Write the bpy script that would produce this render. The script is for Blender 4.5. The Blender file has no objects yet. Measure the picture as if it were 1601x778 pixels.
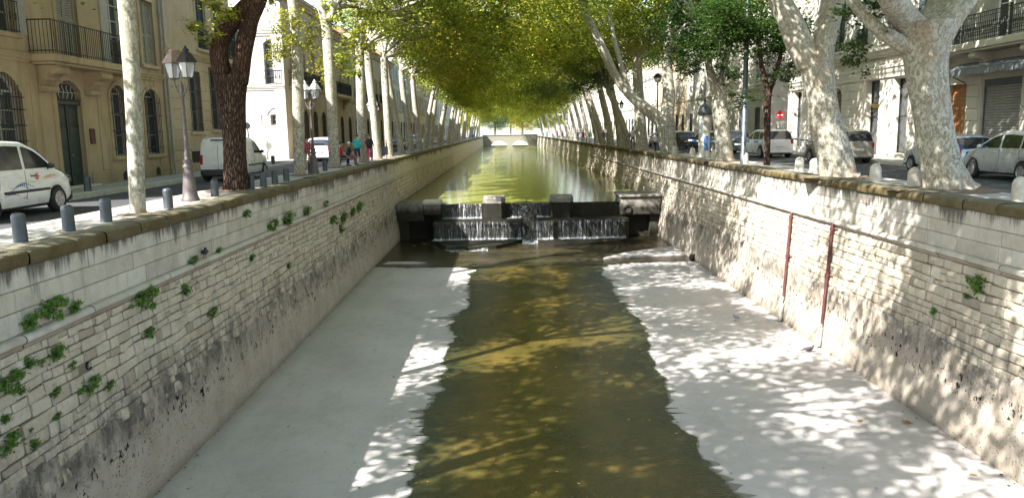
import bpy, math, random
import numpy as np
from mathutils import Vector, Matrix

random.seed(7)
rng = np.random.default_rng(11)
S = bpy.context.scene
COL = S.collection
PI = math.pi

# ---------------------------------------------------------------- camera
CAM_H = 1.75
F_PX, CX, CY, IMG_W = 1203.0, 800.5, 389.0, 1601.0
_pitch, _roll, _yaw = math.radians(8.7), math.radians(1.0), math.radians(0.32)
CAM_R = (Matrix.Rotation(-_yaw, 3, 'Z') @ Matrix.Rotation(PI / 2 - _pitch, 3, 'X') @ Matrix.Rotation(-_roll, 3, 'Z'))
cd = bpy.data.cameras.new('camera')
cd.sensor_width = 36.0
cd.lens = 36.0 * F_PX / IMG_W
cd.clip_start = 0.1
cd.clip_end = 5000
cam = bpy.data.objects.new('camera', cd)
COL.objects.link(cam)
cam.matrix_world = Matrix.Translation((0, 0, CAM_H)) @ CAM_R.to_4x4()
S.camera = cam

# ---------------------------------------------------------------- light
SUN_EL = math.radians(43.8)
SUN_TRAVEL = Vector((0.75, 0.66, 0)).normalized() * math.cos(SUN_EL) + Vector((0, 0, -math.sin(SUN_EL)))
w = bpy.data.worlds.new('World')
S.world = w
w.use_nodes = True
_nt = w.node_tree
_sky = _nt.nodes.new('ShaderNodeTexSky')
_sky.sky_type = 'NISHITA'
_sky.sun_disc = False
_sky.sun_elevation = SUN_EL
_sky.sun_rotation = math.atan2(-0.75, -0.66)
_sky.air_density = 1.0
_sky.dust_density = 1.0
_bg = _nt.nodes['Background']
_nt.links.new(_sky.outputs[0], _bg.inputs[0])
_bg.inputs[1].default_value = 0.145
sl = bpy.data.lights.new('sun', 'SUN')
sl.energy = 5.0
sl.angle = math.radians(0.53)
sl.color = (1.0, 0.96, 0.90)
so = bpy.data.objects.new('sun', sl)
so.rotation_euler = SUN_TRAVEL.to_track_quat('-Z', 'Y').to_euler()
COL.objects.link(so)
S.view_settings.view_transform = 'Standard'
S.view_settings.look = 'None'
S.view_settings.gamma = 1.0
S.view_settings.exposure = 1.92
S.cycles.max_bounces = 8
S.cycles.diffuse_bounces = 4
S.cycles.glossy_bounces = 3
S.cycles.transmission_bounces = 4
S.cycles.transparent_max_bounces = 8
S.cycles.sample_clamp_indirect = 6
S.cycles.caustics_reflective = False
S.cycles.caustics_refractive = False
S.cycles.use_denoising = True

# ---------------------------------------------------------------- pixel rays: used only to find where a thing stands
def _ray(u, v):
    return CAM_R @ Vector(((u - CX) / F_PX, -(v - CY) / F_PX, -1.0))
def onz(u, v, z=0.0):
    d = _ray(u, v); t = (z - CAM_H) / d.z
    return Vector((0, 0, CAM_H)) + d * t
def onx(u, v, x):
    d = _ray(u, v); t = x / d.x
    return Vector((0, 0, CAM_H)) + d * t
def ony(u, v, y):
    d = _ray(u, v); t = y / d.y
    return Vector((0, 0, CAM_H)) + d * t

# ---------------------------------------------------------------- tagging
def tag(o, label=None, cat=None, group=None, kind=None):
    if label: o['label'] = label
    if cat: o['category'] = cat
    if group: o['group'] = group
    if kind: o['kind'] = kind
    return o
def empty(name, loc=(0, 0, 0), rz=0.0, label=None, cat=None, group=None):
    o = bpy.data.objects.new(name, None)
    o.empty_display_size = 0.2
    o.location = loc
    o.rotation_euler = (0, 0, rz)
    COL.objects.link(o)
    return tag(o, label, cat, group)
def link_mesh(name, me, parent=None, loc=None):
    o = bpy.data.objects.new(name, me)
    COL.objects.link(o)
    if parent is not None: o.parent = parent
    if loc is not None: o.location = loc
    return o
def copy_tree(o, parent=None):
    c = o.copy()
    COL.objects.link(c)
    c.parent = parent
    for ch in list(o.children):
        copy_tree(ch, c)
    return c

# ---------------------------------------------------------------- mesh builder
class MB:
    def __init__(self):
        self.v, self.f, self.m, self.s = [], [], [], []
    def add(self, vs, fs, mat=0, smooth=False):
        b = len(self.v)
        self.v.extend([tuple(p) for p in vs])
        for f in fs:
            self.f.append(tuple(b + i for i in f)); self.m.append(mat); self.s.append(smooth)
        return self
    def quad(self, a, b, c, d, mat=0):
        return self.add([a, b, c, d], [(0, 1, 2, 3)], mat)
    def box(self, x0, x1, y0, y1, z0, z1, mat=0):
        if x0 > x1: x0, x1 = x1, x0
        if y0 > y1: y0, y1 = y1, y0
        if z0 > z1: z0, z1 = z1, z0
        vs = [(x0, y0, z0), (x1, y0, z0), (x1, y1, z0), (x0, y1, z0), (x0, y0, z1), (x1, y0, z1), (x1, y1, z1), (x0, y1, z1)]
        return self.add(vs, [(0, 3, 2, 1), (4, 5, 6, 7), (0, 1, 5, 4), (1, 2, 6, 5), (2, 3, 7, 6), (3, 0, 4, 7)], mat)
    def cbox(self, x0, x1, y0, y1, z0, z1, b=0.02, mat=0):
        # box with chamfered edges
        if x0 > x1: x0, x1 = x1, x0
        if y0 > y1: y0, y1 = y1, y0
        if z0 > z1: z0, z1 = z1, z0
        b = min(b, (x1 - x0) * .45, (y1 - y0) * .45, (z1 - z0) * .45)
        vs, idx = [], {}
        for i, x in enumerate((x0, x1)):
            for j, y in enumerate((y0, y1)):
                for k, z in enumerate((z0, z1)):
                    dx, dy, dz = (b if i == 0 else -b), (b if j == 0 else -b), (b if k == 0 else -b)
                    idx[i, j, k] = len(vs)
                    vs += [(x, y + dy, z + dz), (x + dx, y, z + dz), (x + dx, y + dy, z)]
        I = idx
        fs = []
        for i in (0, 1):
            q = [I[i, 0, 0], I[i, 1, 0], I[i, 1, 1], I[i, 0, 1]]
            fs.append(tuple(q if i else q[::-1]))
        for j in (0, 1):
            q = [I[0, j, 0] + 1, I[1, j, 0] + 1, I[1, j, 1] + 1, I[0, j, 1] + 1]
            fs.append(tuple(q[::-1] if j else q))
        for k in (0, 1):
            q = [I[0, 0, k] + 2, I[1, 0, k] + 2, I[1, 1, k] + 2, I[0, 1, k] + 2]
            fs.append(tuple(q if k else q[::-1]))
        for j in (0, 1):
            for k in (0, 1):
                a, c = I[0, j, k], I[1, j, k]
                q = [a + 1, c + 1, c + 2, a + 2]
                fs.append(tuple(q if j != k else q[::-1]) if False else tuple(q if (j ^ k) else q[::-1]))
        for i in (0, 1):
            for k in (0, 1):
                a, c = I[i, 0, k], I[i, 1, k]
                q = [a, c, c + 2, a + 2]
                fs.append(tuple(q[::-1] if (i ^ k) else q))
        for i in (0, 1):
            for j in (0, 1):
                a, c = I[i, j, 0], I[i, j, 1]
                q = [a, c, c + 1, a + 1]
                fs.append(tuple(q if (i ^ j) else q[::-1]))
        for i in (0, 1):
            for j in (0, 1):
                for k in (0, 1):
                    a = I[i, j, k]
                    fs.append((a, a + 1, a + 2) if (i ^ j ^ k) else (a + 2, a + 1, a))
        return self.add(vs, fs, mat)
    def prism(self, poly, axis, a, b, mat=0, smooth=False):
        # polygon (list of 2-tuples) extruded along an axis: 'x' -> (y,z), 'y' -> (x,z), 'z' -> (x,y)
        n = len(poly)
        def P(p, t):
            return {'x': (t, p[0], p[1]), 'y': (p[0], t, p[1]), 'z': (p[0], p[1], t)}[axis]
        vs = [P(p, a) for p in poly] + [P(p, b) for p in poly]
        fs = [tuple(range(n))[::-1], tuple(range(n, 2 * n))]
        self.add(vs, fs, mat)
        self.add(vs, [(i, (i + 1) % n, n + (i + 1) % n, n + i) for i in range(n)], mat, smooth)
        return self
    def tube(self, pts, radii, n=8, mat=0, smooth=True, caps=True, jitter=0.0, lobes=None):
        pts = [Vector(p) for p in pts]
        if isinstance(radii, (int, float)): radii = [radii] * len(pts)
        rings, vs = [], []
        up = None
        for i, p in enumerate(pts):
            t = (pts[min(i + 1, len(pts) - 1)] - pts[max(i - 1, 0)])
            if t.length < 1e-9: t = Vector((0, 0, 1))
            t.normalize()
            if up is None:
                up = Vector((1, 0, 0)) if abs(t.x) < .9 else Vector((0, 1, 0))
            a = (up - t * up.dot(t)).normalized()
            b = t.cross(a)
            up = a
            ring = []
            for k in range(n):
                th = 2 * PI * k / n
                r = radii[i]
                if lobes: r *= lobes(i, th)
                if jitter: r *= 1 + random.uniform(-jitter, jitter)
                ring.append(len(vs)); vs.append(p + (a * math.cos(th) + b * math.sin(th)) * r)
            rings.append(ring)
        fs = []
        for i in range(len(rings) - 1):
            A, B = rings[i], rings[i + 1]
            for k in range(n):
                fs.append((A[k], A[(k + 1) % n], B[(k + 1) % n], B[k]))
        self.add(vs, fs, mat, smooth)
        if caps:
            self.add([vs[i] for i in rings[0]], [tuple(range(n))[::-1]], mat)
            self.add([vs[i] for i in rings[-1]], [tuple(range(n))], mat)
        return self
    def lathe(self, prof, n=16, c=(0, 0, 0), mat=0, smooth=True):
        vs, fs = [], []
        for r, z in prof:
            for k in range(n):
                th = 2 * PI * k / n
                vs.append((c[0] + r * math.cos(th), c[1] + r * math.sin(th), c[2] + z))
        for i in range(len(prof) - 1):
            for k in range(n):
                fs.append((i * n + k, i * n + (k + 1) % n, (i + 1) * n + (k + 1) % n, (i + 1) * n + k))
        self.add(vs, fs, mat, smooth)
        self.add(vs[:n], [tuple(range(n))[::-1]], mat)
        self.add(vs[-n:], [tuple(range(n))], mat)
        return self
    def ball(self, c, r, n=8, mat=0):
        rx, ry, rz = (r, r, r) if isinstance(r, (int, float)) else r
        vs, fs = [], []
        m = max(4, n // 2 + 1)
        for i in range(m + 1):
            ph = PI * i / m - PI / 2
            cr = max(math.cos(ph), 1e-3)
            for k in range(n):
                th = 2 * PI * k / n
                vs.append((c[0] + rx * cr * math.cos(th), c[1] + ry * cr * math.sin(th), c[2] + rz * math.sin(ph)))
        for i in range(m):
            for k in range(n):
                fs.append((i * n + k, i * n + (k + 1) % n, (i + 1) * n + (k + 1) % n, (i + 1) * n + k))
        return self.add(vs, fs, mat, True)
    def mesh(self, name, mats):
        me = bpy.data.meshes.new(name)
        me.from_pydata(self.v, [], self.f)
        if not isinstance(mats, (list, tuple)): mats = [mats]
        for m in mats: me.materials.append(m)
        me.polygons.foreach_set('material_index', self.m)
        me.polygons.foreach_set('use_smooth', self.s)
        me.update()
        return me
    def build(self, name, mats, parent=None, loc=None):
        return link_mesh(name, self.mesh(name, mats), parent, loc)

# ---------------------------------------------------------------- node helper
class G:
    def __init__(self, name):
        self.m = bpy.data.materials.new(name)
        self.m.use_nodes = True
        self.nt = self.m.node_tree
        self.b = self.nt.nodes['Principled BSDF']
        self.out = self.nt.nodes['Material Output']
    def put(self, sock, v):
        if isinstance(v, bpy.types.NodeSocket): self.nt.links.new(v, sock)
        elif v is not None:
            if isinstance(v, (tuple, list)) and len(v) == 3 and sock.type == 'RGBA': v = (*v, 1.0)
            sock.default_value = v
    def node(self, t, props=None, **ins):
        n = self.nt.nodes.new(t)
        for k, v in (props or {}).items(): setattr(n, k, v)
        for k, v in ins.items():
            self.put(n.inputs[k.replace('_', ' ')], v)
        return n
    def pos(self): return self.node('ShaderNodeNewGeometry').outputs['Position']
    def objc(self): return self.node('ShaderNodeTexCoord').outputs['Object']
    def island(self): return self.node('ShaderNodeNewGeometry').outputs['Random Per Island']
    def orand(self): return self.node('ShaderNodeObjectInfo').outputs['Random']
    def anyrand(self):
        return self.math('FRACT', self.math('ADD', self.math('MULTIPLY', self.island(), 7.31), self.math('MULTIPLY', self.orand(), 3.7)))
    def vmul(self, v, s):
        n = self.node('ShaderNodeVectorMath', {'operation': 'MULTIPLY'})
        self.put(n.inputs[0], v); n.inputs[1].default_value = s
        return n.outputs[0]
    def noise(self, vec, scale, detail=4, rough=.55, dist=0.0):
        n = self.node('ShaderNodeTexNoise', None, Vector=vec, Scale=scale, Detail=detail, Roughness=rough, Distortion=dist)
        return n.outputs['Fac']
    def voro(self, vec, scale, feature='F1', out='Distance', rnd=1.0):
        n = self.node('ShaderNodeTexVoronoi', {'feature': feature}, Vector=vec, Scale=scale, Randomness=rnd)
        return n.outputs[out]
    def wave(self, vec, scale, dist=2, axis='X'):
        n = self.node('ShaderNodeTexWave', {'bands_direction': axis}, Vector=vec, Scale=scale, Distortion=dist)
        return n.outputs['Fac']
    def math(self, op, a, b=None, clamp=False):
        n = self.nt.nodes.new('ShaderNodeMath'); n.operation = op; n.use_clamp = clamp
        self.put(n.inputs[0], a)
        if b is not None: self.put(n.inputs[1], b)
        return n.outputs[0]
    def mr(self, v, a, b, c=0.0, d=1.0, smooth=False):
        n = self.nt.nodes.new('ShaderNodeMapRange')
        if smooth: n.interpolation_type = 'SMOOTHSTEP'
        for i, x in enumerate((v, a, b, c, d)): self.put(n.inputs[i], x)
        return n.outputs[0]
    def sep(self, v):
        n = self.node('ShaderNodeSeparateXYZ', None, Vector=v)
        return n.outputs
    def mix(self, f, a, b, blend='MIX'):
        n = self.nt.nodes.new('ShaderNodeMix'); n.data_type = 'RGBA'; n.blend_type = blend
        self.put(n.inputs['Factor'], f)
        self.put(n.inputs[6], a); self.put(n.inputs[7], b)
        return n.outputs[2]
    def ramp(self, f, stops, interp='LINEAR'):
        n = self.nt.nodes.new('ShaderNodeValToRGB')
        n.color_ramp.interpolation = interp
        e = n.color_ramp.elements
        while len(e) < len(stops): e.new(.5)
        for i, (p, c) in enumerate(stops):
            e[i].position = p
            e[i].color = (*c, 1) if len(c) == 3 else c
        self.put(n.inputs[0], f)
        return n.outputs[0]
    def bump(self, h, strength=.3, dist=.02, normal=None):
        n = self.node('ShaderNodeBump', None, Height=h, Strength=strength, Distance=dist)
        if normal is not None: self.put(n.inputs['Normal'], normal)
        return n.outputs[0]
    def fin(self, col=None, rough=.7, metal=0.0, spec=.5, normal=None, **kw):
        if col is not None: self.put(self.b.inputs['Base Color'], col)
        self.put(self.b.inputs['Roughness'], rough)
        self.put(self.b.inputs['Metallic'], metal)
        self.put(self.b.inputs['Specular IOR Level'], spec)
        if normal is not None: self.put(self.b.inputs['Normal'], normal)
        for k, v in kw.items(): self.put(self.b.inputs[k.replace('_', ' ')], v)
        return self.m

def simple(name, col, rough=.6, metal=0.0, spec=.5, var=.25, scale=6.0, bump=.0, **kw):
    # one paint or fabric with a little worn variation
    g = G(name)
    n = g.noise(g.objc(), scale, 5, .6)
    c = g.mix(g.mr(n, .3, .7), tuple(x * (1 - var) for x in col), tuple(min(1, x * (1 + var)) for x in col))
    nm = g.bump(g.noise(g.objc(), scale * 6, 4), bump, .01) if bump else None
    return g.fin(c, rough, metal, spec, nm, **kw)

M = {}
# ================================================================ materials
def make_wall_stone():
    g = G('pale limestone rubble')
    p = g.pos(); z = g.sep(p)[2]
    r = g.anyrand()
    c = g.ramp(r, [(0, (.50, .43, .335)), (.35, (.57, .50, .40)), (.6, (.53, .45, .345)), (.8, (.61, .545, .45)), (.93, (.42, .345, .26)), (1, (.34, .285, .225))])
    n1 = g.noise(p, 2.2, 6, .6); n2 = g.noise(p, 14, 5, .65)
    c = g.mix(g.mr(n1, .38, .72, 0, .55), c, (.30, .26, .21))
    c = g.mix(g.mr(n2, .52, .75, 0, .5), c, (.22, .19, .15))
    c = g.mix(g.mr(g.noise(p, 45, 3), .55, .8, 0, .35), c, (.60, .57, .52))
    # the black tide band above the render
    band = g.math('MULTIPLY', g.mr(z, -2.55, -3.35, 0, 1), g.mr(g.noise(g.vmul(p, (1, 1, .45)), 3.0, 6, .7), .42, .62))
    c = g.mix(g.math('MULTIPLY', band, .8), c, (.085, .075, .065))
    st = g.noise(g.vmul(p, (1, 1, .12)), 5, 5, .6)
    c = g.mix(g.mr(st, .58, .78, 0, .45), c, (.23, .20, .16))
    h = g.math('ADD', g.math('MULTIPLY', n2, .7), g.math('MULTIPLY', g.noise(p, 60, 3), .3))
    return g.fin(c, .88, spec=.2, normal=g.bump(h, .55, .03))
def make_mortar():
    g = G('dark lime mortar')
    p = g.pos()
    c = g.mix(g.noise(p, 8, 5), (.17, .135, .10), (.28, .235, .18))
    return g.fin(c, .95, spec=.1, normal=g.bump(g.noise(p, 40, 4), .6, .02))
def make_parapet():
    g = G('weathered ashlar')
    p = g.pos(); z = g.sep(p)[2]
    c = g.ramp(g.anyrand(), [(0, (.50, .46, .40)), (.4, (.58, .54, .48)), (.7, (.54, .49, .42)), (1, (.46, .41, .35))])
    n1 = g.noise(p, 1.6, 6, .62); n2 = g.noise(p, 11, 5, .6)
    c = g.mix(g.mr(n1, .42, .7, 0, .6), c, (.31, .27, .22))
    c = g.mix(g.mr(n2, .5, .75, 0, .35), c, (.62, .60, .57))
    # black lichen drips running down from under the coping
    dr = g.noise(g.vmul(p, (1, 1, .09)), 3.4, 6, .72)
    fine = g.noise(g.vmul(p, (1, 1, .06)), 14, 5, .7)
    area = g.noise(p, .42, 2, .5)
    reach = g.math('ADD', g.math('ADD', g.math('MULTIPLY', dr, 1.0), g.math('MULTIPLY', fine, .55)), g.math('MULTIPLY', area, .9))
    dep = g.mr(z, -.18, -1.25, 0, 1)
    m = g.mr(g.math('SUBTRACT', reach, g.math('MULTIPLY', dep, .8)), 1.02, 1.20, 0, .85)
    c = g.mix(m, c, (.075, .068, .056))
    gs = g.noise(g.vmul(p, (1, 1, .1)), 7, 5, .65)
    c = g.mix(g.mr(gs, .56, .76, 0, .55), c, (.25, .22, .18))
    return g.fin(c, .9, spec=.15, normal=g.bump(g.math('ADD', n2, g.noise(p, 50, 3)), .35, .02))
def make_coping():
    g = G('mossy coping')
    p = g.pos()
    n1 = g.noise(p, 1.3, 5, .6); n2 = g.noise(p, 9, 6, .65); n3 = g.noise(p, 35, 4, .6)
    c = g.ramp(g.math('ADD', g.math('MULTIPLY', n1, .6), g.math('MULTIPLY', n2, .4)),
               [(.32, (.060, .048, .018)), (.46, (.115, .085, .034)), (.58, (.15, .115, .062)), (.68, (.095, .078, .026)), (.78, (.26, .23, .18))])
    c = g.mix(g.mr(n3, .5, .75, 0, .6), c, (.05, .045, .03))
    c = g.mix(g.mr(g.orand(), .0, 1, 0, .35), c, (.20, .18, .14))
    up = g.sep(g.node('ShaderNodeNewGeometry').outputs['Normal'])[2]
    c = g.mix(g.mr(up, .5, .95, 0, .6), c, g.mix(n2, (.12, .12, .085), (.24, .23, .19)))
    return g.fin(c, .95, spec=.1, normal=g.bump(g.math('ADD', n2, n3), .8, .03))
def make_torus():
    g = G('string course stone')
    p = g.pos()
    n2 = g.noise(p, 8, 5, .6); n3 = g.noise(p, 3, 4)
    c = g.ramp(g.anyrand(), [(0, (.46, .43, .38)), (1, (.54, .51, .46))])
    c = g.mix(g.mr(n3, .45, .7, 0, .6), c, (.36, .30, .24))
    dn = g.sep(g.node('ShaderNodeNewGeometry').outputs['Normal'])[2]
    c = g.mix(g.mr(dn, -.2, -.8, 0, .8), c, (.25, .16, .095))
    return g.fin(c, .9, spec=.15, normal=g.bump(g.math('ADD', n2, g.noise(p, 40, 3)), .4, .02))
def make_render():
    g = G('pitted cement render')
    p = g.pos(); z = g.sep(p)[2]
    n1 = g.noise(p, 1.1, 5, .6); n2 = g.noise(p, 7, 6, .7); n3 = g.noise(p, 28, 4, .65)
    c = g.mix(g.mr(n1, .35, .65), (.41, .35, .28), (.50, .44, .37))
    c = g.mix(g.mr(n3, .5, .72, 0, .45), c, (.50, .46, .41))
    # pits: small sharp dark holes
    v = g.voro(g.vmul(p, (1, 1, .75)), 17)
    pit = g.math('MULTIPLY', g.mr(v, .16, .26, 1, 0), g.mr(g.noise(p, 5, 3), .45, .55))
    c = g.mix(g.math('MULTIPLY', pit, .75), c, (.09, .07, .05))
    # black algae band near its top edge with peeled black holes
    low = g.math('ADD', z, g.math('MULTIPLY', g.math('SUBTRACT', n2, .5), 1.1))
    b1 = g.mr(low, -4.35, -3.55, 0, 1, True)
    b2 = g.mr(g.noise(g.vmul(p, (1, 1, .6)), 1.7, 6, .7), .38, .6)
    c = g.mix(g.math('MULTIPLY', g.math('MULTIPLY', b1, b2), .88), c, (.085, .078, .07))
    ring = g.math('MULTIPLY', g.mr(low, -4.5, -4.25, 0, 1), g.mr(low, -3.6, -4.0, 0, 1))
    blot = g.mr(g.noise(g.vmul(p, (1, 1, .8)), 6.5, 4, .6), .57, .63)
    c = g.mix(g.math('MULTIPLY', ring, blot), c, (.02, .018, .016))
    c = g.mix(g.mr(z, -5.15, -5.42, 0, .55), c, (.15, .125, .09))
    h = g.math('SUBTRACT', g.math('ADD', n2, g.math('MULTIPLY', n3, .5)), g.math('MULTIPLY', pit, .8))
    return g.fin(c, .95, spec=.1, normal=g.bump(h, .9, .045))
def make_concrete():
    g = G('canal bed concrete')
    p = g.pos()
    n1 = g.noise(p, .35, 6, .6); n2 = g.noise(p, 3.2, 7, .65); n3 = g.noise(p, 60, 3)
    c = g.mix(g.mr(n1, .35, .68), (.435, .405, .40), (.525, .49, .485))
    c = g.mix(g.mr(n2, .5, .72, 0, .4), c, (.33, .32, .295))
    c = g.mix(g.mr(g.noise(g.vmul(p, (.6, .12, 1)), 1.4, 5), .55, .7, 0, .3), c, (.52, .51, .49))
    c = g.mix(g.mr(n3, .55, .8, 0, .3), c, (.28, .27, .25))
    # a few hairline cracks and little stains
    cr = g.voro(g.node('ShaderNodeVectorMath', {'operation': 'ADD'}, ).outputs[0], 1) if False else g.voro(g.mix(.06, p, g.node('ShaderNodeTexNoise', None, Vector=p, Scale=2.5).outputs['Color']), .33, 'DISTANCE_TO_EDGE')
    c = g.mix(g.mr(cr, .0012, .003, .22, 0), c, (.20, .19, .17))
    silt = g.noise(g.vmul(p, (1, .45, 1)), .8, 7, .72)
    c = g.mix(g.mr(silt, .50, .70, 0, .42), c, (.30, .275, .23))
    c = g.mix(g.mr(g.noise(g.vmul(p, (1.3, .5, 1)), 6, 5, .7), .58, .72, 0, .35), c, (.26, .24, .20))
    sp = g.voro(p, 1.9)
    c = g.mix(g.mr(sp, .012, .03, .75, 0), c, (.12, .09, .06))
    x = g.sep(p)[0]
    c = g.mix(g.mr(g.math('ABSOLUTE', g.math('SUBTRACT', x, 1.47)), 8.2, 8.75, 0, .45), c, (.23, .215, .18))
    return g.fin(c, .8, spec=.25, normal=g.bump(g.math('ADD', n3, n2), .12, .01))
def make_stream():
    g = G('shallow stream over algae')
    p = g.pos()
    n1 = g.noise(g.vmul(p, (1, .5, 1)), .55, 6, .6); n2 = g.noise(g.vmul(p, (1, .55, 1)), 4.5, 6, .7)
    n3 = g.noise(g.vmul(p, (1, .4, 1)), 24, 4, .65)
    c = g.ramp(n1, [(.3, (.040, .032, .008)), (.5, (.080, .060, .014)), (.7, (.13, .088, .022))])
    c = g.mix(g.mr(n2, .45, .7, 0, .65), c, (.055, .052, .013))
    c = g.mix(g.mr(n3, .52, .72, 0, .5), c, (.14, .11, .036))
    e = g.node('ShaderNodeAttribute', {'attribute_name': 'edge'}).outputs['Fac']
    c = g.mix(g.math('MULTIPLY', g.mr(e, 0, 1), .85), c, (.025, .034, .016))
    wet = g.mr(e, 1.0, 1.5)
    c = g.mix(wet, c, g.mix(g.noise(p, 9, 4), (.15, .15, .13), (.24, .235, .21)))
    rip = g.noise(g.vmul(p, (1, 2.6, 1)), 6.5, 3, .5, .8)
    rip2 = g.noise(g.vmul(p, (1, 2.2, 1)), 22, 2, .5)
    nm = g.bump(g.math('ADD', rip, g.math('MULTIPLY', rip2, .35)), .30, .05)
    return g.fin(c, g.mr(wet, 0, 1, .15, .5), spec=.24, normal=nm)
def make_canal_water():
    g = G('green canal water')
    p = g.pos()
    n = g.noise(p, .12, 3)
    c = g.mix(g.mr(n, .35, .65), (.17, .185, .05), (.24, .245, .075))
    rip = g.noise(g.vmul(p, (1, .55, 1)), 1.6, 3, .5)
    rip2 = g.noise(g.vmul(p, (1.0, .6, 1)), 7, 2)
    nm = g.bump(g.math('ADD', rip, g.math('MULTIPLY', rip2, .35)), .2, .05)
    return g.fin(c, .11, spec=.16, normal=nm)
def make_wet_stone():
    g = G('wet black weir stone')
    p = g.pos()
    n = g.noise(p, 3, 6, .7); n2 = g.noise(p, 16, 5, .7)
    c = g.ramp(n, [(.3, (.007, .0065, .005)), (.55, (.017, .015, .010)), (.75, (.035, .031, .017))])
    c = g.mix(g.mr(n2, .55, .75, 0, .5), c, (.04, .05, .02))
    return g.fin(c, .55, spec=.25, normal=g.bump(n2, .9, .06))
def make_fall():
    g = G('falling water')
    p = g.pos()
    s = g.noise(g.vmul(p, (1, .4, .05)), 11, 4, .7, .3)
    s2 = g.noise(g.vmul(p, (1, .4, .22)), 22, 4, .65)
    zz = g.node('ShaderNodeAttribute', {'attribute_name': 'foam'}).outputs['Fac']
    f = g.mr(g.math('ADD', g.math('MULTIPLY', s, .65), g.math('MULTIPLY', s2, .35)), .47, .68)
    f = g.math('ADD', g.math('MULTIPLY', f, .8), zz, True)
    c = g.mix(f, (.05, .06, .07), (.80, .84, .88))
    a = g.math('ADD', g.math('MULTIPLY', f, .75), .06, True)
    return g.fin(c, .2, spec=.5, normal=g.bump(s2, .5, .05), Alpha=a)
def make_foam():
    g = G('white foam')
    p = g.pos()
    n = g.noise(p, 9, 5, .7)
    return g.fin((.78, .82, .84), .5, Alpha=g.mr(n, .48, .62, 0, .8))
def make_basin():
    g = G('dark shallow basin water')
    p = g.pos()
    n1 = g.noise(g.vmul(p, (.5, 1, 1)), .8, 6, .65); n2 = g.noise(g.vmul(p, (.5, 1, 1)), 5, 5, .7)
    c = g.ramp(n1, [(.34, (.014, .012, .008)), (.5, (.030, .026, .013)), (.66, (.062, .050, .022))])
    c = g.mix(g.mr(n2, .5, .74, 0, .5), c, (.10, .085, .045))
    rip = g.noise(g.vmul(p, (.7, 1.8, 1)), 5, 4, .6)
    return g.fin(c, .2, spec=.35, normal=g.bump(rip, .5, .05))
def make_asphalt():
    g = G('road asphalt')
    p = g.pos()
    n = g.noise(p, .6, 5, .6); n2 = g.noise(p, 90, 3)
    c = g.mix(g.mr(n, .35, .65), (.050, .051, .056), (.075, .076, .082))
    c = g.mix(g.mr(n2, .55, .75, 0, .6), c, (.12, .12, .125))
    return g.fin(c, .85, spec=.3, normal=g.bump(n2, .3, .01))
def make_pavement():
    g = G('quay paving')
    p = g.pos()
    n = g.noise(p, .9, 5, .6); n2 = g.noise(p, 12, 6, .65)
    c = g.mix(g.mr(n, .35, .65), (.30, .285, .26), (.40, .385, .35))
    c = g.mix(g.mr(n2, .5, .72, 0, .5), c, (.22, .205, .18))
    return g.fin(c, .9, spec=.2, normal=g.bump(n2, .25, .01))
def make_facade(name, a, b, stain, grime=.55):
    g = G(name)
    p = g.pos(); z = g.sep(p)[2]
    n1 = g.noise(p, .55, 6, .62); n2 = g.noise(p, 5, 6, .65)
    c = g.mix(g.mr(n1, .35, .66), a, b)
    c = g.mix(g.mr(g.orand(), 0, 1, 0, .22), c, stain)
    st = g.noise(g.vmul(p, (1, 1, .12)), 2.2, 6, .68)
    c = g.mix(g.mr(st, .53, .74, 0, grime), c, stain)
    c = g.mix(g.mr(n2, .55, .78, 0, .4), c, tuple(x * .62 for x in a))
    c = g.mix(g.math('MULTIPLY', g.mr(g.math('ADD', z, n2), 1.5, .5, 0, .6), g.mr(n1, .35, .6)), c, tuple(x * .5 for x in stain))
    return g.fin(c, .9, spec=.15, normal=g.bump(g.math('ADD', n2, g.noise(p, 40, 3)), .22, .015))
def make_plane_bark():
    g = G('plane tree bark')
    o = g.objc()
    q = g.vmul(o, (1, 1, .62))
    d = g.mix(.12, q, g.node('ShaderNodeTexNoise', None, Vector=q, Scale=7.0).outputs['Color'])
    n1 = g.noise(d, 4.2, 5, .62); n2 = g.noise(d, 15, 5, .65); n3 = g.noise(q, 45, 4)
    cell = g.voro(d, 21, 'F1', 'Color')
    cs = g.sep(cell)[0]
    base = g.ramp(n1, [(.36, (.43, .405, .335)), (.5, (.49, .47, .40)), (.62, (.38, .365, .305))])
    patch = g.mr(g.math('ADD', g.math('MULTIPLY', cs, .34), g.math('MULTIPLY', n2, .8)), .555, .585)
    zz = g.sep(g.pos())[2]
    patch = g.math('MULTIPLY', patch, g.mr(zz, 1.0, 8, 1, .6))
    c = g.mix(patch, base, g.mix(g.sep(cell)[1], (.19, .18, .135), (.30, .275, .215)))
    c = g.mix(g.mr(g.noise(g.vmul(o, (1, 1, .35)), 2.2, 5, .65), .42, .66, 0, .5), c, (.27, .255, .21))
    spot = g.math('MULTIPLY', g.mr(g.noise(d, 22, 4, .6), .60, .66), .7)
    c = g.mix(spot, c, (.15, .13, .09))
    br = g.mr(g.noise(q, 1.3, 3), .56, .7, 0, .5)
    c = g.mix(br, c, (.30, .20, .12))
    c = g.mix(g.math('MULTIPLY', g.mr(zz, .6, 0, 0, .55), g.mr(n2, .4, .6)), c, (.30, .21, .14))
    return g.fin(c, .85, spec=.2, normal=g.bump(g.math('ADD', g.math('MULTIPLY', patch, -.8), n3), .5, .03))
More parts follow.
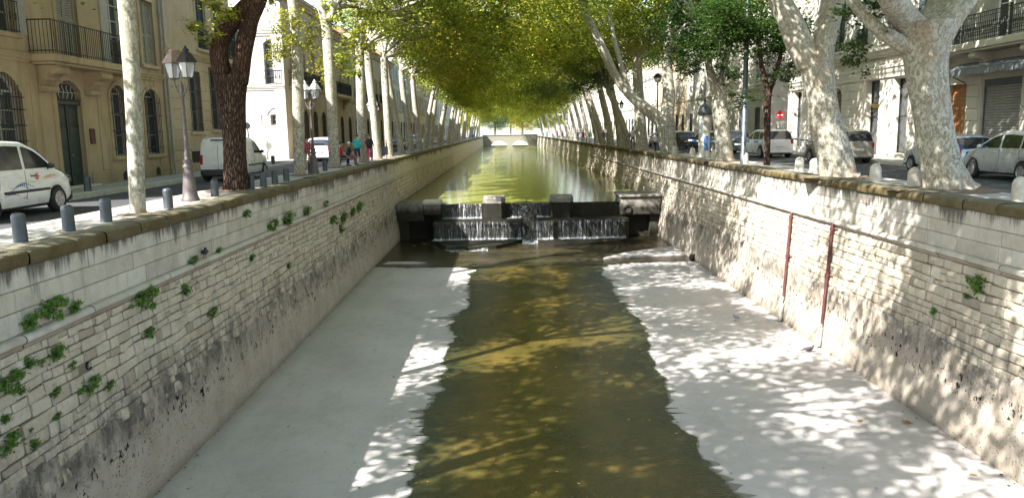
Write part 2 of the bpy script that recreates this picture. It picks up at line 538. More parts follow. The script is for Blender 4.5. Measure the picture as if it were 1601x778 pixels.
def make_dark_bark():
    g = G('furrowed dark bark')
    o = g.objc()
    q = g.vmul(o, (1, 1, .22))
    v = g.voro(g.mix(.05, q, g.node('ShaderNodeTexNoise', None, Vector=q, Scale=9.0).outputs['Color']), 16, 'DISTANCE_TO_EDGE')
    n = g.noise(o, 20, 4)
    f = g.mr(v, .02, .22)
    c = g.mix(f, (.030, .018, .013), (.12, .075, .055))
    c = g.mix(g.mr(g.sep(o)[2], 3.0, 4.2, 0, .55), c, (.085, .045, .033))
    c = g.mix(g.mr(n, .5, .8, 0, .4), c, (.25, .19, .15))
    return g.fin(c, .95, spec=.15, normal=g.bump(g.math('ADD', f, g.math('MULTIPLY', n, .3)), 1.0, .08))
def make_leaf(name, stops, trans, tw=.45):
    g = G(name)
    r = g.island()
    big = g.noise(g.pos(), .22, 3, .5)
    f = g.math('ADD', g.math('MULTIPLY', r, .6), g.math('MULTIPLY', g.mr(big, .3, .7), .4))
    c = g.ramp(f, stops)
    g.fin(c, .5, spec=.35)
    t = g.node('ShaderNodeBsdfTranslucent', None, Color=g.mix(1.0, c, trans, 'MULTIPLY') if False else g.mix(.0, c, c))
    t2 = g.ramp(f, [(p, tuple(min(1, x * y) for x, y in zip(col, trans))) for p, col in stops])
    g.put(t.inputs['Color'], t2)
    ms = g.node('ShaderNodeMixShader')
    g.put(ms.inputs[0], tw)
    g.nt.links.new(g.b.outputs[0], ms.inputs[1]); g.nt.links.new(t.outputs[0], ms.inputs[2])
    g.nt.links.new(ms.outputs[0], g.out.inputs['Surface'])
    return g.m
def make_glass(name='window glass', col=(.03, .035, .04)):
    g = G(name)
    n = g.noise(g.pos(), .9, 3)
    return g.fin(g.mix(n, col, tuple(min(1, x * 2.2) for x in col)), .06, spec=.8, normal=g.bump(n, .05, .02))

M.update(stone=make_wall_stone(), mortar=make_mortar(), parapet=make_parapet(), coping=make_coping(), torus=make_torus(),
         render=make_render(), concrete=make_concrete(), stream=make_stream(), water=make_canal_water(), wet=make_wet_stone(),
         fall=make_fall(), foam=make_foam(), basin=make_basin(), asphalt=make_asphalt(), paving=make_pavement(),
         plane=make_plane_bark(), darkbark=make_dark_bark(), glass=make_glass())
M['facade_ochre'] = make_facade('ochre limestone facade', (.39, .30, .195), (.49, .39, .26), (.19, .145, .095), .75)
M['facade_cream'] = make_facade('cream rusticated facade', (.44, .35, .235), (.53, .44, .31), (.24, .19, .125), .6)
M['facade_pale'] = make_facade('pale render facade', (.50, .48, .42), (.58, .56, .50), (.34, .30, .25), .4)
M['facade_grey'] = make_facade('grey stone facade', (.44, .41, .36), (.52, .49, .43), (.27, .24, .19), .45)
M['facade_white'] = make_facade('white stone facade', (.46, .43, .37), (.55, .52, .46), (.30, .26, .20), .5)
M['roof'] = simple('clay roof tiles', (.30, .17, .10), .9, var=.35, scale=3)
M['leaf'] = make_leaf('plane leaves', [(.05, (.028, .046, .010)), (.3, (.062, .084, .016)), (.55, (.095, .112, .024)), (.78, (.15, .15, .034)), (.95, (.24, .21, .055))], (4.2, 4.0, 2.5), .62)  # wide per-leaf tones also imitate sun flecks in the canopy
M['leaf_dark'] = make_leaf('dark green leaves', [(0, (.018, .036, .010)), (.5, (.034, .064, .016)), (1, (.065, .10, .024))], (2.2, 2.6, 1.6), .35)
M['leaf_pale'] = make_leaf('grey green leaves', [(0, (.05, .085, .035)), (.5, (.085, .125, .055)), (1, (.15, .19, .10))], (2.4, 2.5, 2.0), .45)
M['leaf_yellow'] = make_leaf('yellow sunlit leaves', [(0, (.09, .11, .015)), (.5, (.16, .16, .02)), (1, (.26, .22, .03))], (2.6, 2.5, 1.6), .5)  # yellow of sunlit foliage put into the leaf colour
M['weed'] = make_leaf('weed leaves', [(0, (.045, .11, .016)), (.5, (.08, .17, .028)), (1, (.14, .24, .045))], (2.4, 2.6, 1.6), .35)
M['fallen'] = simple('fallen leaf', (.30, .16, .05), .8, var=.4, scale=20)
M['iron'] = simple('black wrought iron', (.022, .022, .024), .5, .3, var=.3)
M['bollard'] = simple('dark grey bollard paint', (.055, .065, .075), .45, .2, var=.25, scale=5, bump=.1)
M['pale_stone'] = simple('pale bollard stone', (.46, .43, .37), .9, var=.2, scale=7, bump=.4)
M['rust_pipe'] = simple('oxide red pipe paint', (.09, .027, .025), .55, .1, var=.35, scale=4, bump=.2)
M['pvc'] = simple('dusty grey pipe', (.42, .39, .35), .6, var=.2)
M['lamp_iron'] = simple('pinkish grey lamp paint', (.11, .09, .09), .5, .2, var=.2)
M['dark_lamp'] = simple('dark lamp paint', (.035, .03, .035), .5, .3, var=.2)
M['steel'] = simple('blue grey steel pole', (.10, .115, .14), .45, .4, var=.15)
M['pink_metal'] = simple('pinkish lantern metal', (.36, .26, .23), .5, .2, var=.2)
M['white'] = simple('white paint', (.78, .78, .77), .5, var=.04)
M['wood'] = simple('varnished oak', (.26, .12, .045), .45, var=.35, scale=4)
M['shutter_grey'] = simple('grey shutter paint', (.36, .36, .33), .6, var=.15)
M['shutter_brown'] = simple('brown grey shutter paint', (.27, .25, .21), .65, var=.2)
M['green_door'] = simple('dark green door paint', (.018, .034, .032), .4, var=.25)
M['teal'] = simple('dark teal paint', (.03, .055, .06), .55, var=.2)
M['sash'] = simple('pale window frame paint', (.48, .47, .43), .55, var=.12)
M['roller'] = simple('grey roller shutter', (.27, .265, .25), .5, .3, var=.12)
M['awning'] = simple('grey tin awning', (.20, .215, .24), .55, .3, var=.2)
M['moss'] = simple('dark dry moss', (.05, .055, .03), .95, var=.4, scale=10, bump=.6)
M['soil'] = simple('brown soil', (.14, .095, .06), .95, var=.3, scale=8, bump=.5)
M['hole'] = simple('dark drain hole', (.02, .014, .011), .9, var=.3)
# ================================================================ the setting: ground, roads, canal bed, water
XL, XR, ZBED, ZW, YW = -7.57, 10.5, -5.4, -3.08, 52.3
def batter(z): return 0.30 * max(0.0, (-1.43 - z) / 3.97)
class Wall:
    def __init__(self, x0, sgn): self.x0, self.s = x0, sgn
    def p(self, y, z, out=0.0): return (self.x0 + self.s * (batter(z) + out), y, z)
WL, WR = Wall(XL, 1), Wall(XR, -1)

def sheet(name, pts, z, mat, kind='structure'):
    mb = MB(); mb.add([(x, y, z) for x, y in pts], [tuple(range(len(pts)))])
    return tag(mb.build(name, mat), kind=kind)
def rect(x0, x1, y0, y1): return [(x0, y0), (x1, y0), (x1, y1), (x0, y1)]
YEND = 262.0
# plain earth under everything out to the horizon: sheets either side of the cut and beyond the far bridge
g_ = MB()
for x0, x1, y0, y1 in ((-2500, XL - .3, -600, YEND + 6), (XR + .3, 2500, -600, YEND + 6), (-2500, 2500, YEND + 6, 3500)):
    g_.add([(x, y, -.16) for x, y in rect(x0, x1, y0, y1)], [(0, 1, 2, 3)])
tag(g_.build('ground', M['paving']), kind='structure')
# left: quay strip, road (kerb 0.12 lower), far pavement
tag(MB().cbox(-9.75, -8.06, -4, YEND, -.4, 0, .02).build('quay_pavement', M['paving']), kind='structure')
sheet('road', rect(-13.4, -9.75, -60, YEND), -.10, M['asphalt'])
tag(MB().cbox(-30, -13.4, -20, 44.2, -.4, .06, .02).cbox(-30, -13.4, 51.4, YEND, -.4, .06, .02).build('pavement', M['paving']), kind='structure')
sheet('side_street', rect(-60, -13.4, 44.2, 51.4), -.104, M['asphalt'])
# right: strip, road, pavement
tag(MB().cbox(11.0, 12.35, -4, YEND, -.4, 0, .02).build('quay_pavement', M['paving']), kind='structure')
sheet('road', rect(12.35, 17.9, -60, YEND), -.09, M['asphalt'])
tag(MB().cbox(17.9, 34, -20, YEND, -.4, .05, .02).build('pavement', M['paving']), kind='structure')
# bare soil squares at the foot of the quay trees come with each tree

# canal bed: concrete apron, basin, stream
mb = MB()
ys = np.concatenate([np.linspace(2, 41.0, 40)])
mb.add([(x, y, ZBED) for y in ys for x in (-7.4, 10.4)], [(2 * i, 2 * i + 1, 2 * i + 3, 2 * i + 2) for i in range(len(ys) - 1)])
# the apron's broken back edge steps down into the basin
mb.add([(-7.4, 41.0, ZBED), (10.4, 41.0, ZBED), (10.4, 41.0, -6), (-7.4, 41.0, -6)], [(0, 1, 2, 3)])
tag(mb.build('canal_bed', M['concrete']), kind='structure')

def ragged(pts, step, amp, seed):
    # densify a polyline and push its points sideways in a ragged, finger-like way
    r = random.Random(seed); out = []
    for (x0, y0), (x1, y1) in zip(pts[:-1], pts[1:]):
        n = max(1, int(math.hypot(x1 - x0, y1 - y0) / step))
        for k in range(n):
            t = k / n
            a = amp * (r.random() ** 2.5) * (1 if r.random() < .7 else -.5)
            out.append((x0 + (x1 - x0) * t + a, y0 + (y1 - y0) * t))
    out.append(pts[-1])
    return out
sl_pts = [(-3.1, 41.6), (-1.9, 39.6), (-1.93, 38.23), (-1.6, 32.26), (-1.88, 29.95), (-2.13, 28.4), (-1.89, 26.1), (-2.05, 23.8), (-1.97, 21.9), (-1.93, 20.65), (-2.18, 19.26), (-2.16, 18.6), (-2.08, 16.8), (-2.11, 15.45), (-2.04, 14.36), (-2.2, 10), (-2.1, 4)]
sr_pts = [(6.0, 41.6), (5.0, 39.6), (4.73, 38.44), (4.77, 35.14), (4.67, 32.36), (4.87, 29.4), (4.93, 26.94), (4.59, 24.48), (4.5, 22.41), (4.48, 20.93), (4.14, 18.92), (4.05, 17.96), (4.26, 16.13), (4.37, 15.0), (4.42, 14.08), (4.4, 10), (4.5, 4)]
def stream_mesh():
    yy = np.arange(4, 41.6, .045)
    def interp(pts, amp, sd):
        p = sorted(pts, key=lambda q: q[1]); X = np.interp(yy, [q[1] for q in p], [q[0] for q in p])
        r = np.random.default_rng(sd)
        j = np.zeros_like(yy)
        for f, a in ((3, .10), (9, .08), (25, .04), (60, .012)):
            k = np.interp(yy, np.linspace(4, 41.6, int(37 * f / 3) + 2), r.normal(size=int(37 * f / 3) + 2))
            j += a * k
        spikes = (r.random(len(yy)) < .02) * r.random(len(yy)) * .42
        return X, j * amp, spikes
    L, jl, spl = interp(sl_pts, .75, 3); Rr, jr, spr = interp(sr_pts, .75, 5)
    L = L - jl - spl; Rr = Rr + jr + spr
    rw = np.random.default_rng(8)
    def band(): return .03 + .20 * np.abs(np.interp(yy, np.linspace(4, 41.6, 160), rw.normal(size=160))) * np.abs(np.interp(yy, np.linspace(4, 41.6, 22), rw.normal(size=22)))
    OL, OR = L - band(), Rr + band()
    cols = [0, 0, .025, .08, .2, .4, .6, .8, .92, .975, 1, 1]
    ed = [2, 1, .95, .6, .1, 0, 0, .1, .6, .95, 1, 2]
    v = np.zeros((len(yy), len(cols), 3)); e = np.zeros((len(yy), len(cols)))
    for i, c in enumerate(cols):
        v[:, i, 0] = OL if i == 0 else OR if i == len(cols) - 1 else L + (Rr - L) * c; v[:, i, 1] = yy; v[:, i, 2] = ZBED + .006 + .012 * min(1, 4 * min(c, 1 - c)); e[:, i] = ed[i]
    n = len(cols)
    f = [(r * n + c, r * n + c + 1, (r + 1) * n + c + 1, (r + 1) * n + c) for r in range(len(yy) - 1) for c in range(n - 1)]
    me = bpy.data.meshes.new('stream')
    me.from_pydata(v.reshape(-1, 3).tolist(), [], f)
    at = me.attributes.new('edge', 'FLOAT', 'POINT'); at.data.foreach_set('value', e.reshape(-1))
    me.materials.append(M['stream'])
    return me
tag(link_mesh('stream', stream_mesh()), kind='structure')
# basin below the weir, with an irregular rim lapping over the apron's edge
rim = ragged([(-7.4, 41.1), (-5.2, 40.75), (-2.9, 40.6)], .12, .12, 4)
rim = [(x, y - abs(random.gauss(0, .10))) for x, y in rim]
rim2 = [(x, y - abs(random.gauss(0, .14))) for x, y in ragged([(5.4, 40.5), (6.4, 40.9), (8.6, 41.1), (10.4, 41.25)], .12, .12, 6)]
poly = rim + rim2 + [(10.4, 52.4), (-7.4, 52.4)]
sheet('basin_water', poly, ZBED + .024, M['basin'])
# stranded slabs of paler concrete that stand out of the basin on the right
sb = MB()
sb.prism([(5.3, 42.2), (6.9, 42.7), (10.25, 43.1), (10.25, 46.2), (9.2, 45.7), (7.6, 44.6), (6.2, 43.5)], 'z', ZBED - .1, ZBED + .10)
tag(sb.build('concrete_slab', M['concrete']), 'pale broken concrete slab standing out of the basin by the right canal wall', 'slab')
sb = MB(); sb.prism([(-6.9, 41.9), (-5.0, 41.7), (-4.5, 42.1), (-5.4, 42.5), (-6.7, 42.6)], 'z', ZBED - .1, ZBED + .045)
tag(sb.build('concrete_slab', M['concrete']), 'small pale concrete slab in the dark basin by the left canal wall', 'slab')
# upper canal
sheet('canal_water', rect(-7.55, 10.48, YW - .2, YEND + 4), ZW, M['water'])

# ================================================================ canal walls
def stone_variants(n, seed):
    r = random.Random(seed); out = []
    for _ in range(n):
        # a rough quoin: rounded, uneven front outline, proud slightly domed face; unit size in u (length) and v (height)
        def rg(inset, w_, cut):
            P = []
            for (sx, sy) in ((-1, -1), (1, -1), (1, 1), (-1, 1)):
                a = inset + r.uniform(0, .025); b_ = inset + r.uniform(0, .04)
                cx, cy = sx * (.5 - a), sy * (.5 - b_)
                c1 = (cx - sx * cut * r.uniform(.5, 1.2), cy); c2 = (cx, cy - sy * cut * 1.6 * r.uniform(.5, 1.2))
                P += ([c2, c1] if sx * sy > 0 else [c1, c2])
            return [(x, y, w_ + r.uniform(-.004, .006)) for x, y in P]
        o = rg(.012, -.03, .05); m_ = rg(.02, .018, .06); f_ = rg(.085, .034, .08)
        vs = o + m_ + f_ + [(r.uniform(-.1, .1), r.uniform(-.1, .1), .04)]
        fs = []
        for k in range(8):
            fs.append((k, (k + 1) % 8, 8 + (k + 1) % 8, 8 + k)); fs.append((8 + k, 8 + (k + 1) % 8, 16 + (k + 1) % 8, 16 + k))
            fs.append((16 + k, 16 + (k + 1) % 8, 24))
        out.append((vs, fs))
    return out
SV = stone_variants(12, 3)
SVM = []
for vs, fs in SV:
    SVM.append(MB().add(vs, fs).mesh('wall_stone', M['stone']))

def place_block(W, me, y, z, length, height, parent, name, out=0.0, tilt=0.0):
    o = bpy.data.objects.new(name, me)
    o.parent = parent
    # local axes: u along the wall, v up the batter, w out of the wall
    up = (Vector(W.p(y, z + .1)) - Vector(W.p(y, z - .1))).normalized()
    u = Vector((0, W.s * -1.0, 0)) if W.s < 0 else Vector((0, 1, 0))
    u = Vector((0, 1, 0)) if W.s > 0 else Vector((0, -1, 0))
    wv = u.cross(up)
    if wv.x * W.s < 0: wv = -wv
    m = Matrix(((u.x, up.x, wv.x), (u.y, up.y, wv.y), (u.z, up.z, wv.z)))
    m = m @ Matrix.Rotation(tilt, 3, 'Z') @ Matrix.Diagonal((length, height, 1))
    o.matrix_basis = Matrix.Translation(W.p(y, z, out)) @ m.to_4x4()
    COL.objects.link(o)
    return o

def chamfer_unit(seed, inset=.006, b=.014, proud=.0, depth=.05, L=1.0, H=.33):
    # dressed ashlar block, in unit u/v, front chamfered
    r = random.Random(seed)
    i_u, i_v, bu, bv = inset / L, inset / H, b / L, b / H
    ring0 = [(-.5 + i_u, -.5 + i_v, -depth), (.5 - i_u, -.5 + i_v, -depth), (.5 - i_u, .5 - i_v, -depth), (-.5 + i_u, .5 - i_v, -depth)]
    ring1 = [(x, y, proud - b * .7) for x, y, _ in ring0]
    ring2 = [(x - math.copysign(bu * r.uniform(.6, 1.6), x), y - math.copysign(bv * r.uniform(.6, 1.6), y), proud + r.uniform(-.002, .002)) for x, y, _ in ring0]
    vs = ring0 + ring1 + ring2
    fs = []
    for k in range(4):
        fs.append((k, (k + 1) % 4, 4 + (k + 1) % 4, 4 + k)); fs.append((4 + k, 4 + (k + 1) % 4, 8 + (k + 1) % 4, 8 + k))
    fs.append((8, 9, 10, 11))
    return vs, fs
AV = [chamfer_unit(i) for i in range(6)]
AVM = [MB().add(*a).mesh('parapet_block', M['parapet']) for a in AV]

def into_stuff(W, bag, vf, y, z, length, height, out=0.0, tilt=0.0):
    up = (Vector(W.p(y, z + .1)) - Vector(W.p(y, z - .1))).normalized()
    u = Vector((0, W.s, 0)); wv = Vector((W.s, 0, 0)); wv = (wv - up * wv.dot(up)).normalized()
    base = Vector(W.p(y, z, out)); c, s_ = math.cos(tilt), math.sin(tilt)
    vs = []
    for a, b, d in vf[0]:
        a, b = a * length, b * height
        a, b = a * c - b * s_, a * s_ + b * c
        vs.append(base + u * a + up * b + wv * d)
    bag.add(vs, vf[1])

def canal_wall(W, label, y_near, y_ind, seed, skip=()):
    r = random.Random(seed)
    root = empty('canal_wall', (W.x0, y_near, 0), 0, label, 'canal wall')
    off = Vector((-W.x0, -y_near, 0))
    def fix(o):                       # children were made in world coordinates
        o.matrix_basis = Matrix.Translation(off) @ o.matrix_basis
        return o
    # core behind the joints
    mb = MB(); zs = [0.0, -.2, -1.43, -2.4, -3.4, -4.4, -5.6]
    ys_ = np.arange(2, YW + .01, 2.515)
    vs = [W.p(y, z, -.028) for z in zs for y in ys_]; n = len(ys_)
    mb.add(vs, [(i * n + k, i * n + k + 1, (i + 1) * n + k + 1, (i + 1) * n + k) for i in range(len(zs) - 1) for k in range(n - 1)])
    fix(mb.build('core', M['mortar'], root))
    # coping stones: rounded front edge over a small overhang, mossy
    prof = [(-.08, -.20), (-.08, -.19), (.055, -.195), (.075, -.17), (.082, -.08), (.07, -.01), (.035, .03), (-.05, .05), (-.3, .055), (-.55, .045), (-.57, -.2)]
    bag = MB(); y = 2.0
    while y < YW:
        L = r.uniform(.95, 1.7)
        if y + L > YW - .5: L = YW - y + .02
        dz, dx, e = r.uniform(-.012, .012), r.uniform(-.012, .012), r.uniform(.006, .014)
        P = [(W.x0 + W.s * (o_ + dx + (r.uniform(-.006, .006))), z + dz) for o_, z in prof]
        ind = y_near <= y < y_ind
        tgt = MB() if ind else bag
        n = len(P); b_ = .02
        stations = [y + e, y + e + b_, y + L / 2, y + L - e - b_, y + L - e]
        vs = []
        cz = -.08
        for si, yy in enumerate(stations):
            k = .965 if si in (0, 4) else 1.0
            wob = r.uniform(-.008, .008) if si == 2 else 0
            cx_ = W.x0 - W.s * .25
            vs += [(cx_ + (px - cx_) * (k + (0 if si in (0, 4) else wob)), yy, cz + (pz - cz) * k) for px, pz in P]
        fs = [(s_ * n + k, s_ * n + (k + 1) % n, (s_ + 1) * n + (k + 1) % n, (s_ + 1) * n + k) for s_ in range(4) for k in range(n)]
        fs += [tuple(range(n)), tuple(range(4 * n, 5 * n))]
        tgt.add(vs, fs, 0, True)
        if ind: fix(tgt.build('coping_stone', M['coping'], root))
        y += L
    tag(fix(bag.build('coping_run', M['coping'], root)), kind='stuff')
    # three courses of dressed blocks
    bag = MB(); zc = -.20
    for h in (.34, .33, .355):
        y = 2.0 - r.uniform(0, 1)
        while y < YW:
            L = r.choice((.75, .9, 1.05, 1.2, 1.35, 1.6)) * r.uniform(.95, 1.08)
            if y + L > YW - .3: L = YW - y
            i = r.randrange(len(AV)); out = r.uniform(-.004, .012)
            if y_near - 1.2 <= y < y_ind * .82:
                fix(place_block(W, AVM[i], y + L / 2, zc - h / 2, L, h, root, 'parapet_block', out))
            else: into_stuff(W, bag, AV[i], y + L / 2, zc - h / 2, L, h, out)
            y += L
        zc -= h
    tag(fix(bag.build('parapet_masonry', M['parapet'], root)), kind='stuff')
    # half-round string course
    bag = MB(); y = 2.0
    hp = [(-.03, -1.225), (.05, -1.225), (.10, -1.24), (.13, -1.275), (.135, -1.315), (.115, -1.355), (.07, -1.38), (.06, -1.395), (.055, -1.44), (-.03, -1.45)]
    while y < YW:
        L = r.uniform(.9, 1.5)
        if y + L > YW - .4: L = YW - y
        e = r.uniform(.003, .008); dx = r.uniform(-.008, .008); dz = r.uniform(-.006, .006)
        ind = y_near <= y < y_ind * .9
        tgt = MB() if ind else bag
        vs = []; n = len(hp)
        for yy, k in ((y + e, .94), (y + e + .015, 1), (y + L * .5, 1), (y + L - e - .015, 1), (y + L - e, .94)):
            wob = r.uniform(-.006, .006)
            vs += [(W.x0 + W.s * ((o_ + dx) * k + wob), yy, z + dz) for o_, z in hp]
        fs = [(s_ * n + k, s_ * n + k + 1, (s_ + 1) * n + k + 1, (s_ + 1) * n + k) for s_ in range(4) for k in range(n - 1)]
        fs += [tuple(range(n)), tuple(range(4 * n, 5 * n))]
        tgt.add(vs, fs, 0, True)
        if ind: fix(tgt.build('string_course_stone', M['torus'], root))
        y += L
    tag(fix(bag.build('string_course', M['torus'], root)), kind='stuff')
    # rubble courses
    bag = MB(); z = -1.45
    todo = []
    rn = np.random.default_rng(seed + 50); yk = np.linspace(0, 56, 90)
    bnd = [(z, np.zeros(90))]
    while z > -3.62:
        z -= r.uniform(.145, .25)
        bnd.append((z, rn.normal(size=90) * .022))
    for (zt, nt_), (zb, nb_) in zip(bnd[:-1], bnd[1:]):
        y = 3.0 - r.random()
        while y < YW:
            h0 = zt - zb
            L = h0 * r.choice((.8, 1.1, 1.3, 1.6, 2.0, 2.5, 3.1)) * r.uniform(.88, 1.15)
            L = min(max(L, .14), .74)
            if y + L > YW - .1: L = max(.1, YW - y)
            c = y + L / 2
            top, bot = zt + float(np.interp(c, yk, nt_)), zb + float(np.interp(c, yk, nb_))
            sl = (float(np.interp(y + L, yk, nt_ + nb_)) - float(np.interp(y, yk, nt_ + nb_))) / 2 / L
            if r.random() < .06 and L < .45:           # a low pair laid in place of one stone
                m_ = (top + bot) / 2 + r.uniform(-.02, .02)
                todo.append((c, (top + m_) / 2, L, top - m_, r.randrange(len(SV)), r.uniform(-.012, .02), W.s * sl)); todo.append((c, (bot + m_) / 2, L, m_ - bot, r.randrange(len(SV)), r.uniform(-.02, .015), W.s * sl))
            else:
                todo.append((c, (top + bot) / 2, L, (top - bot) * r.uniform(.95, 1.02), r.randrange(len(SV)), r.uniform(-.02, .024), W.s * sl + r.uniform(-.015, .015)))
            y += L
    vis = sorted([t for t in todo if t[0] > y_near and t[1] > -3.35], key=lambda t: t[0])
    indiv = set(id(t) for t in vis[:300])
    for t in todo:
        y, zc, L, hh, i, out, tilt = t
        if any(abs(y - hy) < (L / 2 + .02) and abs(zc - hz) < hh * .6 for hy, hz in skip): continue
        if id(t) in indiv: fix(place_block(W, SVM[i], y, zc, L, hh, root, 'wall_stone', out, tilt))
        else: into_stuff(W, bag, SV[i], y, zc, L, hh, out, tilt)
    tag(fix(bag.build('rubble_masonry', M['stone'], root)), kind='stuff')
    # rough cement render on the foot of the wall, its upper edge worn into an uneven line
    ys_ = np.arange(3, YW + .05, .12); rn = np.random.default_rng(seed)
    top = -3.36 + sum(a * np.interp(ys_, np.linspace(0, 56, int(56 / w_) + 1), rn.normal(size=int(56 / w_) + 1)) for w_, a in ((3.1, .10), (1.1, .07), (.35, .05)))
    mb = MB(); rows = [0, .04, .12, .25, .4, .55, .7, .85, 1]
    vs = []
    for ri, t in enumerate(rows):
        for y, tp in zip(ys_, top):
            zz = tp + (ZBED - .05 - tp) * t
            out = (.012 if ri == 0 else .05 + rn.normal() * .010)
            vs.append(W.p(y, zz, out))
    n = len(ys_)
    mb.add(vs, [(i * n + k, i * n + k + 1, (i + 1) * n + k + 1, (i + 1) * n + k) for i in range(len(rows) - 1) for k in range(n - 1)], 0, True)
    fix(mb.build('base_render', M['render'], root))
    # drain holes
    for hy, hz in skip:
        mb = MB(); c = Vector(W.p(hy, hz, .0))
        mb.tube([c - Vector((W.s * .2, 0, 0)), c + Vector((W.s * .012, 0, 0))], .075, 10, 0, True, False)
        mb.add([(W.x0 + W.s * (-.02), hy + .074 * math.cos(a * PI / 5), hz + .074 * math.sin(a * PI / 5)) for a in range(10)], [tuple(range(10))], 0)
        fix(mb.build('drain_hole', M['hole'], root))
    return root
hole_y = onx(141, 571, XL + .08)
canal_wall(WL, 'long rubble canal wall with weeds and black tide band, in shade below the dark bollards', 10.2, 34, 21, [(hole_y.y, hole_y.z)])
canal_wall(WR, 'long rubble canal wall with two red drainpipes, dappled by sun below the pale bollards', 14.0, 40, 22)

# walls of the upper canal beyond the weir
def upper_wall(W, label, seed):
    r = random.Random(seed)
    root = empty('canal_wall', (W.x0, YW, 0), 0, label, 'canal wall')
    off = Vector((-W.x0, -YW, 0))
    ys_ = list(np.arange(YW, YEND + .1, 3.5)); n = len(ys_)
    def strip(prof, mat, name, out_noise=0.0):
        vs = []
        for o_, z in prof:
            vs += [(W.x0 + W.s * (batter(z) + o_ + r.uniform(-out_noise, out_noise)), y, z) for y in ys_]
        mb = MB(); mb.add(vs, [(i * n + k, i * n + k + 1, (i + 1) * n + k + 1, (i + 1) * n + k) for i in range(len(prof) - 1) for k in range(n - 1)])
        o = mb.build(name, mat, root); o.location = off
        return o
    strip([(-.02, -.2), (.07, -.2), (.08, -.05), (.03, .04), (-.55, .05), (-.55, -.3)], M['coping'], 'coping')
    strip([(0, -.19), (0, -1.24)], M['parapet'], 'parapet')
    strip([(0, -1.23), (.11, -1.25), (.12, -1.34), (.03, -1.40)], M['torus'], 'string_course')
    strip([(-.028, -1.38), (-.028, -2.4), (-.028, -3.6)], M['mortar'], 'core')
    bag = MB(); z = -1.42
    while z > -3.2:
        h = r.uniform(.24, .3); y = YW + .02
        while y < 110:
            L = r.uniform(.4, .9); i = r.randrange(len(SV))
            into_stuff(W, bag, SV[i], y + L / 2, z - h / 2, L, h, 0)
            y += L
        z -= h
    o = tag(bag.build('rubble_masonry', M['stone'], root), kind='stuff'); o.location = off
    strip2 = [(0.0, -1.40), (0.0, -3.4)]
    vs = []; ys2 = [110, 160, 210, YEND]
    for o_, z in strip2: vs += [(W.x0 + W.s * (batter(z) + o_), y, z) for y in ys2]
    mb = MB(); mb.add(vs, [(k, k + 1, 4 + k + 1, 4 + k) for k in range(3)])
    o = mb.build('far_masonry', M['stone'], root); o.location = off
    return root
upper_wall(WL, 'canal wall beyond the weir on the side of the pale tree row, rising from green water', 31)
upper_wall(WR, 'canal wall beyond the weir streaked with sunlight, below the walkers and leaning trees', 32)

# ================================================================ the weir
weir = empty('weir', (1.5, YW, ZW), 0, 'dark wet stone weir with water falling over two steps across the canal', 'weir')
woff = Vector((-1.5, -YW, -ZW))
def wpart(mb, name, mat, par=weir):
    o = mb.build(name, mat, par); o.location = woff if par is weir else (0, 0, 0)
    return o
rr = random.Random(5)
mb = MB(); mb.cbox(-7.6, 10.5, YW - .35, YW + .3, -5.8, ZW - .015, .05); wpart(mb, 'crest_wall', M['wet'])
YF, ZL = 49.65, -4.03
def ledge(x0, x1, nm):
    mb = MB()
    xs = np.linspace(x0, x1, 16)
    front = [(x, YF + rr.uniform(-.05, .05) + (0.5 * max(0, (x0 + .6 - x)) if x0 < -4 else 0) + (.5 * max(0, x - x1 + .6) if x1 > 7 else 0)) for x in xs]
    mb.prism(front + [(x1, YW - .3), (x0, YW - .3)], 'z', ZL - .20, ZL)
    back = [(x, y + .12) for x, y in front]
    mb.prism(back + [(x1, YW - .3), (x0, YW - .3)], 'z', -5.8, ZL - .201)
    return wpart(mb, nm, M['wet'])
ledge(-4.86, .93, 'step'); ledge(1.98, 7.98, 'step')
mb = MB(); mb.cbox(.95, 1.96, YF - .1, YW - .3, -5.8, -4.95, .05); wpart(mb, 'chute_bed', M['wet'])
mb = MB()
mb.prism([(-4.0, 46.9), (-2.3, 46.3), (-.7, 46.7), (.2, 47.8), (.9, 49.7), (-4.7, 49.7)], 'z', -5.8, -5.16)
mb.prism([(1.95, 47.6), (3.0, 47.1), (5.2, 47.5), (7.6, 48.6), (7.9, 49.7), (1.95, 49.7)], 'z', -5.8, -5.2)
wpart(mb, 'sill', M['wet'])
def post(x0, x1, zt):
    mb = MB()
    c = .28
    poly = [(x0 + c, YW - 1.25), (x1 - c, YW - 1.25), (x1, YW - .8), (x1, YW + .35), (x0, YW + .35), (x0, YW - .8)]
    cx_, cy_ = (x0 + x1) / 2, YW - .45
    lv = [(-4.2, 1.0), (ZW + .10, 1.0), (zt - .13, 1.0), (zt - .02, .93), (zt, .84)]
    vs = []
    for z, k in lv: vs += [(cx_ + (px - cx_) * k, cy_ + (py - cy_) * k, z) for px, py in poly]
    n = 6
    fs = [(i * n + k, i * n + (k + 1) % n, (i + 1) * n + (k + 1) % n, (i + 1) * n + k) for i in range(4) for k in range(n)]
    mb.add(vs, fs[:6], 1); mb.add(vs, fs[6:] + [tuple(range(24, 30))], 0)
    return wpart(mb, 'sluice_post', [M['grey_stone'], M['wet']])
def make_grey_stone():
    g = G('lichened grey stone')
    p = g.pos(); n = g.noise(p, 4, 6, .7); n2 = g.noise(p, 20, 4, .6)
    c = g.ramp(n, [(.3, (.13, .12, .10)), (.5, (.22, .205, .18)), (.7, (.30, .285, .255))])
    c = g.mix(g.mr(n2, .5, .75, 0, .5), c, (.10, .09, .06))
    c = g.mix(g.mr(g.math('ADD', g.sep(p)[2], g.math('MULTIPLY', n, .4)), -2.85, -3.25, 0, .92), c, (.022, .019, .013))
    return g.fin(c, .9, spec=.2, normal=g.bump(n2, .5, .04))
M['grey_stone'] = make_grey_stone()
post(-1.62, -.1, -2.56); post(2.93, 4.46, -2.56)
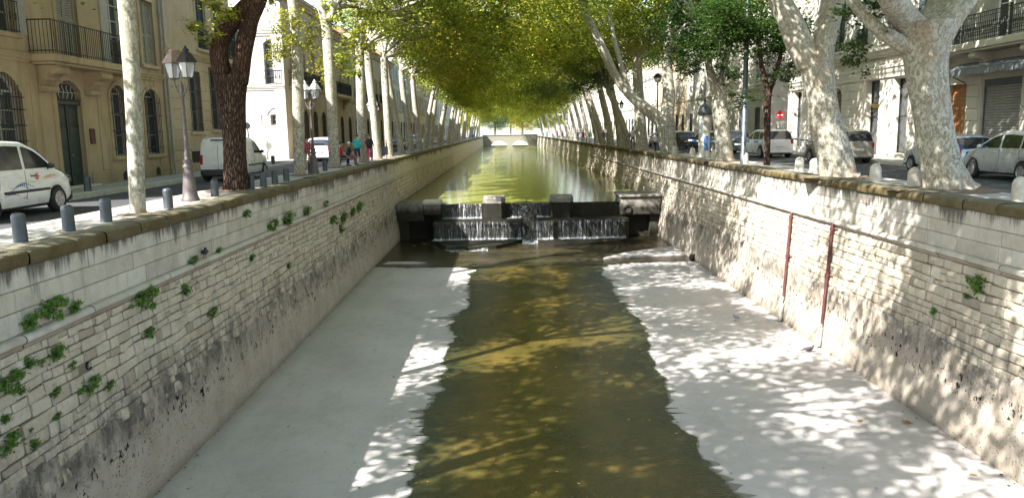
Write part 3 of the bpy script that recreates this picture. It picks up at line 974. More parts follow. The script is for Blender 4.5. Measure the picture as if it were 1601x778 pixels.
# abutments at both walls: a massive block over a shadowed recess
mb = MB()
mb.cbox(-7.35, -5.55, 50.9, 53.0, -4.1, -2.86, .07); mb.cbox(-5.54, -4.45, 50.9, 53.0, -3.7, -2.80, .07)
mb.cbox(-7.45, -6.6, 51.4, 53.0, -5.8, -4.1, .05)
wpart(mb, 'abutment', M['grey_stone'])
mb = MB(); mb.cbox(-5.6, -4.35, 50.72, 52.0, -3.02, -2.70, .09); wpart(mb, 'cap_stone', M['pale_stone'])  # sunlight on this stone put into its paler colour
mb = MB()
mb.cbox(7.62, 10.3, 51.1, 54.0, -3.95, -2.74, .09)
mb.cbox(7.5, 10.3, 50.95, 54.0, -2.735, -2.56, .05)
mb.cbox(9.6, 10.35, 51.5, 53.0, -5.8, -3.96, .05)
wpart(mb, 'abutment', M['grey_stone'])
mb = MB()
ring = [(8.0 + .26 * math.cos(a * PI / 8), 51.0, -3.5 + .26 * math.sin(a * PI / 8)) for a in range(17)]
mb.tube(ring, .045, 6); wpart(mb, 'mooring_ring', M['iron'])
mb = MB(); mb.tube([(1.32, YW - .1, ZW - .05), (1.32, YW - .1, ZW + .33)], .02, 6).tube([(1.0, YW - .1, ZW + .05), (1.65, YW - .1, ZW + .05)], .03, 6)
wpart(mb, 'gauge_rod', M['iron'])
# falling water: thin rippled sheets just in front of the stone
def fall(x0, x1, ztop, zbot, ytop, ybot, seed, pw=.6):
    r = random.Random(seed)
    nx, nz = max(4, int((x1 - x0) / .06)), 8
    vs, fo = [], []
    for j in range(nz + 1):
        t = j / nz
        for i in range(nx + 1):
            x = x0 + (x1 - x0) * i / nx
            y = ytop + (ybot - ytop) * t ** pw + .04 * math.sin(x * 23 + seed) + r.uniform(-.012, .012)
            z = ztop + (zbot - ztop) * t
            vs.append((x, y, z)); fo.append(max(0, (t - .86) / .14) * .75)
    fs = [(j * (nx + 1) + i, j * (nx + 1) + i + 1, (j + 1) * (nx + 1) + i + 1, (j + 1) * (nx + 1) + i) for j in range(nz) for i in range(nx)]
    me = bpy.data.meshes.new('waterfall'); me.from_pydata(vs, [], fs)
    a = me.attributes.new('foam', 'FLOAT', 'POINT'); a.data.foreach_set('value', fo)
    me.materials.append(M['fall'])
    o = link_mesh('waterfall', me, weir); o.location = woff
fall(-4.4, -1.7, ZW + .01, ZL + .02, YW - .40, YW - .62, 1)
fall(0.2, .95, ZW + .01, ZL + .02, YW - .40, YW - .62, 2)
fall(.93, 1.98, ZW + .01, -5.42, YW - .42, YF - .5, 3, .33)
fall(1.98, 2.9, ZW + .01, ZL + .02, YW - .40, YW - .62, 4)
fall(-4.8, .93, ZL + .01, -5.17, YF - .04, YF - .22, 5)
fall(1.98, 3.0, ZL + .01, -5.2, YF - .04, YF - .28, 6)
fall(3.3, 7.7, ZL + .01, -5.2, YF - .04, YF - .18, 7)
fall(-3.8, -1.2, -5.15, -5.36, 46.75, 46.4, 8)
fm = MB()
for x0, x1, y0, z in ((-4.9, .9, YF - .3, -5.153), (-4.4, -1.7, YW - .75, ZL + .012), (.9, 2.05, YF - .8, ZBED + .04), (2.0, 2.9, YF - .4, -5.19), (3.4, 7.7, YF - .28, -5.19), (-3.6, -1.2, 46.2, ZBED + .032), (2.0, 2.9, YW - .75, ZL + .012), (.0, .9, YW - .75, ZL + .012)):
    n = int((x1 - x0) / .25) + 2
    vs = []
    for i in range(n):
        x = x0 + (x1 - x0) * i / (n - 1)
        vs += [(x, y0 - rr.uniform(.1, .45), z), (x, y0 + .12, z)]
    fm.add(vs, [(2 * i, 2 * i + 2, 2 * i + 3, 2 * i + 1) for i in range(n - 1)])
o = wpart(fm, 'foam', M['foam']); tag(o, kind='stuff')
# ================================================================ trees
def crown_mesh(name, seed, n, rel, mat, clumps=70, spread=.17, lobed=False, shell=.45):
    # leaves gathered in clumps through an irregular unit ball; every leaf is its own small folded blade
    r = np.random.default_rng(seed)
    d = r.normal(size=(clumps, 3)); d /= np.linalg.norm(d, axis=1)[:, None]
    rad = r.random(clumps) ** shell * .92
    lumpy = 1 + .18 * np.sin(d[:, 0] * 3 + seed) * np.cos(d[:, 1] * 4 - seed) + r.normal(size=clumps) * .06
    cc = d * (rad * lumpy)[:, None]
    wgt = r.random(clumps) ** 1.3 + .15; wgt /= wgt.sum()
    ci = r.choice(clumps, n, p=wgt)
    off = r.normal(size=(n, 3)) * spread * (np.array([1, 1, .62])) * (.6 + .9 * r.random(clumps))[ci][:, None]
    P = cc[ci] + off
    # blade directions: mostly flat, tilted every way
    az = r.random(n) * 2 * np.pi; tilt = r.normal(size=n) * .55 - .25
    u = np.stack([np.cos(az) * np.cos(tilt), np.sin(az) * np.cos(tilt), np.sin(tilt)], 1)
    side = np.stack([-np.sin(az), np.cos(az), r.normal(size=n) * .45], 1); side /= np.linalg.norm(side, axis=1)[:, None]
    nn = np.cross(u, side)
    s = rel * (.65 + .7 * r.random(n))[:, None]
    if lobed:
        prof = [(0, 0, 0), (.28, .42, .05), (.40, .20, 0), (.62, .50, .06), (.66, .18, 0), (1.05, 0, -.08), (.66, -.18, 0), (.62, -.50, .06), (.40, -.20, 0), (.28, -.42, .05)]
        faces = [(0, 1, 2), (0, 2, 4, 5), (2, 3, 4), (0, 5, 6, 8), (6, 7, 8), (0, 8, 9)]
    else:
        prof = [(0, 0, 0), (.42, .46, .10), (1.0, 0, -.05), (.42, -.46, .10)]
        faces = [(0, 3, 2, 1)]
    k = len(prof)
    V = np.empty((n, k, 3))
    for j, (a, b, c) in enumerate(prof):
        V[:, j] = P + s * (u * a + side * b + nn * c)
    me = bpy.data.meshes.new(name)
    nf = len(faces); loops = [i for f in faces for i in f]; tl = len(loops)
    me.vertices.add(n * k); me.vertices.foreach_set('co', V.reshape(-1).astype(np.float32))
    me.loops.add(n * tl)
    li = (np.array(loops)[None, :] + (np.arange(n) * k)[:, None]).reshape(-1)
    me.loops.foreach_set('vertex_index', li.astype(np.int32))
    me.polygons.add(n * nf)
    starts = np.cumsum([0] + [len(f) for f in faces[:-1]])
    me.polygons.foreach_set('loop_start', (starts[None, :] + (np.arange(n) * tl)[:, None]).reshape(-1).astype(np.int32))
    me.materials.append(mat)
    me.update(calc_edges=True)
    return me
CR = {
    'leaf': [crown_mesh('crown', 100 + i, 4700, .050, M['leaf'], 40, .145) for i in range(5)],
    'leaf_dark': [crown_mesh('crown', 200 + i, 5000, .062, M['leaf_dark'], 60, .16) for i in range(2)],
    'leaf_pale': [crown_mesh('crown', 300, 9000, .040, M['leaf_pale'], 80)],
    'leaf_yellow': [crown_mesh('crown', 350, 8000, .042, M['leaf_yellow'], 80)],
    'sprig': [crown_mesh('crown', 400 + i, 260, .19, M['leaf'], 14, .22, True) for i in range(3)],
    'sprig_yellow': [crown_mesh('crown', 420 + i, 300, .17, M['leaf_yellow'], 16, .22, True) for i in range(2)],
    'sprig_dark': [crown_mesh('crown', 440 + i, 260, .19, M['leaf_dark'], 14, .22, True) for i in range(2)],
}
def add_crown(root, kind, c, rad, rr_):
    me = rr_.choice(CR[kind])
    o = link_mesh('crown', me, root)
    o.location = Vector(c) - root.location
    o.scale = rad
    o.rotation_euler = (rr_.uniform(-.2, .2), rr_.uniform(-.2, .2), rr_.uniform(0, 2 * PI))
    return o
def smooth_path(P, R, k=4):
    # Catmull-Rom refinement of a trunk line
    P = [Vector(p) for p in P]
    out, ro = [], []
    for i in range(len(P) - 1):
        p0, p1, p2, p3 = P[max(i - 1, 0)], P[i], P[i + 1], P[min(i + 2, len(P) - 1)]
        for j in range(k):
            t = j / k
            out.append(.5 * ((2 * p1) + (p2 - p0) * t + (2 * p0 - 5 * p1 + 4 * p2 - p3) * t * t + (3 * p1 - p0 - 3 * p2 + p3) * t ** 3))
            ro.append(R[i] + (R[i + 1] - R[i]) * t)
    return out + [P[-1]], ro + [R[-1]]
def limb(mb, P, R, rr_, n=10, knob=.06, k=4):
    P, R = smooth_path(P, R, k)
    ph = [rr_.uniform(0, 6.28) for _ in range(3)]
    def lobes(i, th):
        return 1 + knob * (math.sin(2 * th + ph[0] + i * .35) * .5 + math.sin(3 * th + ph[1] - i * .5) * .35 + math.sin(5 * th + ph[2] + i * .9) * .25)
    mb.tube(P, R, n, 0, True, True, 0, lobes)
def branches_into(mb, start, r0, centre, rad, rr_, n=6, root=None):
    # limbs fanning from the fork into the crown, each splitting again
    start = Vector(start)
    for i in range(n):
        d = Vector((rr_.gauss(0, 1), rr_.gauss(0, 1), rr_.uniform(.0, 1.0))).normalized()
        end = Vector(centre) + Vector((d.x * rad[0], d.y * rad[1], d.z * rad[2])) * rr_.uniform(.55, .9)
        mid = start.lerp(end, .45) + Vector((rr_.uniform(-.5, .5), rr_.uniform(-.5, .5), rr_.uniform(.1, .8)))
        r1 = r0 * rr_.uniform(.35, .6)
        limb(mb, [start, start.lerp(mid, .5) + Vector((0, 0, .15)), mid, end], [r1, r1 * .8, r1 * .6, r1 * .15], rr_, 7, .04, 3)
        for _ in range(3):
            e2 = mid.lerp(end, rr_.uniform(.1, .6)); d2 = Vector((rr_.gauss(0, 1), rr_.gauss(0, 1), rr_.gauss(.2, .7))).normalized()
            f2 = e2 + d2 * rad[0] * rr_.uniform(.3, .55)
            limb(mb, [e2, e2.lerp(f2, .5) + Vector((0, 0, rr_.uniform(-.2, .3))), f2], [r1 * .38, r1 * .26, r1 * .06], rr_, 5, .0, 2)
def flare(P, R):
    return P, R
def tree(name, label, group, Y, trunk_px, limbs_px=(), crowns=(), bark='plane', seed=0, fan=True, fork=None, base_z=-.06, nseg=20, soil=True, knob=.07, n_fan=6):
    # trunk_px / limbs_px: (pixel x, pixel y, half width in pixels) read off the photograph at the tree's own distance
    rr_ = random.Random(seed)
    s = Y / F_PX * 1.01
    T = [ony(u, v, Y) for u, v, h in trunk_px]; R = [h * s for u, v, h in trunk_px]
    base = T[0].copy(); base.z = 0
    root = empty(name, base, 0, label, 'tree', group)
    mb = MB()
    P0 = Vector((T[0].x, T[0].y, base_z))
    P = [P0] + T[1:] if abs(T[0].z) < .35 else [P0] + T
    RR = R if len(P) == len(R) else [R[0] * 1.1] + R
    loc = lambda q: Vector(q) - base
    # root flare
    P = [loc(q) for q in P]
    f1 = P[0].lerp(P[1], min(.25, .35 / max(.4, (P[1] - P[0]).length)))
    P = [P[0], f1] + P[1:]; RR = [RR[0] * 1.12, RR[0] * .88] + RR[1:]
    limb(mb, P, RR, rr_, nseg, knob)
    tops = [(P[-1], RR[-1])]
    for lp in limbs_px:
        q, rr2 = [], []
        for pt in lp:
            dy = pt[3] if len(pt) > 3 else 0.0
            p3 = ony(pt[0], pt[1], Y + dy); q.append(loc(p3)); rr2.append(pt[2] * s)
        limb(mb, q, rr2, rr_, max(9, nseg - 6), knob * .8)
        tops.append((q[-1], rr2[-1]))
    for kind, c, rad in crowns:
        if kind in ('leaf', 'leaf_dark', 'leaf_pale', 'leaf_yellow') and fan:
            cc = loc(c)
            st = min(tops, key=lambda t: (t[0] - cc).length)
            branches_into(mb, st[0], max(.09, st[1] * 1.0), cc, rad, rr_, n_fan)
    mb.build('trunk', M[bark], root)
    for kind, c, rad in crowns: add_crown(root, kind, c, rad, rr_)
    if soil:
        sm = MB(); n = 14
        ring = [(math.cos(a * 2 * PI / n) * RR[0] * rr_.uniform(1.5, 2.3), math.sin(a * 2 * PI / n) * RR[0] * rr_.uniform(1.5, 2.3), .012) for a in range(n)]
        ring = [(max(x, -base.x - 9.7) if base.x < 0 else x, y, z) for x, y, z in ring]
        sm.add([(0, 0, .07)] + ring, [(0, k + 1, (k + 1) % n + 1) for k in range(n)])
        sm.build('root_soil', M['soil'], root)
    return root
GT = 'plane trees along the left quay'
GR = 'plane trees along the right quay'
def px(u, v, Y): return ony(u, v, Y)
tree('plane_tree', 'slim pale plane tree before the green door, between dark bollards', GT, 17.75,
     [(217, 337, 13.5), (214, 300, 12), (210.5, 200, 12), (205, 100, 11.5), (197, 0, 12), (190, -60, 11), (186, -100, 10)], (),
     [('leaf', (-11.8, 19.5, 9.2), (4.6, 4.4, 3.3)), ('leaf', (-6.5, 20, 10.5), (4.6, 5, 3.6)), ('leaf', (-13.8, 22.5, 8.9), (3.6, 4, 2.8)), ('leaf', (-12.4, 18.8, 7.4), (3.0, 2.7, 1.8)), ('leaf', (-3.4, 16.8, 9.3), (3.3, 3.3, 2.2))], seed=1)  # unseen road-side and canal-side crowns added to shade the stream and apron
tree('dark_bark_tree', 'dark brown furrowed tree with a forked trunk behind the lamp post', None, 24.9,
     [(369, 299, 20), (368, 270, 17.5), (366, 220, 17.5), (363, 160, 21), (361, 118, 25)],
     [[(353, 130, 14), (343, 92, 13), (345, 66, 13), (358, 42, 13), (378, 20, 13), (402, -6, 12), (420, -40, 9)],
      [(372, 130, 16), (379, 92, 12.5), (385, 60, 12.5), (392, 30, 12), (407, -6, 11), (412, -60, 9)]],
     [('leaf', (-8, 27, 10.8), (4.6, 4.6, 3.6)), ('leaf', (-1.8, 27.5, 11.0), (4.5, 4.4, 3.0)), ('leaf', (-3.6, 22.2, 9.4), (3.2, 3.0, 2.0)), ('leaf', (-12.2, 25.2, 8.6), (3.2, 3.4, 2.4)), ('sprig', px(325, 50, 24.3), (.62, .6, .40)), ('sprig', px(300, 42, 24.2), (.38, .4, .26)), ('sprig', px(352, 22, 24.2), (.6, .5, .4)), ('sprig', px(330, 3, 24.4), (.6, .6, .3)), ('sprig', px(420, -8, 25), (.4, .4, .5))],  # crowns over road and canal are out of view, added for shade
     bark='darkbark', seed=2, nseg=26, knob=.10)
Y3 = 33.8
tree('plane_tree', 'spotted plane tree with drooping yellow lit sprays, beside the woman with a red backpack', GT, Y3,
     [(468, 275, 10), (467.5, 240, 8.5), (467, 200, 8.5), (466, 140, 8.5), (464, 80, 8), (460, 30, 7.5), (456, -10, 7.5), (452, -60, 7)], (),
     [('leaf', (-6.0, 35, 12.0), (4.6, 4.6, 3.8)), ('leaf', (-.6, 33, 12.2), (4.6, 4.6, 3.0)), ('sprig_yellow', px(440, 55, 33.2), (.75, .8, 1.0)), ('sprig_yellow', px(428, 86, 33.4), (.45, .5, .5)), ('sprig_yellow', px(450, 30, 33.2), (.7, .7, .6)), ('sprig_yellow', px(485, 70, 34.5), (.5, .6, .6)), ('sprig_yellow', px(492, 45, 34.5), (.55, .6, .7)),('sprig_yellow', px(436, 78, 33.3), (.5, .5, .6))], seed=3)  # crown over mid canal is unseen, added to shade the right wall
Y4 = 41.0
tree('plane_tree', 'pale sunlit plane tree between the police van and the bench', GT, Y4,
     [(523, 262, 10.5), (522, 230, 8.5), (519, 170, 8), (516, 120, 8), (513, 70, 8), (510, 30, 8)],
     [[(511, 45, 7), (503, 15, 6), (494, -15, 5), (485, -60, 4)], [(511, 40, 6), (521, 15, 5), (526, -15, 5), (530, -60, 4)]],
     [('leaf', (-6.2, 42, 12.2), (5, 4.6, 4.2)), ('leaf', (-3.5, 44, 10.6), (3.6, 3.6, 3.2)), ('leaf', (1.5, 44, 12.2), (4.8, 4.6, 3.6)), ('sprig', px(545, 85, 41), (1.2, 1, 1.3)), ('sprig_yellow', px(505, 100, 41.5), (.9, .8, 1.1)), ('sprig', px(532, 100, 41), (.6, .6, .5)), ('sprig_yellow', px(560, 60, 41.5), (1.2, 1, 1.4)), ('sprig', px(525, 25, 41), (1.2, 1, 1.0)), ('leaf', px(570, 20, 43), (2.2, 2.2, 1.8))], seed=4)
LT = [(47.5, (567, 254), (565, 180), (563, 100), (562, 40)), (53.5, (591, 249), (586, 190), (579, 130), (573, 70)), (58.5, (609, 245), (606, 190), (603, 140), (600, 90)),
      (65, (628, 240), (619, 190), (609, 135), (602, 90)), (72, (643, 236), (637, 190), (631, 150), (627, 110)), (79, (656, 232), (652, 195), (648, 160), (645, 120))]
lbl = ['plane tree with half lit trunk just left of the woman in turquoise', 'plane tree leaning left just behind the couple in turquoise and navy',
       'slender plane tree beside the dark litter bins and bench', 'plane tree leaning well towards the road, lit white below its crown',
       'broad white lit plane tree just beyond the leaning one, before far facades', 'plane tree in the receding row with rusty shaded side']
for i, (Y, a, b, c, d) in enumerate(LT):
    k = 8.0 * 42 / Y
    tree('plane_tree', lbl[i], GT, Y, [(*a, k * 1.25), (*b, k), (*c, k * .95), (*d, k * .85)], (),
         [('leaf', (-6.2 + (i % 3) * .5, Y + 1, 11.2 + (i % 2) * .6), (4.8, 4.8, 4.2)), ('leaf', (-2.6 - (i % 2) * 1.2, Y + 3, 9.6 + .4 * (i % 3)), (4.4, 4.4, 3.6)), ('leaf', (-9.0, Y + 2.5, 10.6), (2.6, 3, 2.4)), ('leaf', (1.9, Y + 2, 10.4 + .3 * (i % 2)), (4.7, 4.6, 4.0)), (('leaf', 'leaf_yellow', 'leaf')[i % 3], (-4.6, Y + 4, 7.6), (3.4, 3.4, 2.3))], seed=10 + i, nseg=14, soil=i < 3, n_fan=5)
# right quay
tree('plane_tree', 'massive mottled plane tree leaning left in front of the silver cars', GR, 20.6,
     [(1482, 298, 39), (1473, 262, 29), (1461, 205, 28), (1453, 150, 28), (1448, 100, 29), (1449, 62, 33), (1450, 35, 36)],
     [[(1440, 80, 16), (1418, 72, 13), (1402, 64, 11.5), (1372, 45, 9.5), (1346, 18, 9), (1325, -12, 9), (1300, -50, 8)],
      [(1440, 60, 24), (1418, 32, 20), (1398, 5, 17, -.6), (1370, -40, 15, -1.2), (1330, -100, 11, -2)],
      [(1455, 60, 28), (1470, 20, 24, .8), (1478, -30, 19, 1.6), (1470, -90, 15, 2)],
      [(1468, 55, 22), (1492, 22, 18), (1522, -20, 15), (1545, -80, 12)]],
     [('leaf', (8.5, 18.5, 10.8), (5.2, 5, 3.4)), ('leaf', (14.5, 20, 11.0), (4.6, 5, 3.6)), ('leaf', (4.0, 17, 11.5), (4.2, 4.6, 3.0)), ('leaf', (7.2, 15.5, 9.2), (3.6, 3.4, 2.4)), ('sprig_dark', px(1345, 84, 21.5), (.42, .5, .62)), ('sprig_dark', px(1330, 60, 21.5), (.35, .4, .4)), ('sprig', px(1383, 48, 20.4), (.15, .15, .12)), ('sprig_dark', px(1340, 10, 21.2), (.8, .8, .5)), ('sprig_dark', px(1382, 5, 21.2), (.5, .6, .35))], seed=21, nseg=30, knob=.09)  # lower canal-side crown is out of view, added to shade trunk and apron
tree('plane_tree', 'mottled plane tree with a wide V fork in front of the beige people carrier', GR, 26.2,
     [(1313, 279, 29), (1307, 255, 25), (1293, 200, 23.5), (1285, 150, 23), (1277, 108, 24), (1273, 88, 26)],
     [[(1266, 100, 20), (1252, 72, 19), (1240, 45, 18), (1226, 15, 17), (1212, -15, 15), (1190, -60, 12)],
      [(1280, 100, 20), (1289, 65, 17), (1297, 30, 17), (1303, -10, 15), (1308, -60, 12)]],
     [('leaf', (8.0, 26, 11.2), (5, 4.8, 3.6)), ('leaf', (14.8, 27, 11.2), (4.6, 4.6, 3.8)), ('leaf', (15.8, 32.5, 11.0), (4.2, 4.2, 3.2)), ('leaf', (3.5, 25, 12.0), (4.4, 4.6, 3.2)), ('leaf', (7.4, 21.8, 9.8), (3.4, 3.2, 2.4))], seed=22, nseg=26, knob=.09)  # lower canal-side and far road-side crowns added to shade trunk and facades
tree('small_dark_tree', 'thin young tree with dark leaves and a Y fork beside the white off-roader', None, 35.5,
     [(1199, 259, 5.5), (1199.5, 200, 5), (1200, 160, 5.5), (1202, 135, 6.5)],
     [[(1200, 140, 4.5), (1194, 115, 3.6), (1189, 90, 3.2), (1186, 50, 2.5)], [(1203, 140, 5), (1212, 118, 4), (1219, 92, 3.2), (1228, 50, 2.5)]],
     [('leaf_dark', px(1170, 50, 36), (2.1, 2.0, 1.6)), ('leaf_dark', px(1220, 65, 35.6), (1.5, 1.5, 1.5)), ('leaf_dark', px(1150, 22, 36), (2.2, 2, 1.3)), ('sprig_dark', px(1165, 150, 35.2), (1.0, .8, .35)), ('sprig_dark', px(1232, 118, 35.2), (.6, .6, .6)), ('sprig_dark', px(1150, 165, 35.2), (.5, .5, .25)), ('sprig_dark', px(1250, 95, 35.4), (.6, .6, .7)), ('sprig_dark', px(1245, 25, 35.4), (1.0, .8, 1.0)), ('sprig_dark', px(1205, 110, 35.4), (1.0, .8, .6))], bark='darkbark', seed=23, nseg=10, soil=False, n_fan=4)
tree('dark_leaved_tree', 'grey plain trunk under dense dark foliage, beside the tall steel pole', None, 40.4,
     [(1133, 252, 16.5), (1131, 225, 12.5), (1128, 190, 12), (1124, 155, 11), (1121, 130, 12)],
     [[(1120, 140, 8), (1112, 118, 6), (1106, 90, 5), (1100, 50, 4)], [(1123, 138, 7), (1132, 110, 5), (1140, 70, 4)]],
     [('leaf_dark', px(1110, 70, 40), (2.0, 2, 1.7)), ('leaf_dark', px(1070, 80, 41), (1.6, 1.8, 1.2)), ('leaf_dark', px(1100, 20, 41), (2.4, 2.4, 1.8)), ('sprig_dark', px(1068, 112, 40.5), (1.2, .8, .5)), ('sprig_dark', px(1135, 115, 39.5), (1.0, .8, .7)), ('leaf', (7, 41, 12.5), (5, 4.6, 3.8)), ('leaf', (2.6, 37.5, 13.0), (4.4, 4.4, 3.2)), ('leaf', (12, 41, 13.5), (4.5, 4.5, 3.6)), ('leaf', (15.8, 40, 11.8), (4.2, 4.2, 3.2)), ('leaf', (15.6, 46.5, 12.2), (4, 4.2, 3.4))], bark='plane', seed=24, nseg=16, n_fan=4)  # mid-canal and road-side crowns added to shade the right wall and facades
tree('plane_tree', 'bright white plane tree with a long bare limb reaching over the canal', GR, 55,
     [(1047, 239, 15.5), (1043, 218, 13.5), (1041, 195, 14), (1038, 180, 15)],
     [[(1036, 190, 11), (1010, 170, 8.5), (985, 148, 8), (962, 118, 7), (945, 82, 6.5, -1), (928, 48, 6, -1), (912, 10, 5, -2), (898, -40, 4, -2)],
      [(1042, 190, 11), (1046, 150, 9.5), (1043, 110, 8), (1046, 60, 7), (1054, 10, 6), (1060, -40, 5)],
      [(985, 150, 5), (975, 118, 4.5), (968, 90, 4), (958, 50, 3), (950, 0, 2.5)]],
     [('leaf', (9.5, 55, 12.5), (4.6, 4.6, 3.6)), ('leaf', (12.8, 56, 11.6), (3.6, 3.6, 3.2)), ('leaf', (15.8, 54, 12.2), (4, 4.2, 3.6)), ('leaf', (8.0, 57, 9.8), (3.4, 3.4, 2.2)), ('leaf', (5.0, 53, 12.4), (4.4, 4.4, 3.2)), ('leaf_dark', px(1060, 35, 55), (2.6, 2.4, 1.8)), ('leaf', (12.4, 58.5, 9.4), (2.8, 3, 2.4)), ('leaf', (9.0, 60, 9.4), (3, 3, 2.2))], seed=25, nseg=18, n_fan=5)  # road-side crown added to keep sun off the facades
RT = [(63, (1004, 234), (1001, 190), (998, 140), (996, 90), 11), (70, (984, 230), (974, 195), (962, 165), (950, 140), 7), (76, (971, 228), (966, 190), (958, 150), (950, 110), 8), (84, (955, 225), (950, 190), (942, 155), (934, 120), 9), (92, (943, 222), (935, 195), (925, 165), (917, 140), 9)]
lbl = ['thick grey plane trunk behind the family group, mostly in shade', 'dark thin trunk slanting left beside the round globe lamp', 'plane tree with sun flecked trunk just past the family group', 'leaning plane tree whose trunk is splashed with sun', 'plane tree leaning to the canal near the woman in mint']
for i, (Y, a, b, c, d, k0) in enumerate(RT):
    k = k0 * 55 / Y * .9
    tree('plane_tree', lbl[i], GR, Y, [(*a, k * 1.3), (*b, k), (*c, k * .9), (*d, k * .75)], (),
         [('leaf', (8.6 - .6 * (i % 2), Y + 1, 11.6), (4.8, 4.8, 4.0)), ('leaf', (4.2 + .8 * (i % 2), Y + 1, 10.6 - .4 * (i % 3)), (4.4, 4.4, 3.6)), (('leaf', 'leaf_pale')[i % 2], (8.2, Y + 3, 8.4), (3.0, 3.2, 2.0)), ('leaf', (12.0, Y + 1, 9.9), (3.5, 3.6, 2.9)), ('leaf', (15.6, Y - 3, 11.2), (3.8, 4.2, 3.6))] + ([('leaf_dark', (8.5, Y, 7.2), (2.6, 2.6, 1.8))] if i in (1, 3) else [('leaf_pale', (4.6, Y + 4, 7.6), (3.2, 3, 2.6))] if i == 4 else []), seed=40 + i, nseg=14, soil=False, n_fan=5)  # each road-side crown is added to shade the houses behind
# the far part of both rows: three more trees as models, then copies turned and scaled
def proto_tree(x, Y, lean, seed, label, group):
    rr_ = random.Random(seed)
    root = empty('plane_tree', (x, Y, 0), 0, label, 'tree', group)
    mb = MB()
    P = [Vector((0, 0, -.06)), Vector((lean * .1, 0, .6)), Vector((lean * .4, .1, 2.6)), Vector((lean, .1, 5.2)), Vector((lean * 1.5, 0, 7.0))]
    limb(mb, P, [.42, .30, .27, .24, .2], rr_, 10, .07, 3)
    cs = [((lean * 2.2, .3, 10.6), (5, 5, 4.4)), ((lean * 2.2 + math.copysign(4.2, lean), -.5, 8.6), (4.3, 4.3, 3.8)), ((lean * 2.2 + math.copysign(8.4, lean), .8, 9.6), (4.4, 4.4, 3.9)), ((lean * 1.5 + math.copysign(2.5, lean), 1.5, 6.6), (3.0, 3.2, 2.0))]
    for c, rad in cs: branches_into(mb, P[-1], .2, c, rad, rr_, 4)
    mb.build('trunk', M['plane'], root)
    for c, rad in cs:
        o = link_mesh('crown', rr_.choice(CR['leaf']), root); o.location = c; o.scale = rad; o.rotation_euler = (0, 0, rr_.uniform(0, 6))
    return root
far = [proto_tree(-8.9, 87, .9, 61, '', GT), proto_tree(-8.9, 94, .7, 62, '', GT)]
far_r = [proto_tree(11.9, 101, -1.2, 63, '', GR), proto_tree(11.9, 110, -1.0, 64, '', GR)]
FL = 'plane tree in the far left row where its trunks close up towards the stone bridge'
FR = 'plane tree in the far right row where its trunks close up towards the stone bridge'
for protos, x, ys, lb in ((far, -8.9, [87, 94, 101, 109, 117, 126, 136, 147, 159, 172, 186, 202, 220, 240], FL), (far_r, 11.9, [101, 110, 119, 129, 140, 152, 165, 180, 196, 214, 234, 252], FR)):
    for i, y in enumerate(ys):
        o = protos[i] if i < 2 else copy_tree(protos[i % 2])
        o['label'] = lb
        rr_ = random.Random(i * 7 + int(x))
        o.location = (x + rr_.uniform(-.3, .3), y, 0)
        if i >= 2: o.scale = (1, rr_.choice((-1, 1)) * rr_.uniform(.9, 1.1), rr_.uniform(.88, 1.06))
NEAR = ['plane tree beside the canal just outside the left edge of the picture', 'second plane tree back beside the canal on the left, behind the camera bridge end', 'plane tree beside the canal just outside the right edge of the picture', 'second plane tree back beside the canal on the right', 'third plane tree back beside the canal on the left', 'third plane tree back beside the canal on the right']
# the same rows go on past the camera's own bridge end (their shade falls into the picture)
for x, y, sgn, n in ((-8.8, 9.6, 1, 0), (-8.8, 2.5, 1, 1), (11.7, 12.5, -1, 0), (11.7, 4.0, -1, 1), (-8.8, -5.5, 1, 0), (11.7, -4.5, -1, 1)):
    o = copy_tree((far if x < 0 else far_r)[n])
    for q in [c for c in o.children if c.name.startswith('crown')][(1 if x < 0 else 2):]: bpy.data.objects.remove(q)
    o.location = (x, y, 0)
    o['label'] = NEAR.pop(0)
    if x < 0:
        if y == 9.6: q = link_mesh('crown', CR['leaf'][1], o); q.location = (8.3, -1.2, 10.2); q.scale = (4.2, 4.2, 3.2)  # unseen crown added over the canal to shade the right wall
        for c, rad in (((-2.4, .6, 9.2), (4.6, 4.8, 3.6)), ((2.2, -1.2, 8.2), (3.6, 3.8, 2.6)), ((-3.2, .8, 7.2), (3.4, 3.0, 1.9))):  # more unseen crowns, added to break the sun on stream and bed
            q = link_mesh('crown', CR['leaf'][2], o); q.location = c; q.scale = rad
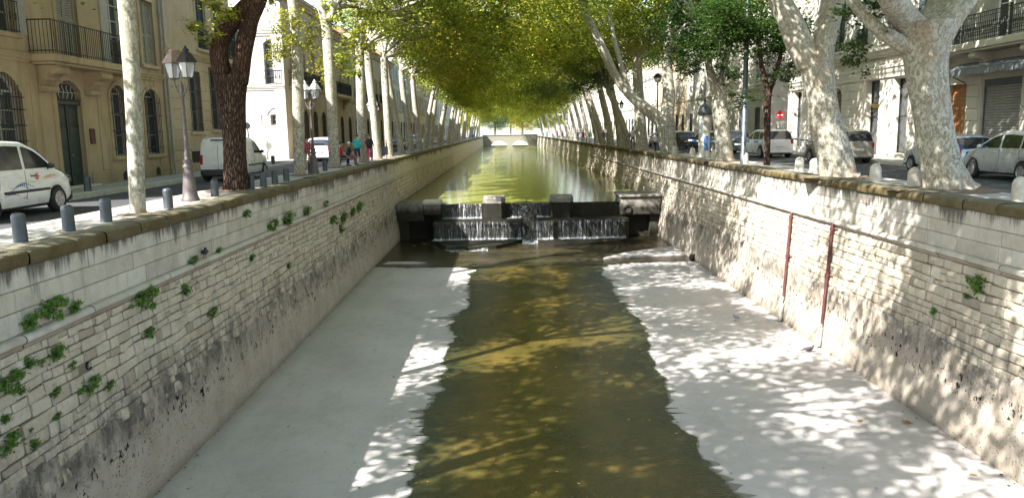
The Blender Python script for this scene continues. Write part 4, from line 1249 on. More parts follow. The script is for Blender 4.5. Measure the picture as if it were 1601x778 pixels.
# trees that close the view beyond the stone bridge
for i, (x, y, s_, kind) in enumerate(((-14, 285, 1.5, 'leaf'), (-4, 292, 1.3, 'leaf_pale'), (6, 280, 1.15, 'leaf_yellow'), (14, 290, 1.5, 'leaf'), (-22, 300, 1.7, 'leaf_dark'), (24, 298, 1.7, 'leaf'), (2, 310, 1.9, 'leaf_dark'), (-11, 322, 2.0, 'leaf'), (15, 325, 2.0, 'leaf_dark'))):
    rr_ = random.Random(900 + i)
    lab = {'leaf': 'olive tree crown closing the view behind the far stone bridge', 'leaf_pale': 'grey green tree just behind the far stone bridge', 'leaf_yellow': 'yellow lit tree just behind the far stone bridge', 'leaf_dark': 'dark tree far back behind the stone bridge'}[kind]
    root = empty('far_tree', (x, y, 0), 0, lab, 'tree', 'trees beyond the far bridge')
    mb = MB(); limb(mb, [(0, 0, -.1), (.1, 0, 3 * s_), (0, .1, 6 * s_)], [.4, .3, .2], rr_, 8, .05, 3); mb.build('trunk', M['plane'], root)
    for c, rad in (((0, 0, 7.5 * s_), (4.6 * s_, 4.6 * s_, 4.0 * s_)), ((1.5, -1, 4.2 * s_), (3.4 * s_, 3 * s_, 2.6 * s_)), ((-2.5, -1, 5 * s_), (3 * s_, 3 * s_, 3 * s_)), ((.5, -2, 2.9 * s_), (4.2 * s_, 3 * s_, 1.7 * s_))):
        o = link_mesh('crown', rr_.choice(CR[kind]), root); o.location = c; o.scale = rad; o.rotation_euler = (0, 0, rr_.uniform(0, 6))
# ================================================================ buildings
class Face:
    # a wall plane: a runs along it, z up, o out of it; 'x' walls run along world y, 'y' walls along world x
    def __init__(self, axis, c, s): self.axis, self.c, self.s = axis, c, s
    def p(self, a, z, o=0.0):
        return (self.c + self.s * o, a, z) if self.axis == 'x' else (a, self.c + self.s * o, z)
def fbox(mb, F, a0, a1, z0, z1, o0, o1, mat=0, b=0.0):
    p, q = F.p(min(a0, a1), min(z0, z1), o0), F.p(max(a0, a1), max(z0, z1), o1)
    (mb.cbox(p[0], q[0], p[1], q[1], p[2], q[2], b, mat) if b else mb.box(p[0], q[0], p[1], q[1], p[2], q[2], mat))
def fprism(mb, F, poly, o0, o1, mat=0):
    # polygon in (a, z) given thickness o0..o1
    n = len(poly)
    vs = [F.p(a, z, o0) for a, z in poly] + [F.p(a, z, o1) for a, z in poly]
    mb.add(vs, [tuple(range(n)), tuple(range(n, 2 * n))] + [(i, (i + 1) % n, n + (i + 1) % n, n + i) for i in range(n)], mat)
def arc_pts(a0, a1, zs, rise, n=8):
    return [(a0 + (a1 - a0) * k / n, zs + rise * math.sin(PI * k / n) ** (.8)) for k in range(n + 1)]
def wall_mesh(F, a0, a1, z0, z1, holes, depth=.28):
    # wall with real openings and reveals; holes: (a0, a1, z0, z1, rise)
    mb = MB()
    A = sorted(set([a0, a1] + [h[0] for h in holes] + [h[1] for h in holes])); Z = sorted(set([z0, z1] + [h[2] for h in holes] + [h[3] for h in holes]))
    A = [a for a in A if a0 <= a <= a1]; Z = [z for z in Z if z0 <= z <= z1]
    for i in range(len(A) - 1):
        for j in range(len(Z) - 1):
            ca, cz = (A[i] + A[i + 1]) / 2, (Z[j] + Z[j + 1]) / 2
            if any(h[0] < ca < h[1] and h[2] < cz < h[3] for h in holes): continue
            mb.quad(F.p(A[i], Z[j]), F.p(A[i + 1], Z[j]), F.p(A[i + 1], Z[j + 1]), F.p(A[i], Z[j + 1]))
    for h in holes:
        b0, b1, c0, c1, rise = h
        mb.quad(F.p(b0, c0), F.p(b0, c1), F.p(b0, c1, -depth), F.p(b0, c0, -depth)); mb.quad(F.p(b1, c0), F.p(b1, c1), F.p(b1, c1, -depth), F.p(b1, c0, -depth))
        mb.quad(F.p(b0, c0), F.p(b1, c0), F.p(b1, c0, -depth), F.p(b0, c0, -depth))
        if rise:
            arc = arc_pts(b0, b1, c1 - rise, rise)
            for (x0, y0), (x1, y1) in zip(arc[:-1], arc[1:]):
                mb.quad(F.p(x0, y0), F.p(x1, y1), F.p(x1, c1 + .001), F.p(x0, c1 + .001))
                mb.quad(F.p(x0, y0), F.p(x1, y1), F.p(x1, y1, -depth), F.p(x0, y0, -depth))
        else:
            mb.quad(F.p(b0, c1), F.p(b1, c1), F.p(b1, c1, -depth), F.p(b0, c1, -depth))
    return mb
def add_window(root, F, off, h, style='sash', frame=None, surround=None, shutters=None, grille=False, sill=True, bars=(2, 4), railing=False, closed=None, depth=.24):
    a0, a1, z0, z1, rise = h
    frame = frame or M['sash']
    def put(mb, name, mat, par):
        o = mb.build(name, mat, par)
        if par is root: o.location = off
        return o
    t = .06
    mb = MB()
    fbox(mb, F, a0, a0 + t, z0, z1 - rise, -depth, -depth + .07); fbox(mb, F, a1 - t, a1, z0, z1 - rise, -depth, -depth + .07)
    fbox(mb, F, a0 + t, a1 - t, z0, z0 + t, -depth, -depth + .07)
    if rise:
        arc = arc_pts(a0, a1, z1 - rise, rise); arc2 = [(a0 + t + (a - a0) * (1 - 2 * t / (a1 - a0)), z - t * .9) for a, z in arc]
        for k in range(len(arc) - 1): fprism(mb, F, [arc[k], arc[k + 1], arc2[k + 1], arc2[k]], -depth, -depth + .07)
        fbox(mb, F, a0 + t, a1 - t, z1 - rise - .03, z1 - rise + .03, -depth, -depth + .06)
    else: fbox(mb, F, a0 + t, a1 - t, z1 - t, z1, -depth, -depth + .07)
    nb, nh = bars
    for i in range(1, nb):
        a = a0 + (a1 - a0) * i / nb
        fbox(mb, F, a - .03, a + .03, z0 + t, z1 - max(rise, t), -depth, -depth + .055)
    for j in range(1, nh):
        z = z0 + (z1 - rise - z0) * j / nh
        fbox(mb, F, a0 + t, a1 - t, z - .016, z + .016, -depth, -depth + .045)
    w_ = put(mb, 'window', frame, root)
    sub = lambda mb_, nm, mt: mb_.build(nm, mt, w_)
    mb = MB()
    if rise: fprism(mb, F, [(a0, z0), (a1, z0)] + arc_pts(a0, a1, z1 - rise, rise)[::-1], -depth - .02, -depth + .012)
    else: fbox(mb, F, a0, a1, z0, z1, -depth - .02, -depth + .012)
    sub(mb, 'pane', M['glass'])
    if closed:
        mb = MB(); n = 2
        for i in range(n):
            b0 = a0 + (a1 - a0) * i / n + .015; b1 = a0 + (a1 - a0) * (i + 1) / n - .015
            for c0, c1 in ((b0, b0 + .07), (b1 - .07, b1)): fbox(mb, F, c0, c1, z0 + .03, z1 - .02, -.13, -.08)
            for zz in (z0 + .03, z0 + (z1 - z0) * .45, z1 - .1): fbox(mb, F, b0 + .07, b1 - .07, zz, zz + .08, -.13, -.085)
            k = int((z1 - z0) / .085)
            for q in range(k):
                zz = z0 + .05 + q * (z1 - z0 - .1) / k
                fprism_l = [(zz, -.125), (zz + .07, -.10)]
                mb.quad(F.p(b0 + .07, zz, -.10), F.p(b1 - .07, zz, -.10), F.p(b1 - .07, zz + .075, -.128), F.p(b0 + .07, zz + .075, -.128))
        sub(mb, 'shutter', closed)
    if shutters:
        for side in (0, 1):
            mb = MB(); ww = (a1 - a0) / 2
            b0, b1 = (a0 - ww, a0 - .02) if side == 0 else (a1 + .02, a1 + ww)
            fbox(mb, F, b0, b1, z0, z1 - rise * .3, .012, .05)
            for q in range(int((z1 - z0) / .09)):
                zz = z0 + .06 + q * .09
                if zz < z1 - rise * .3 - .1: fbox(mb, F, b0 + .06, b1 - .06, zz, zz + .055, .05, .062)
            sub(mb, 'shutter', shutters)
    if surround:
        mb = MB(); s_ = .17
        fbox(mb, F, a0 - s_, a0, z0, z1 - rise, -.02, .045); fbox(mb, F, a1, a1 + s_, z0, z1 - rise, -.02, .045)
        if rise:
            arc = arc_pts(a0, a1, z1 - rise, rise); arc2 = arc_pts(a0 - s_, a1 + s_, z1 - rise, rise + s_)
            for k in range(len(arc) - 1): fprism(mb, F, [arc[k], arc[k + 1], arc2[k + 1], arc2[k]], -.02, .045)
        else: fbox(mb, F, a0 - s_, a1 + s_, z1, z1 + s_, -.02, .047)
        sub(mb, 'surround', surround)
    if sill:
        mb = MB(); fbox(mb, F, a0 - .2, a1 + .2, z0 - .15, z0 - .003, -.1, .13, 0, .02); sub(mb, 'sill', surround or root.get('_wm') and M[root['_wm']] or M['facade_pale'])
    if grille:
        mb = MB(); n = max(4, int((a1 - a0) / .13))
        for i in range(n + 1):
            a = a0 + (a1 - a0) * i / n
            zt = z1 - rise + (rise * math.sin(PI * i / n) ** .8 if rise else 0)
            mb.tube([F.p(a, z0 - .04, .06), F.p(a, zt - .01, .06)], .014, 4, 0, False, False)
        for q in (.12, .4, .68, .9):
            z = z0 + (z1 - rise - z0) * q
            mb.tube([F.p(a0 - .12, z, .06), F.p(a1 + .12, z, .06)], .018, 4, 0, False, False)
        sub(mb, 'grille', M['iron'])
    if railing:
        mb = MB(); zr = z0 + .95; n = max(5, int((a1 - a0) / .11))
        for i in range(n + 1):
            a = a0 - .05 + (a1 - a0 + .1) * i / n
            mb.tube([F.p(a, z0 + .02, .1), F.p(a, zr, .1)], .012, 4, 0, False, False)
            if i % 2 == 0:
                mb.tube([F.p(a + .05 * math.cos(k * PI / 4), z0 + .5 + .12 * math.sin(k * PI / 4), .1) for k in range(9)], .009, 4, 0, False, False)
        mb.tube([F.p(a0 - .08, zr, .1), F.p(a1 + .08, zr, .1)], .022, 5, 0, False); mb.tube([F.p(a0 - .08, z0 + .06, .1), F.p(a1 + .08, z0 + .06, .1)], .016, 5, 0, False)
        sub(mb, 'railing', M['iron'])
    return w_
def balcony(root, F, off, a0, a1, z, proj, slab_mat, consoles=(), ornate=False, rail_h=1.05, th=.24):
    mb = MB(); fbox(mb, F, a0, a1, z - th, z, 0, proj, 0, .03); fbox(mb, F, a0 + .08, a1 - .08, z - th - .09, z - th - .003, 0, proj - .1, 0, .02)
    b_ = mb.build('balcony', slab_mat, root); b_.location = off
    mb = MB(); o = proj - .06
    path = [(a0 + .05, 0.02), (a0 + .05, o), (a1 - .05, o), (a1 - .05, 0.02)]
    for zz, r in ((z + rail_h, .022), (z + .09, .016)) + (((z + rail_h - .16, .012),) if ornate else ()):
        mb.tube([F.p(a, zz, q) for a, q in path], r, 5, 0, False)
    n = int((a1 - a0 - .1) / .125)
    pts = [(a0 + .05 + (a1 - a0 - .1) * i / n, o) for i in range(n + 1)] + [(e, .05 + (o - .05) * k / 6) for e in (a0 + .05, a1 - .05) for k in range(6)]
    for i, (a, q) in enumerate(pts):
        mb.tube([F.p(a, z, q), F.p(a, z + rail_h, q)], .011 if i % 8 else .02, 4, 0, False, False)
        if ornate and i <= n:
            for zc, rr_ in ((z + .30, .085), (z + .62, .10), (z + .5, .06)):
                mb.tube([F.p(a + .06 + rr_ * math.cos(k * PI / 3.5) * .6, zc + rr_ * math.sin(k * PI / 3.5), q) for k in range(8)], .011, 4, 0, False, False)
    mb.build('railing', M['iron'], b_)
    for c in consoles:
        mb = MB()
        # scrolled bracket: an S in the (out, z) plane
        S_ = []
        for k in range(13):
            t = k / 12
            S_.append((.06 + (proj - .22) * (1 - t) ** 1.6, z - th - .10 - t * .78))
        prof = [(0, z - th - .1)] + [(q, zz) for q, zz in S_] + [(0, z - th - .95)]
        vs = []; n_ = len(prof)
        for a in (c - .17, c + .17): vs += [F.p(a, zz, q) for q, zz in prof]
        mb.add(vs, [tuple(range(n_)), tuple(range(n_, 2 * n_))] + [(i, (i + 1) % n_, n_ + (i + 1) % n_, n_ + i) for i in range(n_)])
        for (q, zz, r) in ((proj - .28, z - th - .25, .13), (.14, z - th - .84, .11), (.3, z - th - .5, .07)):
            mb.tube([F.p(c - .20, zz, q), F.p(c + .20, zz, q)], r, 10, 0, True)
        for da in (-.1, 0, .1): mb.tube([F.p(c + da, zz, q + .015) for q, zz in S_], .03, 5, 0, True)
        mb.build('console', slab_mat, b_)
    return b_
def cornice(root, F, off, a0, a1, z, h, proj, mat, name='cornice'):
    mb = MB()
    prof = [(0, z), (proj * .35, z), (proj * .4, z + h * .25), (proj * .7, z + h * .45), (proj * .75, z + h * .7), (proj, z + h * .8), (proj, z + h), (0, z + h * 1.12)]
    n = len(prof); vs = []
    for a in (a0, a1): vs += [F.p(a, zz, q) for q, zz in prof]
    mb.add(vs, [tuple(range(n)), tuple(range(n, 2 * n))] + [(i, (i + 1) % n, n + (i + 1) % n, n + i) for i in range(n)])
    o = mb.build(name, mat, root); o.location = off
    return o
def ashlar(root, F, off, a0, a1, z0, z1, holes, ch, bl, mat, seed, out=.03):
    # drafted blocks, each an object of its own, laid round the openings
    r = random.Random(seed); n = max(1, round((z1 - z0) / ch)); ch = (z1 - z0) / n
    for j in range(n):
        c0, c1 = z0 + j * ch + .012, z0 + (j + 1) * ch - .012
        cuts = sorted([(h[0] - .02, h[1] + .02) for h in holes if h[2] - .01 < (c0 + c1) / 2 < h[3] + .01])
        a = a0; spans = []
        for s_, e_ in cuts:
            if s_ > a: spans.append((a, s_))
            a = max(a, e_)
        if a < a1: spans.append((a, a1))
        for s_, e_ in spans:
            k = max(1, round((e_ - s_) / bl)); st = (e_ - s_) / k
            edges = [s_] + [s_ + st * (i + (.0 if j % 2 else .25) * (0 < i < k)) for i in range(1, k)] + [e_]
            for b0, b1 in zip(edges[:-1], edges[1:]):
                if b1 - b0 < .06: continue
                mb = MB(); fbox(mb, F, b0 + .01, b1 - .01, c0, c1, -.02, out + r.uniform(-.004, .004), 0, .018)
                o = mb.build('ashlar_block', mat, root); o.location = off
def shell(root, off, F, a0, a1, z1, deep, mat, roof=True, over=.5, rise=1.8):
    # side and back walls plus a tiled roof with eaves
    s = F.s; mb = MB()
    e = .002
    mb.quad(F.p(a0, -.1), F.p(a0, z1), F.p(a0, z1, -deep), F.p(a0, -.1, -deep)); mb.quad(F.p(a1, -.1), F.p(a1, z1), F.p(a1, z1, -deep), F.p(a1, -.1, -deep))
    mb.quad(F.p(a0, -.1, -deep), F.p(a1, -.1, -deep), F.p(a1, z1, -deep), F.p(a0, z1, -deep)); mb.quad(F.p(a0, z1 - .02), F.p(a1, z1 - .02), F.p(a1, z1 - .02, -deep), F.p(a0, z1 - .02, -deep))
    o = mb.build('side_wall', mat, root); o.location = off
    mb = MB(); prof = [(over, z1), (over, z1 + .12), (-deep / 2, z1 + rise), (-deep - over * .4, z1 + .12), (-deep - over * .4, z1)]
    vs = []
    for a in (a0 - .05, a1 + .05): vs += [F.p(a, zz, q) for q, zz in prof]
    n = 5; mb.add(vs, [tuple(range(n)), tuple(range(n, 2 * n))] + [(i, (i + 1) % n, n + (i + 1) % n, n + i) for i in range(n)])
    o = mb.build('roof', M['roof'], root); o.location = off
def pxw(x, u0, u1, v0, v1):
    # the opening whose edges the photograph shows at these pixels, on the wall plane X = x
    um, vm = (u0 + u1) / 2, (v0 + v1) / 2
    a, b = onx(u0, vm, x).y, onx(u1, vm, x).y
    z1, z0 = onx(um, v0, x).z, onx(um, v1, x).z
    return min(a, b), max(a, b), z0, z1
LX, RX = -15.2, 20.5
FLf, FRf = Face('x', LX, 1), Face('x', RX, -1)
def building(name_label, F, a0, a1, wallmat):
    p = F.p((a0 + a1) / 2, 0)
    root = empty('building', p, 0, name_label, 'building')
    root['_wm'] = wallmat
    return root, Vector(p) * -1

# ---- left: ochre town house with the green door
root, off = building('shaded ochre town house with dark green arched door and iron balcony', FLf, 20.4, 35.2, 'facade_ochre')
wm = M['facade_ochre']
gA = (*pxw(LX, -18, 33, 113, 232), .55); gB = (*pxw(LX, 175, 198, 134, 244), .32); gC = (*pxw(LX, 227, 250, 140, 241), .32)
dr = list(pxw(LX, 91.5, 129.5, 127, 282)); dr[2] = .12; dr = (*dr, .35)
zb = onx(120, 96, LX).z
fD = (*pxw(LX, 84, 117, -90, 86), 0); fD = (fD[0], fD[1], zb + .02, zb + 3.0, 0)
fE = (fD[1] + 2.15, fD[1] + 3.3, zb + .02, zb + 3.0, 0)
fF = (*pxw(LX, 217, 237, -60, 101), 0); fF = (fF[0], fF[1], fF[2], zb + 3.0, 0)
fG = (fD[0] - 3.4, fD[0] - 2.3, zb + .55, zb + 3.0, 0)
holes = [gA, gB, gC, dr, fD, fE, fF, fG]
H1 = 9.6
o = wall_mesh(FLf, 20.4, 35.2, -.1, H1, holes).build('wall', wm, root); o.location = off
shell(root, off, FLf, 20.4, 35.2, H1, 11, wm)
for h in (gA, gB, gC): add_window(root, FLf, off, h, surround=wm, grille=True, bars=(2, 3))
add_window(root, FLf, off, fD, closed=M['shutter_brown'], surround=wm, sill=False)
add_window(root, FLf, off, fE, shutters=M['shutter_grey'], surround=None, sill=False, railing=True, bars=(2, 5))
add_window(root, FLf, off, fF, closed=M['shutter_brown'], surround=wm)
add_window(root, FLf, off, fG, shutters=M['shutter_grey'], railing=True, bars=(2, 4))
ba0, ba1 = onx(44, 92, LX).y, onx(190, 104, LX).y
balcony(root, FLf, off, ba0, ba1, zb, .85, wm, (dr[0] - .75, dr[0] - .35, dr[1] + .55, dr[1] + .95))
zc = onx(254, 120, LX).z
cornice(root, FLf, off, 20.4, ba0 - .02, zb - .3, .28, .14, wm, 'string_course'); cornice(root, FLf, off, ba1 + .02, 35.2, zb - .3, .28, .14, wm, 'string_course')
cornice(root, FLf, off, 20.4, 35.2, H1 - .5, .5, .4, wm)
mb = MB(); fbox(mb, FLf, 20.4, dr[0] - .3, -.1, .55, 0, .05, 0, .015); fbox(mb, FLf, dr[1] + .3, 35.2, -.1, .55, 0, .05, 0, .015); o = mb.build('plinth', wm, root); o.location = off
# pilaster strips
for a in (dr[0] - 1.15, dr[1] + 1.35, 34.3):
    mb = MB(); fbox(mb, FLf, a - .2, a + .2, .56, zb - .31, -.01, .05, 0, .012); o = mb.build('pilaster', wm, root); o.location = off
# the door: two panelled leaves, transom, glazed fanlight with curled ironwork
a0, a1, z0, z1, rise = dr
mb = MB(); zt = onx(112, 162, LX).z
mid = (a0 + a1) / 2
for b0, b1 in ((a0, mid - .008), (mid + .008, a1)):
    fbox(mb, FLf, b0, b1, z0, zt - .06, -.20, -.13)
    for c0, c1 in ((.12, .42), (.47, .72), (.76, .95)):
        fbox(mb, FLf, b0 + .1, b1 - .1, z0 + (zt - z0) * c0, z0 + (zt - z0) * c1, -.131, -.105, 0, .02)
fbox(mb, FLf, a0 - .06, a1 + .06, zt - .06, zt + .1, -.2, .0, 0, .02); fbox(mb, FLf, a0 - .09, a1 + .09, zt + .1, zt + .15, -.2, .05, 0, .015)
fbox(mb, FLf, mid - .04, mid + .04, z0, zt - .06, -.131, -.09)
door = mb.build('door', M['green_door'], root); door.location = off
mb = MB(); fprism(mb, FLf, [(a0, zt + .15), (a1, zt + .15)] + arc_pts(a0, a1, z1 - rise, rise)[::-1], -.2, -.17); mb.build('fanlight', M['glass'], door)
mb = MB()
for i in range(1, 6):
    a = a0 + (a1 - a0) * i / 6
    mb.tube([FLf.p(a + .05 * math.sin(k * 1.1 + i), zt + .15 + (z1 - zt - .3) * k / 8, -.14) for k in range(9)], .016, 4, 0, False)
for k in (.3, .7): mb.tube([FLf.p(a0, zt + .15 + (z1 - zt) * k, -.14), FLf.p(a1, zt + .15 + (z1 - zt) * k, -.14)], .014, 4)
mb.build('fanlight_grille', M['sash'], door)
mb = MB(); mb.ball(FLf.p(mid + .1, z0 + 1.05, -.08), .04, 8); mb.build('handle', M['pink_metal'], door)
mb = MB(); s_ = .2
fbox(mb, FLf, a0 - s_, a0, z0, z1 - rise, -.02, .06); fbox(mb, FLf, a1, a1 + s_, z0, z1 - rise, -.02, .06)
arc = arc_pts(a0, a1, z1 - rise, rise); arc2 = arc_pts(a0 - s_, a1 + s_, z1 - rise, rise + s_)
for k in range(len(arc) - 1): fprism(mb, FLf, [arc[k], arc[k + 1], arc2[k + 1], arc2[k]], -.02, .06)
mb.build('surround', wm, door)
mb = MB(); fbox(mb, FLf, a0 - .25, a1 + .25, .0, .119, -.25, .38, 0, .02); mb.build('doorstep', M['pale_stone'], door)
mb = MB(); fbox(mb, FLf, dr[1] + .42, dr[1] + .75, 1.55, 2.1, .0, .05, 0, .01); o = mb.build('mailbox', M['rust_pipe'], root); o.location = off
for uu, vv in ((195, 274), (246, 267)):
    q = onx(uu, vv, LX); mb = MB(); fprism(mb, FLf, [(q.y - .2, q.z - .18), (q.y + .2, q.z - .18)] + arc_pts(q.y - .2, q.y + .2, q.z + .05, .12)[::-1], .0, .056); o = mb.build('cellar_vent', M['hole'], root); o.location = off
mb = MB(); mb.tube([FLf.p(35.05, .1, .09), FLf.p(35.05, H1 - .5, .09)], .055, 8); o = mb.build('rainwater_pipe', M['shutter_brown'], root); o.location = off
# ---- left: rusticated house next to it
root, off = building('shaded cream house of grooved ashlar, with curved iron balconettes, behind the dark forked tree', FLf, 35.25, 44.2, 'facade_cream')
wm = M['facade_cream']
w1 = (*pxw(LX, 296, 313, 112, 206), 0); w2 = (*pxw(LX, 328, 345, 108, 203), 0); w3 = (w2[0] + (w2[0] - w1[0]) * 1.1, w2[1] + (w2[0] - w1[0]) * 1.1, w2[2], w2[3], 0)
zs = onx(262, 82, LX).z
f1 = (*pxw(LX, 303, 318, -60, 60), 0); f1 = (f1[0], f1[1], zs + .55, zs + 3.1, 0); f2 = (f1[0] + 2.3, f1[1] + 2.3, zs + .3, zs + 3.1, 0); f3 = (f1[0] + 4.6, f1[1] + 4.6, zs + .55, zs + 3.1, 0)
holes = [w1, w2, w3, f1, f2, f3]
H2 = 10.4
o = wall_mesh(FLf, 35.25, 44.2, -.1, H2, holes).build('wall', wm, root); o.location = off
shell(root, off, FLf, 35.25, 44.2, H2, 11, wm)
for h in (w1, w2, w3): add_window(root, FLf, off, h, surround=wm, grille=True, bars=(2, 3))
for h in (f1, f2, f3): add_window(root, FLf, off, h, closed=M['teal'], surround=wm, railing=True)
ashlar(root, FLf, off, 35.55, 44.15, .62, zs - .1, holes, .46, 1.15, wm, 3)
balcony(root, FLf, off, f2[0] - .45, f2[1] + .45, zs + .28, .55, wm, (), True)
cornice(root, FLf, off, 35.25, 44.2, zs - .08, .28, .18, wm, 'string_course'); cornice(root, FLf, off, 35.25, 44.2, H2 - .5, .5, .45, wm)
mb = MB(); fbox(mb, FLf, 35.25, 44.2, -.1, .60, 0, .05, 0, .015); o = mb.build('plinth', wm, root); o.location = off
q = onx(306, 246, LX); mb = MB(); fbox(mb, FLf, q.y - .5, q.y + .5, q.z - .25, q.z + .3, 0.0, .055); o = mb.build('cellar_vent', M['hole'], root); o.location = off
mb = MB(); mb.tube([FLf.p(35.45, .1, .08), FLf.p(35.45, H2 - .5, .08)], .05, 8); o = mb.build('rainwater_pipe', M['shutter_grey'], root); o.location = off
# ---- left: pale house across the side street, its end wall in full sun
YB = 54.5
root, off = building('cream corner house across the side street with a sunlit end wall', FLf, YB, 67, 'facade_pale')
wm = M['facade_pale']; FE = Face('y', YB, -1)
def pyw(u0, u1, v0, v1, y):
    um, vm = (u0 + u1) / 2, (v0 + v1) / 2
    return ony(u0, vm, y).x, ony(u1, vm, y).x, ony(um, v1, y).z, ony(um, v0, y).z
e1 = (*pyw(413, 438, 62, 132, YB), .25)
e2 = (*pyw(424, 437, 179, 195, YB), .0)
H3 = 11.5
o = wall_mesh(FE, -24, LX, -.1, H3, [e1, e2]).build('end_wall', wm, root); o.location = off
add_window(root, FE, off, e1, railing=True, bars=(2, 5), frame=M['shutter_grey'], surround=wm)
add_window(root, FE, off, e2, grille=True, bars=(2, 2), sill=False)
zs3 = ony(430, 141, YB).z
cornice(root, FE, off, -24, LX - .02, zs3, .3, .18, wm, 'string_course'); cornice(root, FE, off, -24, LX - .02, H3 - 3.0, .4, .2, wm)
# blind arch moulding round the small grille
mb = MB(); xa, xb = e2[0] - .75, e2[1] + .35
for q0, q1 in ((xa, xa + .08), (xb - .08, xb)): fbox(mb, FE, q0, q1, e2[2] - .05, e2[2] + .75, 0, .05)
fbox(mb, FE, xa, xb, e2[2] - .13, e2[2] - .051, 0, .05)
arc = arc_pts(e2[0] - .25, e2[1] + .25, e2[3], .45); arc2 = arc_pts(e2[0] - .33, e2[1] + .33, e2[3], .55)
for k in range(len(arc) - 1): fprism(mb, FE, [arc[k], arc[k + 1], arc2[k + 1], arc2[k]], 0, .05)
o = mb.build('blind_arch', wm, root); o.location = off
mb = MB(); fbox(mb, FE, LX - .75, LX, -.1, H3 - .5, .0, .08, 0, .02); fbox(mb, FE, -24, LX - .76, -.1, .6, 0, .06, 0, .02); o = mb.build('corner_pilaster', wm, root); o.location = off
hs = []
for i in range(4):
    a = YB + 1.5 + i * 2.9
    hs += [(a, a + 1.25, zs3 + .5, zs3 + 3.3, .5), (a, a + 1.25, .9, 3.6, .35)]
o = wall_mesh(FLf, YB, 67, -.1, H3, hs).build('wall', M['facade_ochre'], root); o.location = off
for i, h in enumerate(hs): add_window(root, FLf, off, h, grille=i % 2 == 1, surround=M['facade_ochre'], bars=(2, 4))
balcony(root, FLf, off, YB + .9, YB + 8, zs3 + .35, .8, M['facade_ochre'], (), True)
cornice(root, FLf, off, YB, 67, H3 - .5, .5, .4, M['facade_ochre'])
mb = MB(); mb.quad((LX - 9, 67, 0), (LX, 67, 0), (LX, 67, H3), (LX - 9, 67, H3)); o = mb.build('side_wall', wm, root); o.location = off
mb = MB(); mb.prism([(LX + .4, H3), (LX + .4, H3 + .12), (-19.6, H3 + 1.5), (-24.2, H3 + .12), (-24.2, H3)], 'y', YB - .35, 67.05); o = mb.build('roof', M['roof'], root); o.location = off
# ---- generic houses further on
def house(F, a0, a1, H, floors, wm, label, seed, bay=2.7, ww=1.1, shut=None, ornate=False, shop=False, arch0=.3, string=True, balc=(), frame=None, deep=10, ash=False):
    r = random.Random(seed)
    root, off = building(label, F, a0, a1, wm); m = M[wm]
    n = max(1, int((a1 - a0 - .8) / bay)); st = (a1 - a0) / n
    hs = []
    for fi, (z0, z1, rise) in enumerate(floors):
        for i in range(n):
            c = a0 + st * (i + .5); w_ = ww * (1.5 if shop and fi == 0 else 1)
            hs.append((c - w_ / 2, c + w_ / 2, z0, z1, rise, fi, i))
    o = wall_mesh(F, a0, a1, -.1, H, [h[:5] for h in hs]).build('wall', m, root); o.location = off
    shell(root, off, F, a0, a1, H, deep, m)
    for h in hs:
        fi = h[5]
        op = r.random()
        add_window(root, F, off, h[:5], surround=m if not ash else None, sill=not (shop and fi == 0), frame=frame,
                   closed=(shut if shut and fi > 0 and op < .35 else None), shutters=(shut if shut and fi > 0 and op >= .35 else None),
                   railing=fi > 0 and ornate, grille=(fi == 0 and not shop), bars=(2, 4))
    if string:
        for fi in range(1, len(floors)): cornice(root, F, off, a0, a1, floors[fi][0] - .55, .22, .14, m, 'string_course')
    cornice(root, F, off, a0, a1, H - .5, .5, .4, m)
    mb = MB(); fbox(mb, F, a0, a1, -.1, .5, 0, .05, 0, .015); o = mb.build('plinth', m, root); o.location = off
    for b0, b1, z in balc: balcony(root, F, off, a0 + b0, a0 + b1, z, .8, m, (a0 + b0 + .5, a0 + b1 - .5), ornate)
    if ash: ashlar(root, F, off, a0 + .1, a1 - .1, .52, floors[1][0] - .6, [h[:5] for h in hs if h[5] == 0], .5, 1.4, m, seed)
    return root, off
fl2 = [(.9, 3.4, .35), (5.3, 8.0, .0)]
fl3 = [(.8, 3.3, .0), (5.2, 7.7, .0), (9.0, 11.0, .0)]
house(FLf, 67.1, 78, 10.6, fl2, 'facade_ochre', 'tan house with tall windows behind the third and fourth sunlit trunks', 5, ornate=True, balc=((.6, 7, 5.2),))
house(FLf, 78.1, 91, 11.6, fl2, 'facade_cream', 'brown shaded house with arched ground windows behind the turquoise woman', 6, ornate=True)
house(FLf, 91.1, 106, 10.8, fl2, 'facade_ochre', 'tan facade with balconies behind the leaning plane trunks', 7, ornate=True, balc=((1, 9, 5.2),))
house(FLf, 106.1, 124, 12, fl3, 'facade_pale', 'pale three storey house far along the left road', 8, shut=M['shutter_grey'])
house(FLf, 124.1, 146, 11, fl2, 'facade_ochre', 'distant ochre house on the left road, glimpsed between trunks', 9)
house(FLf, 146.1, 175, 12, fl3, 'facade_cream', 'distant cream house on the left road, beyond the ochre one', 10, shut=M['shutter_grey'])
house(FLf, 175.1, 255, 11, fl2, 'facade_pale', 'last long pale row on the left road before the stone bridge', 11, bay=5)
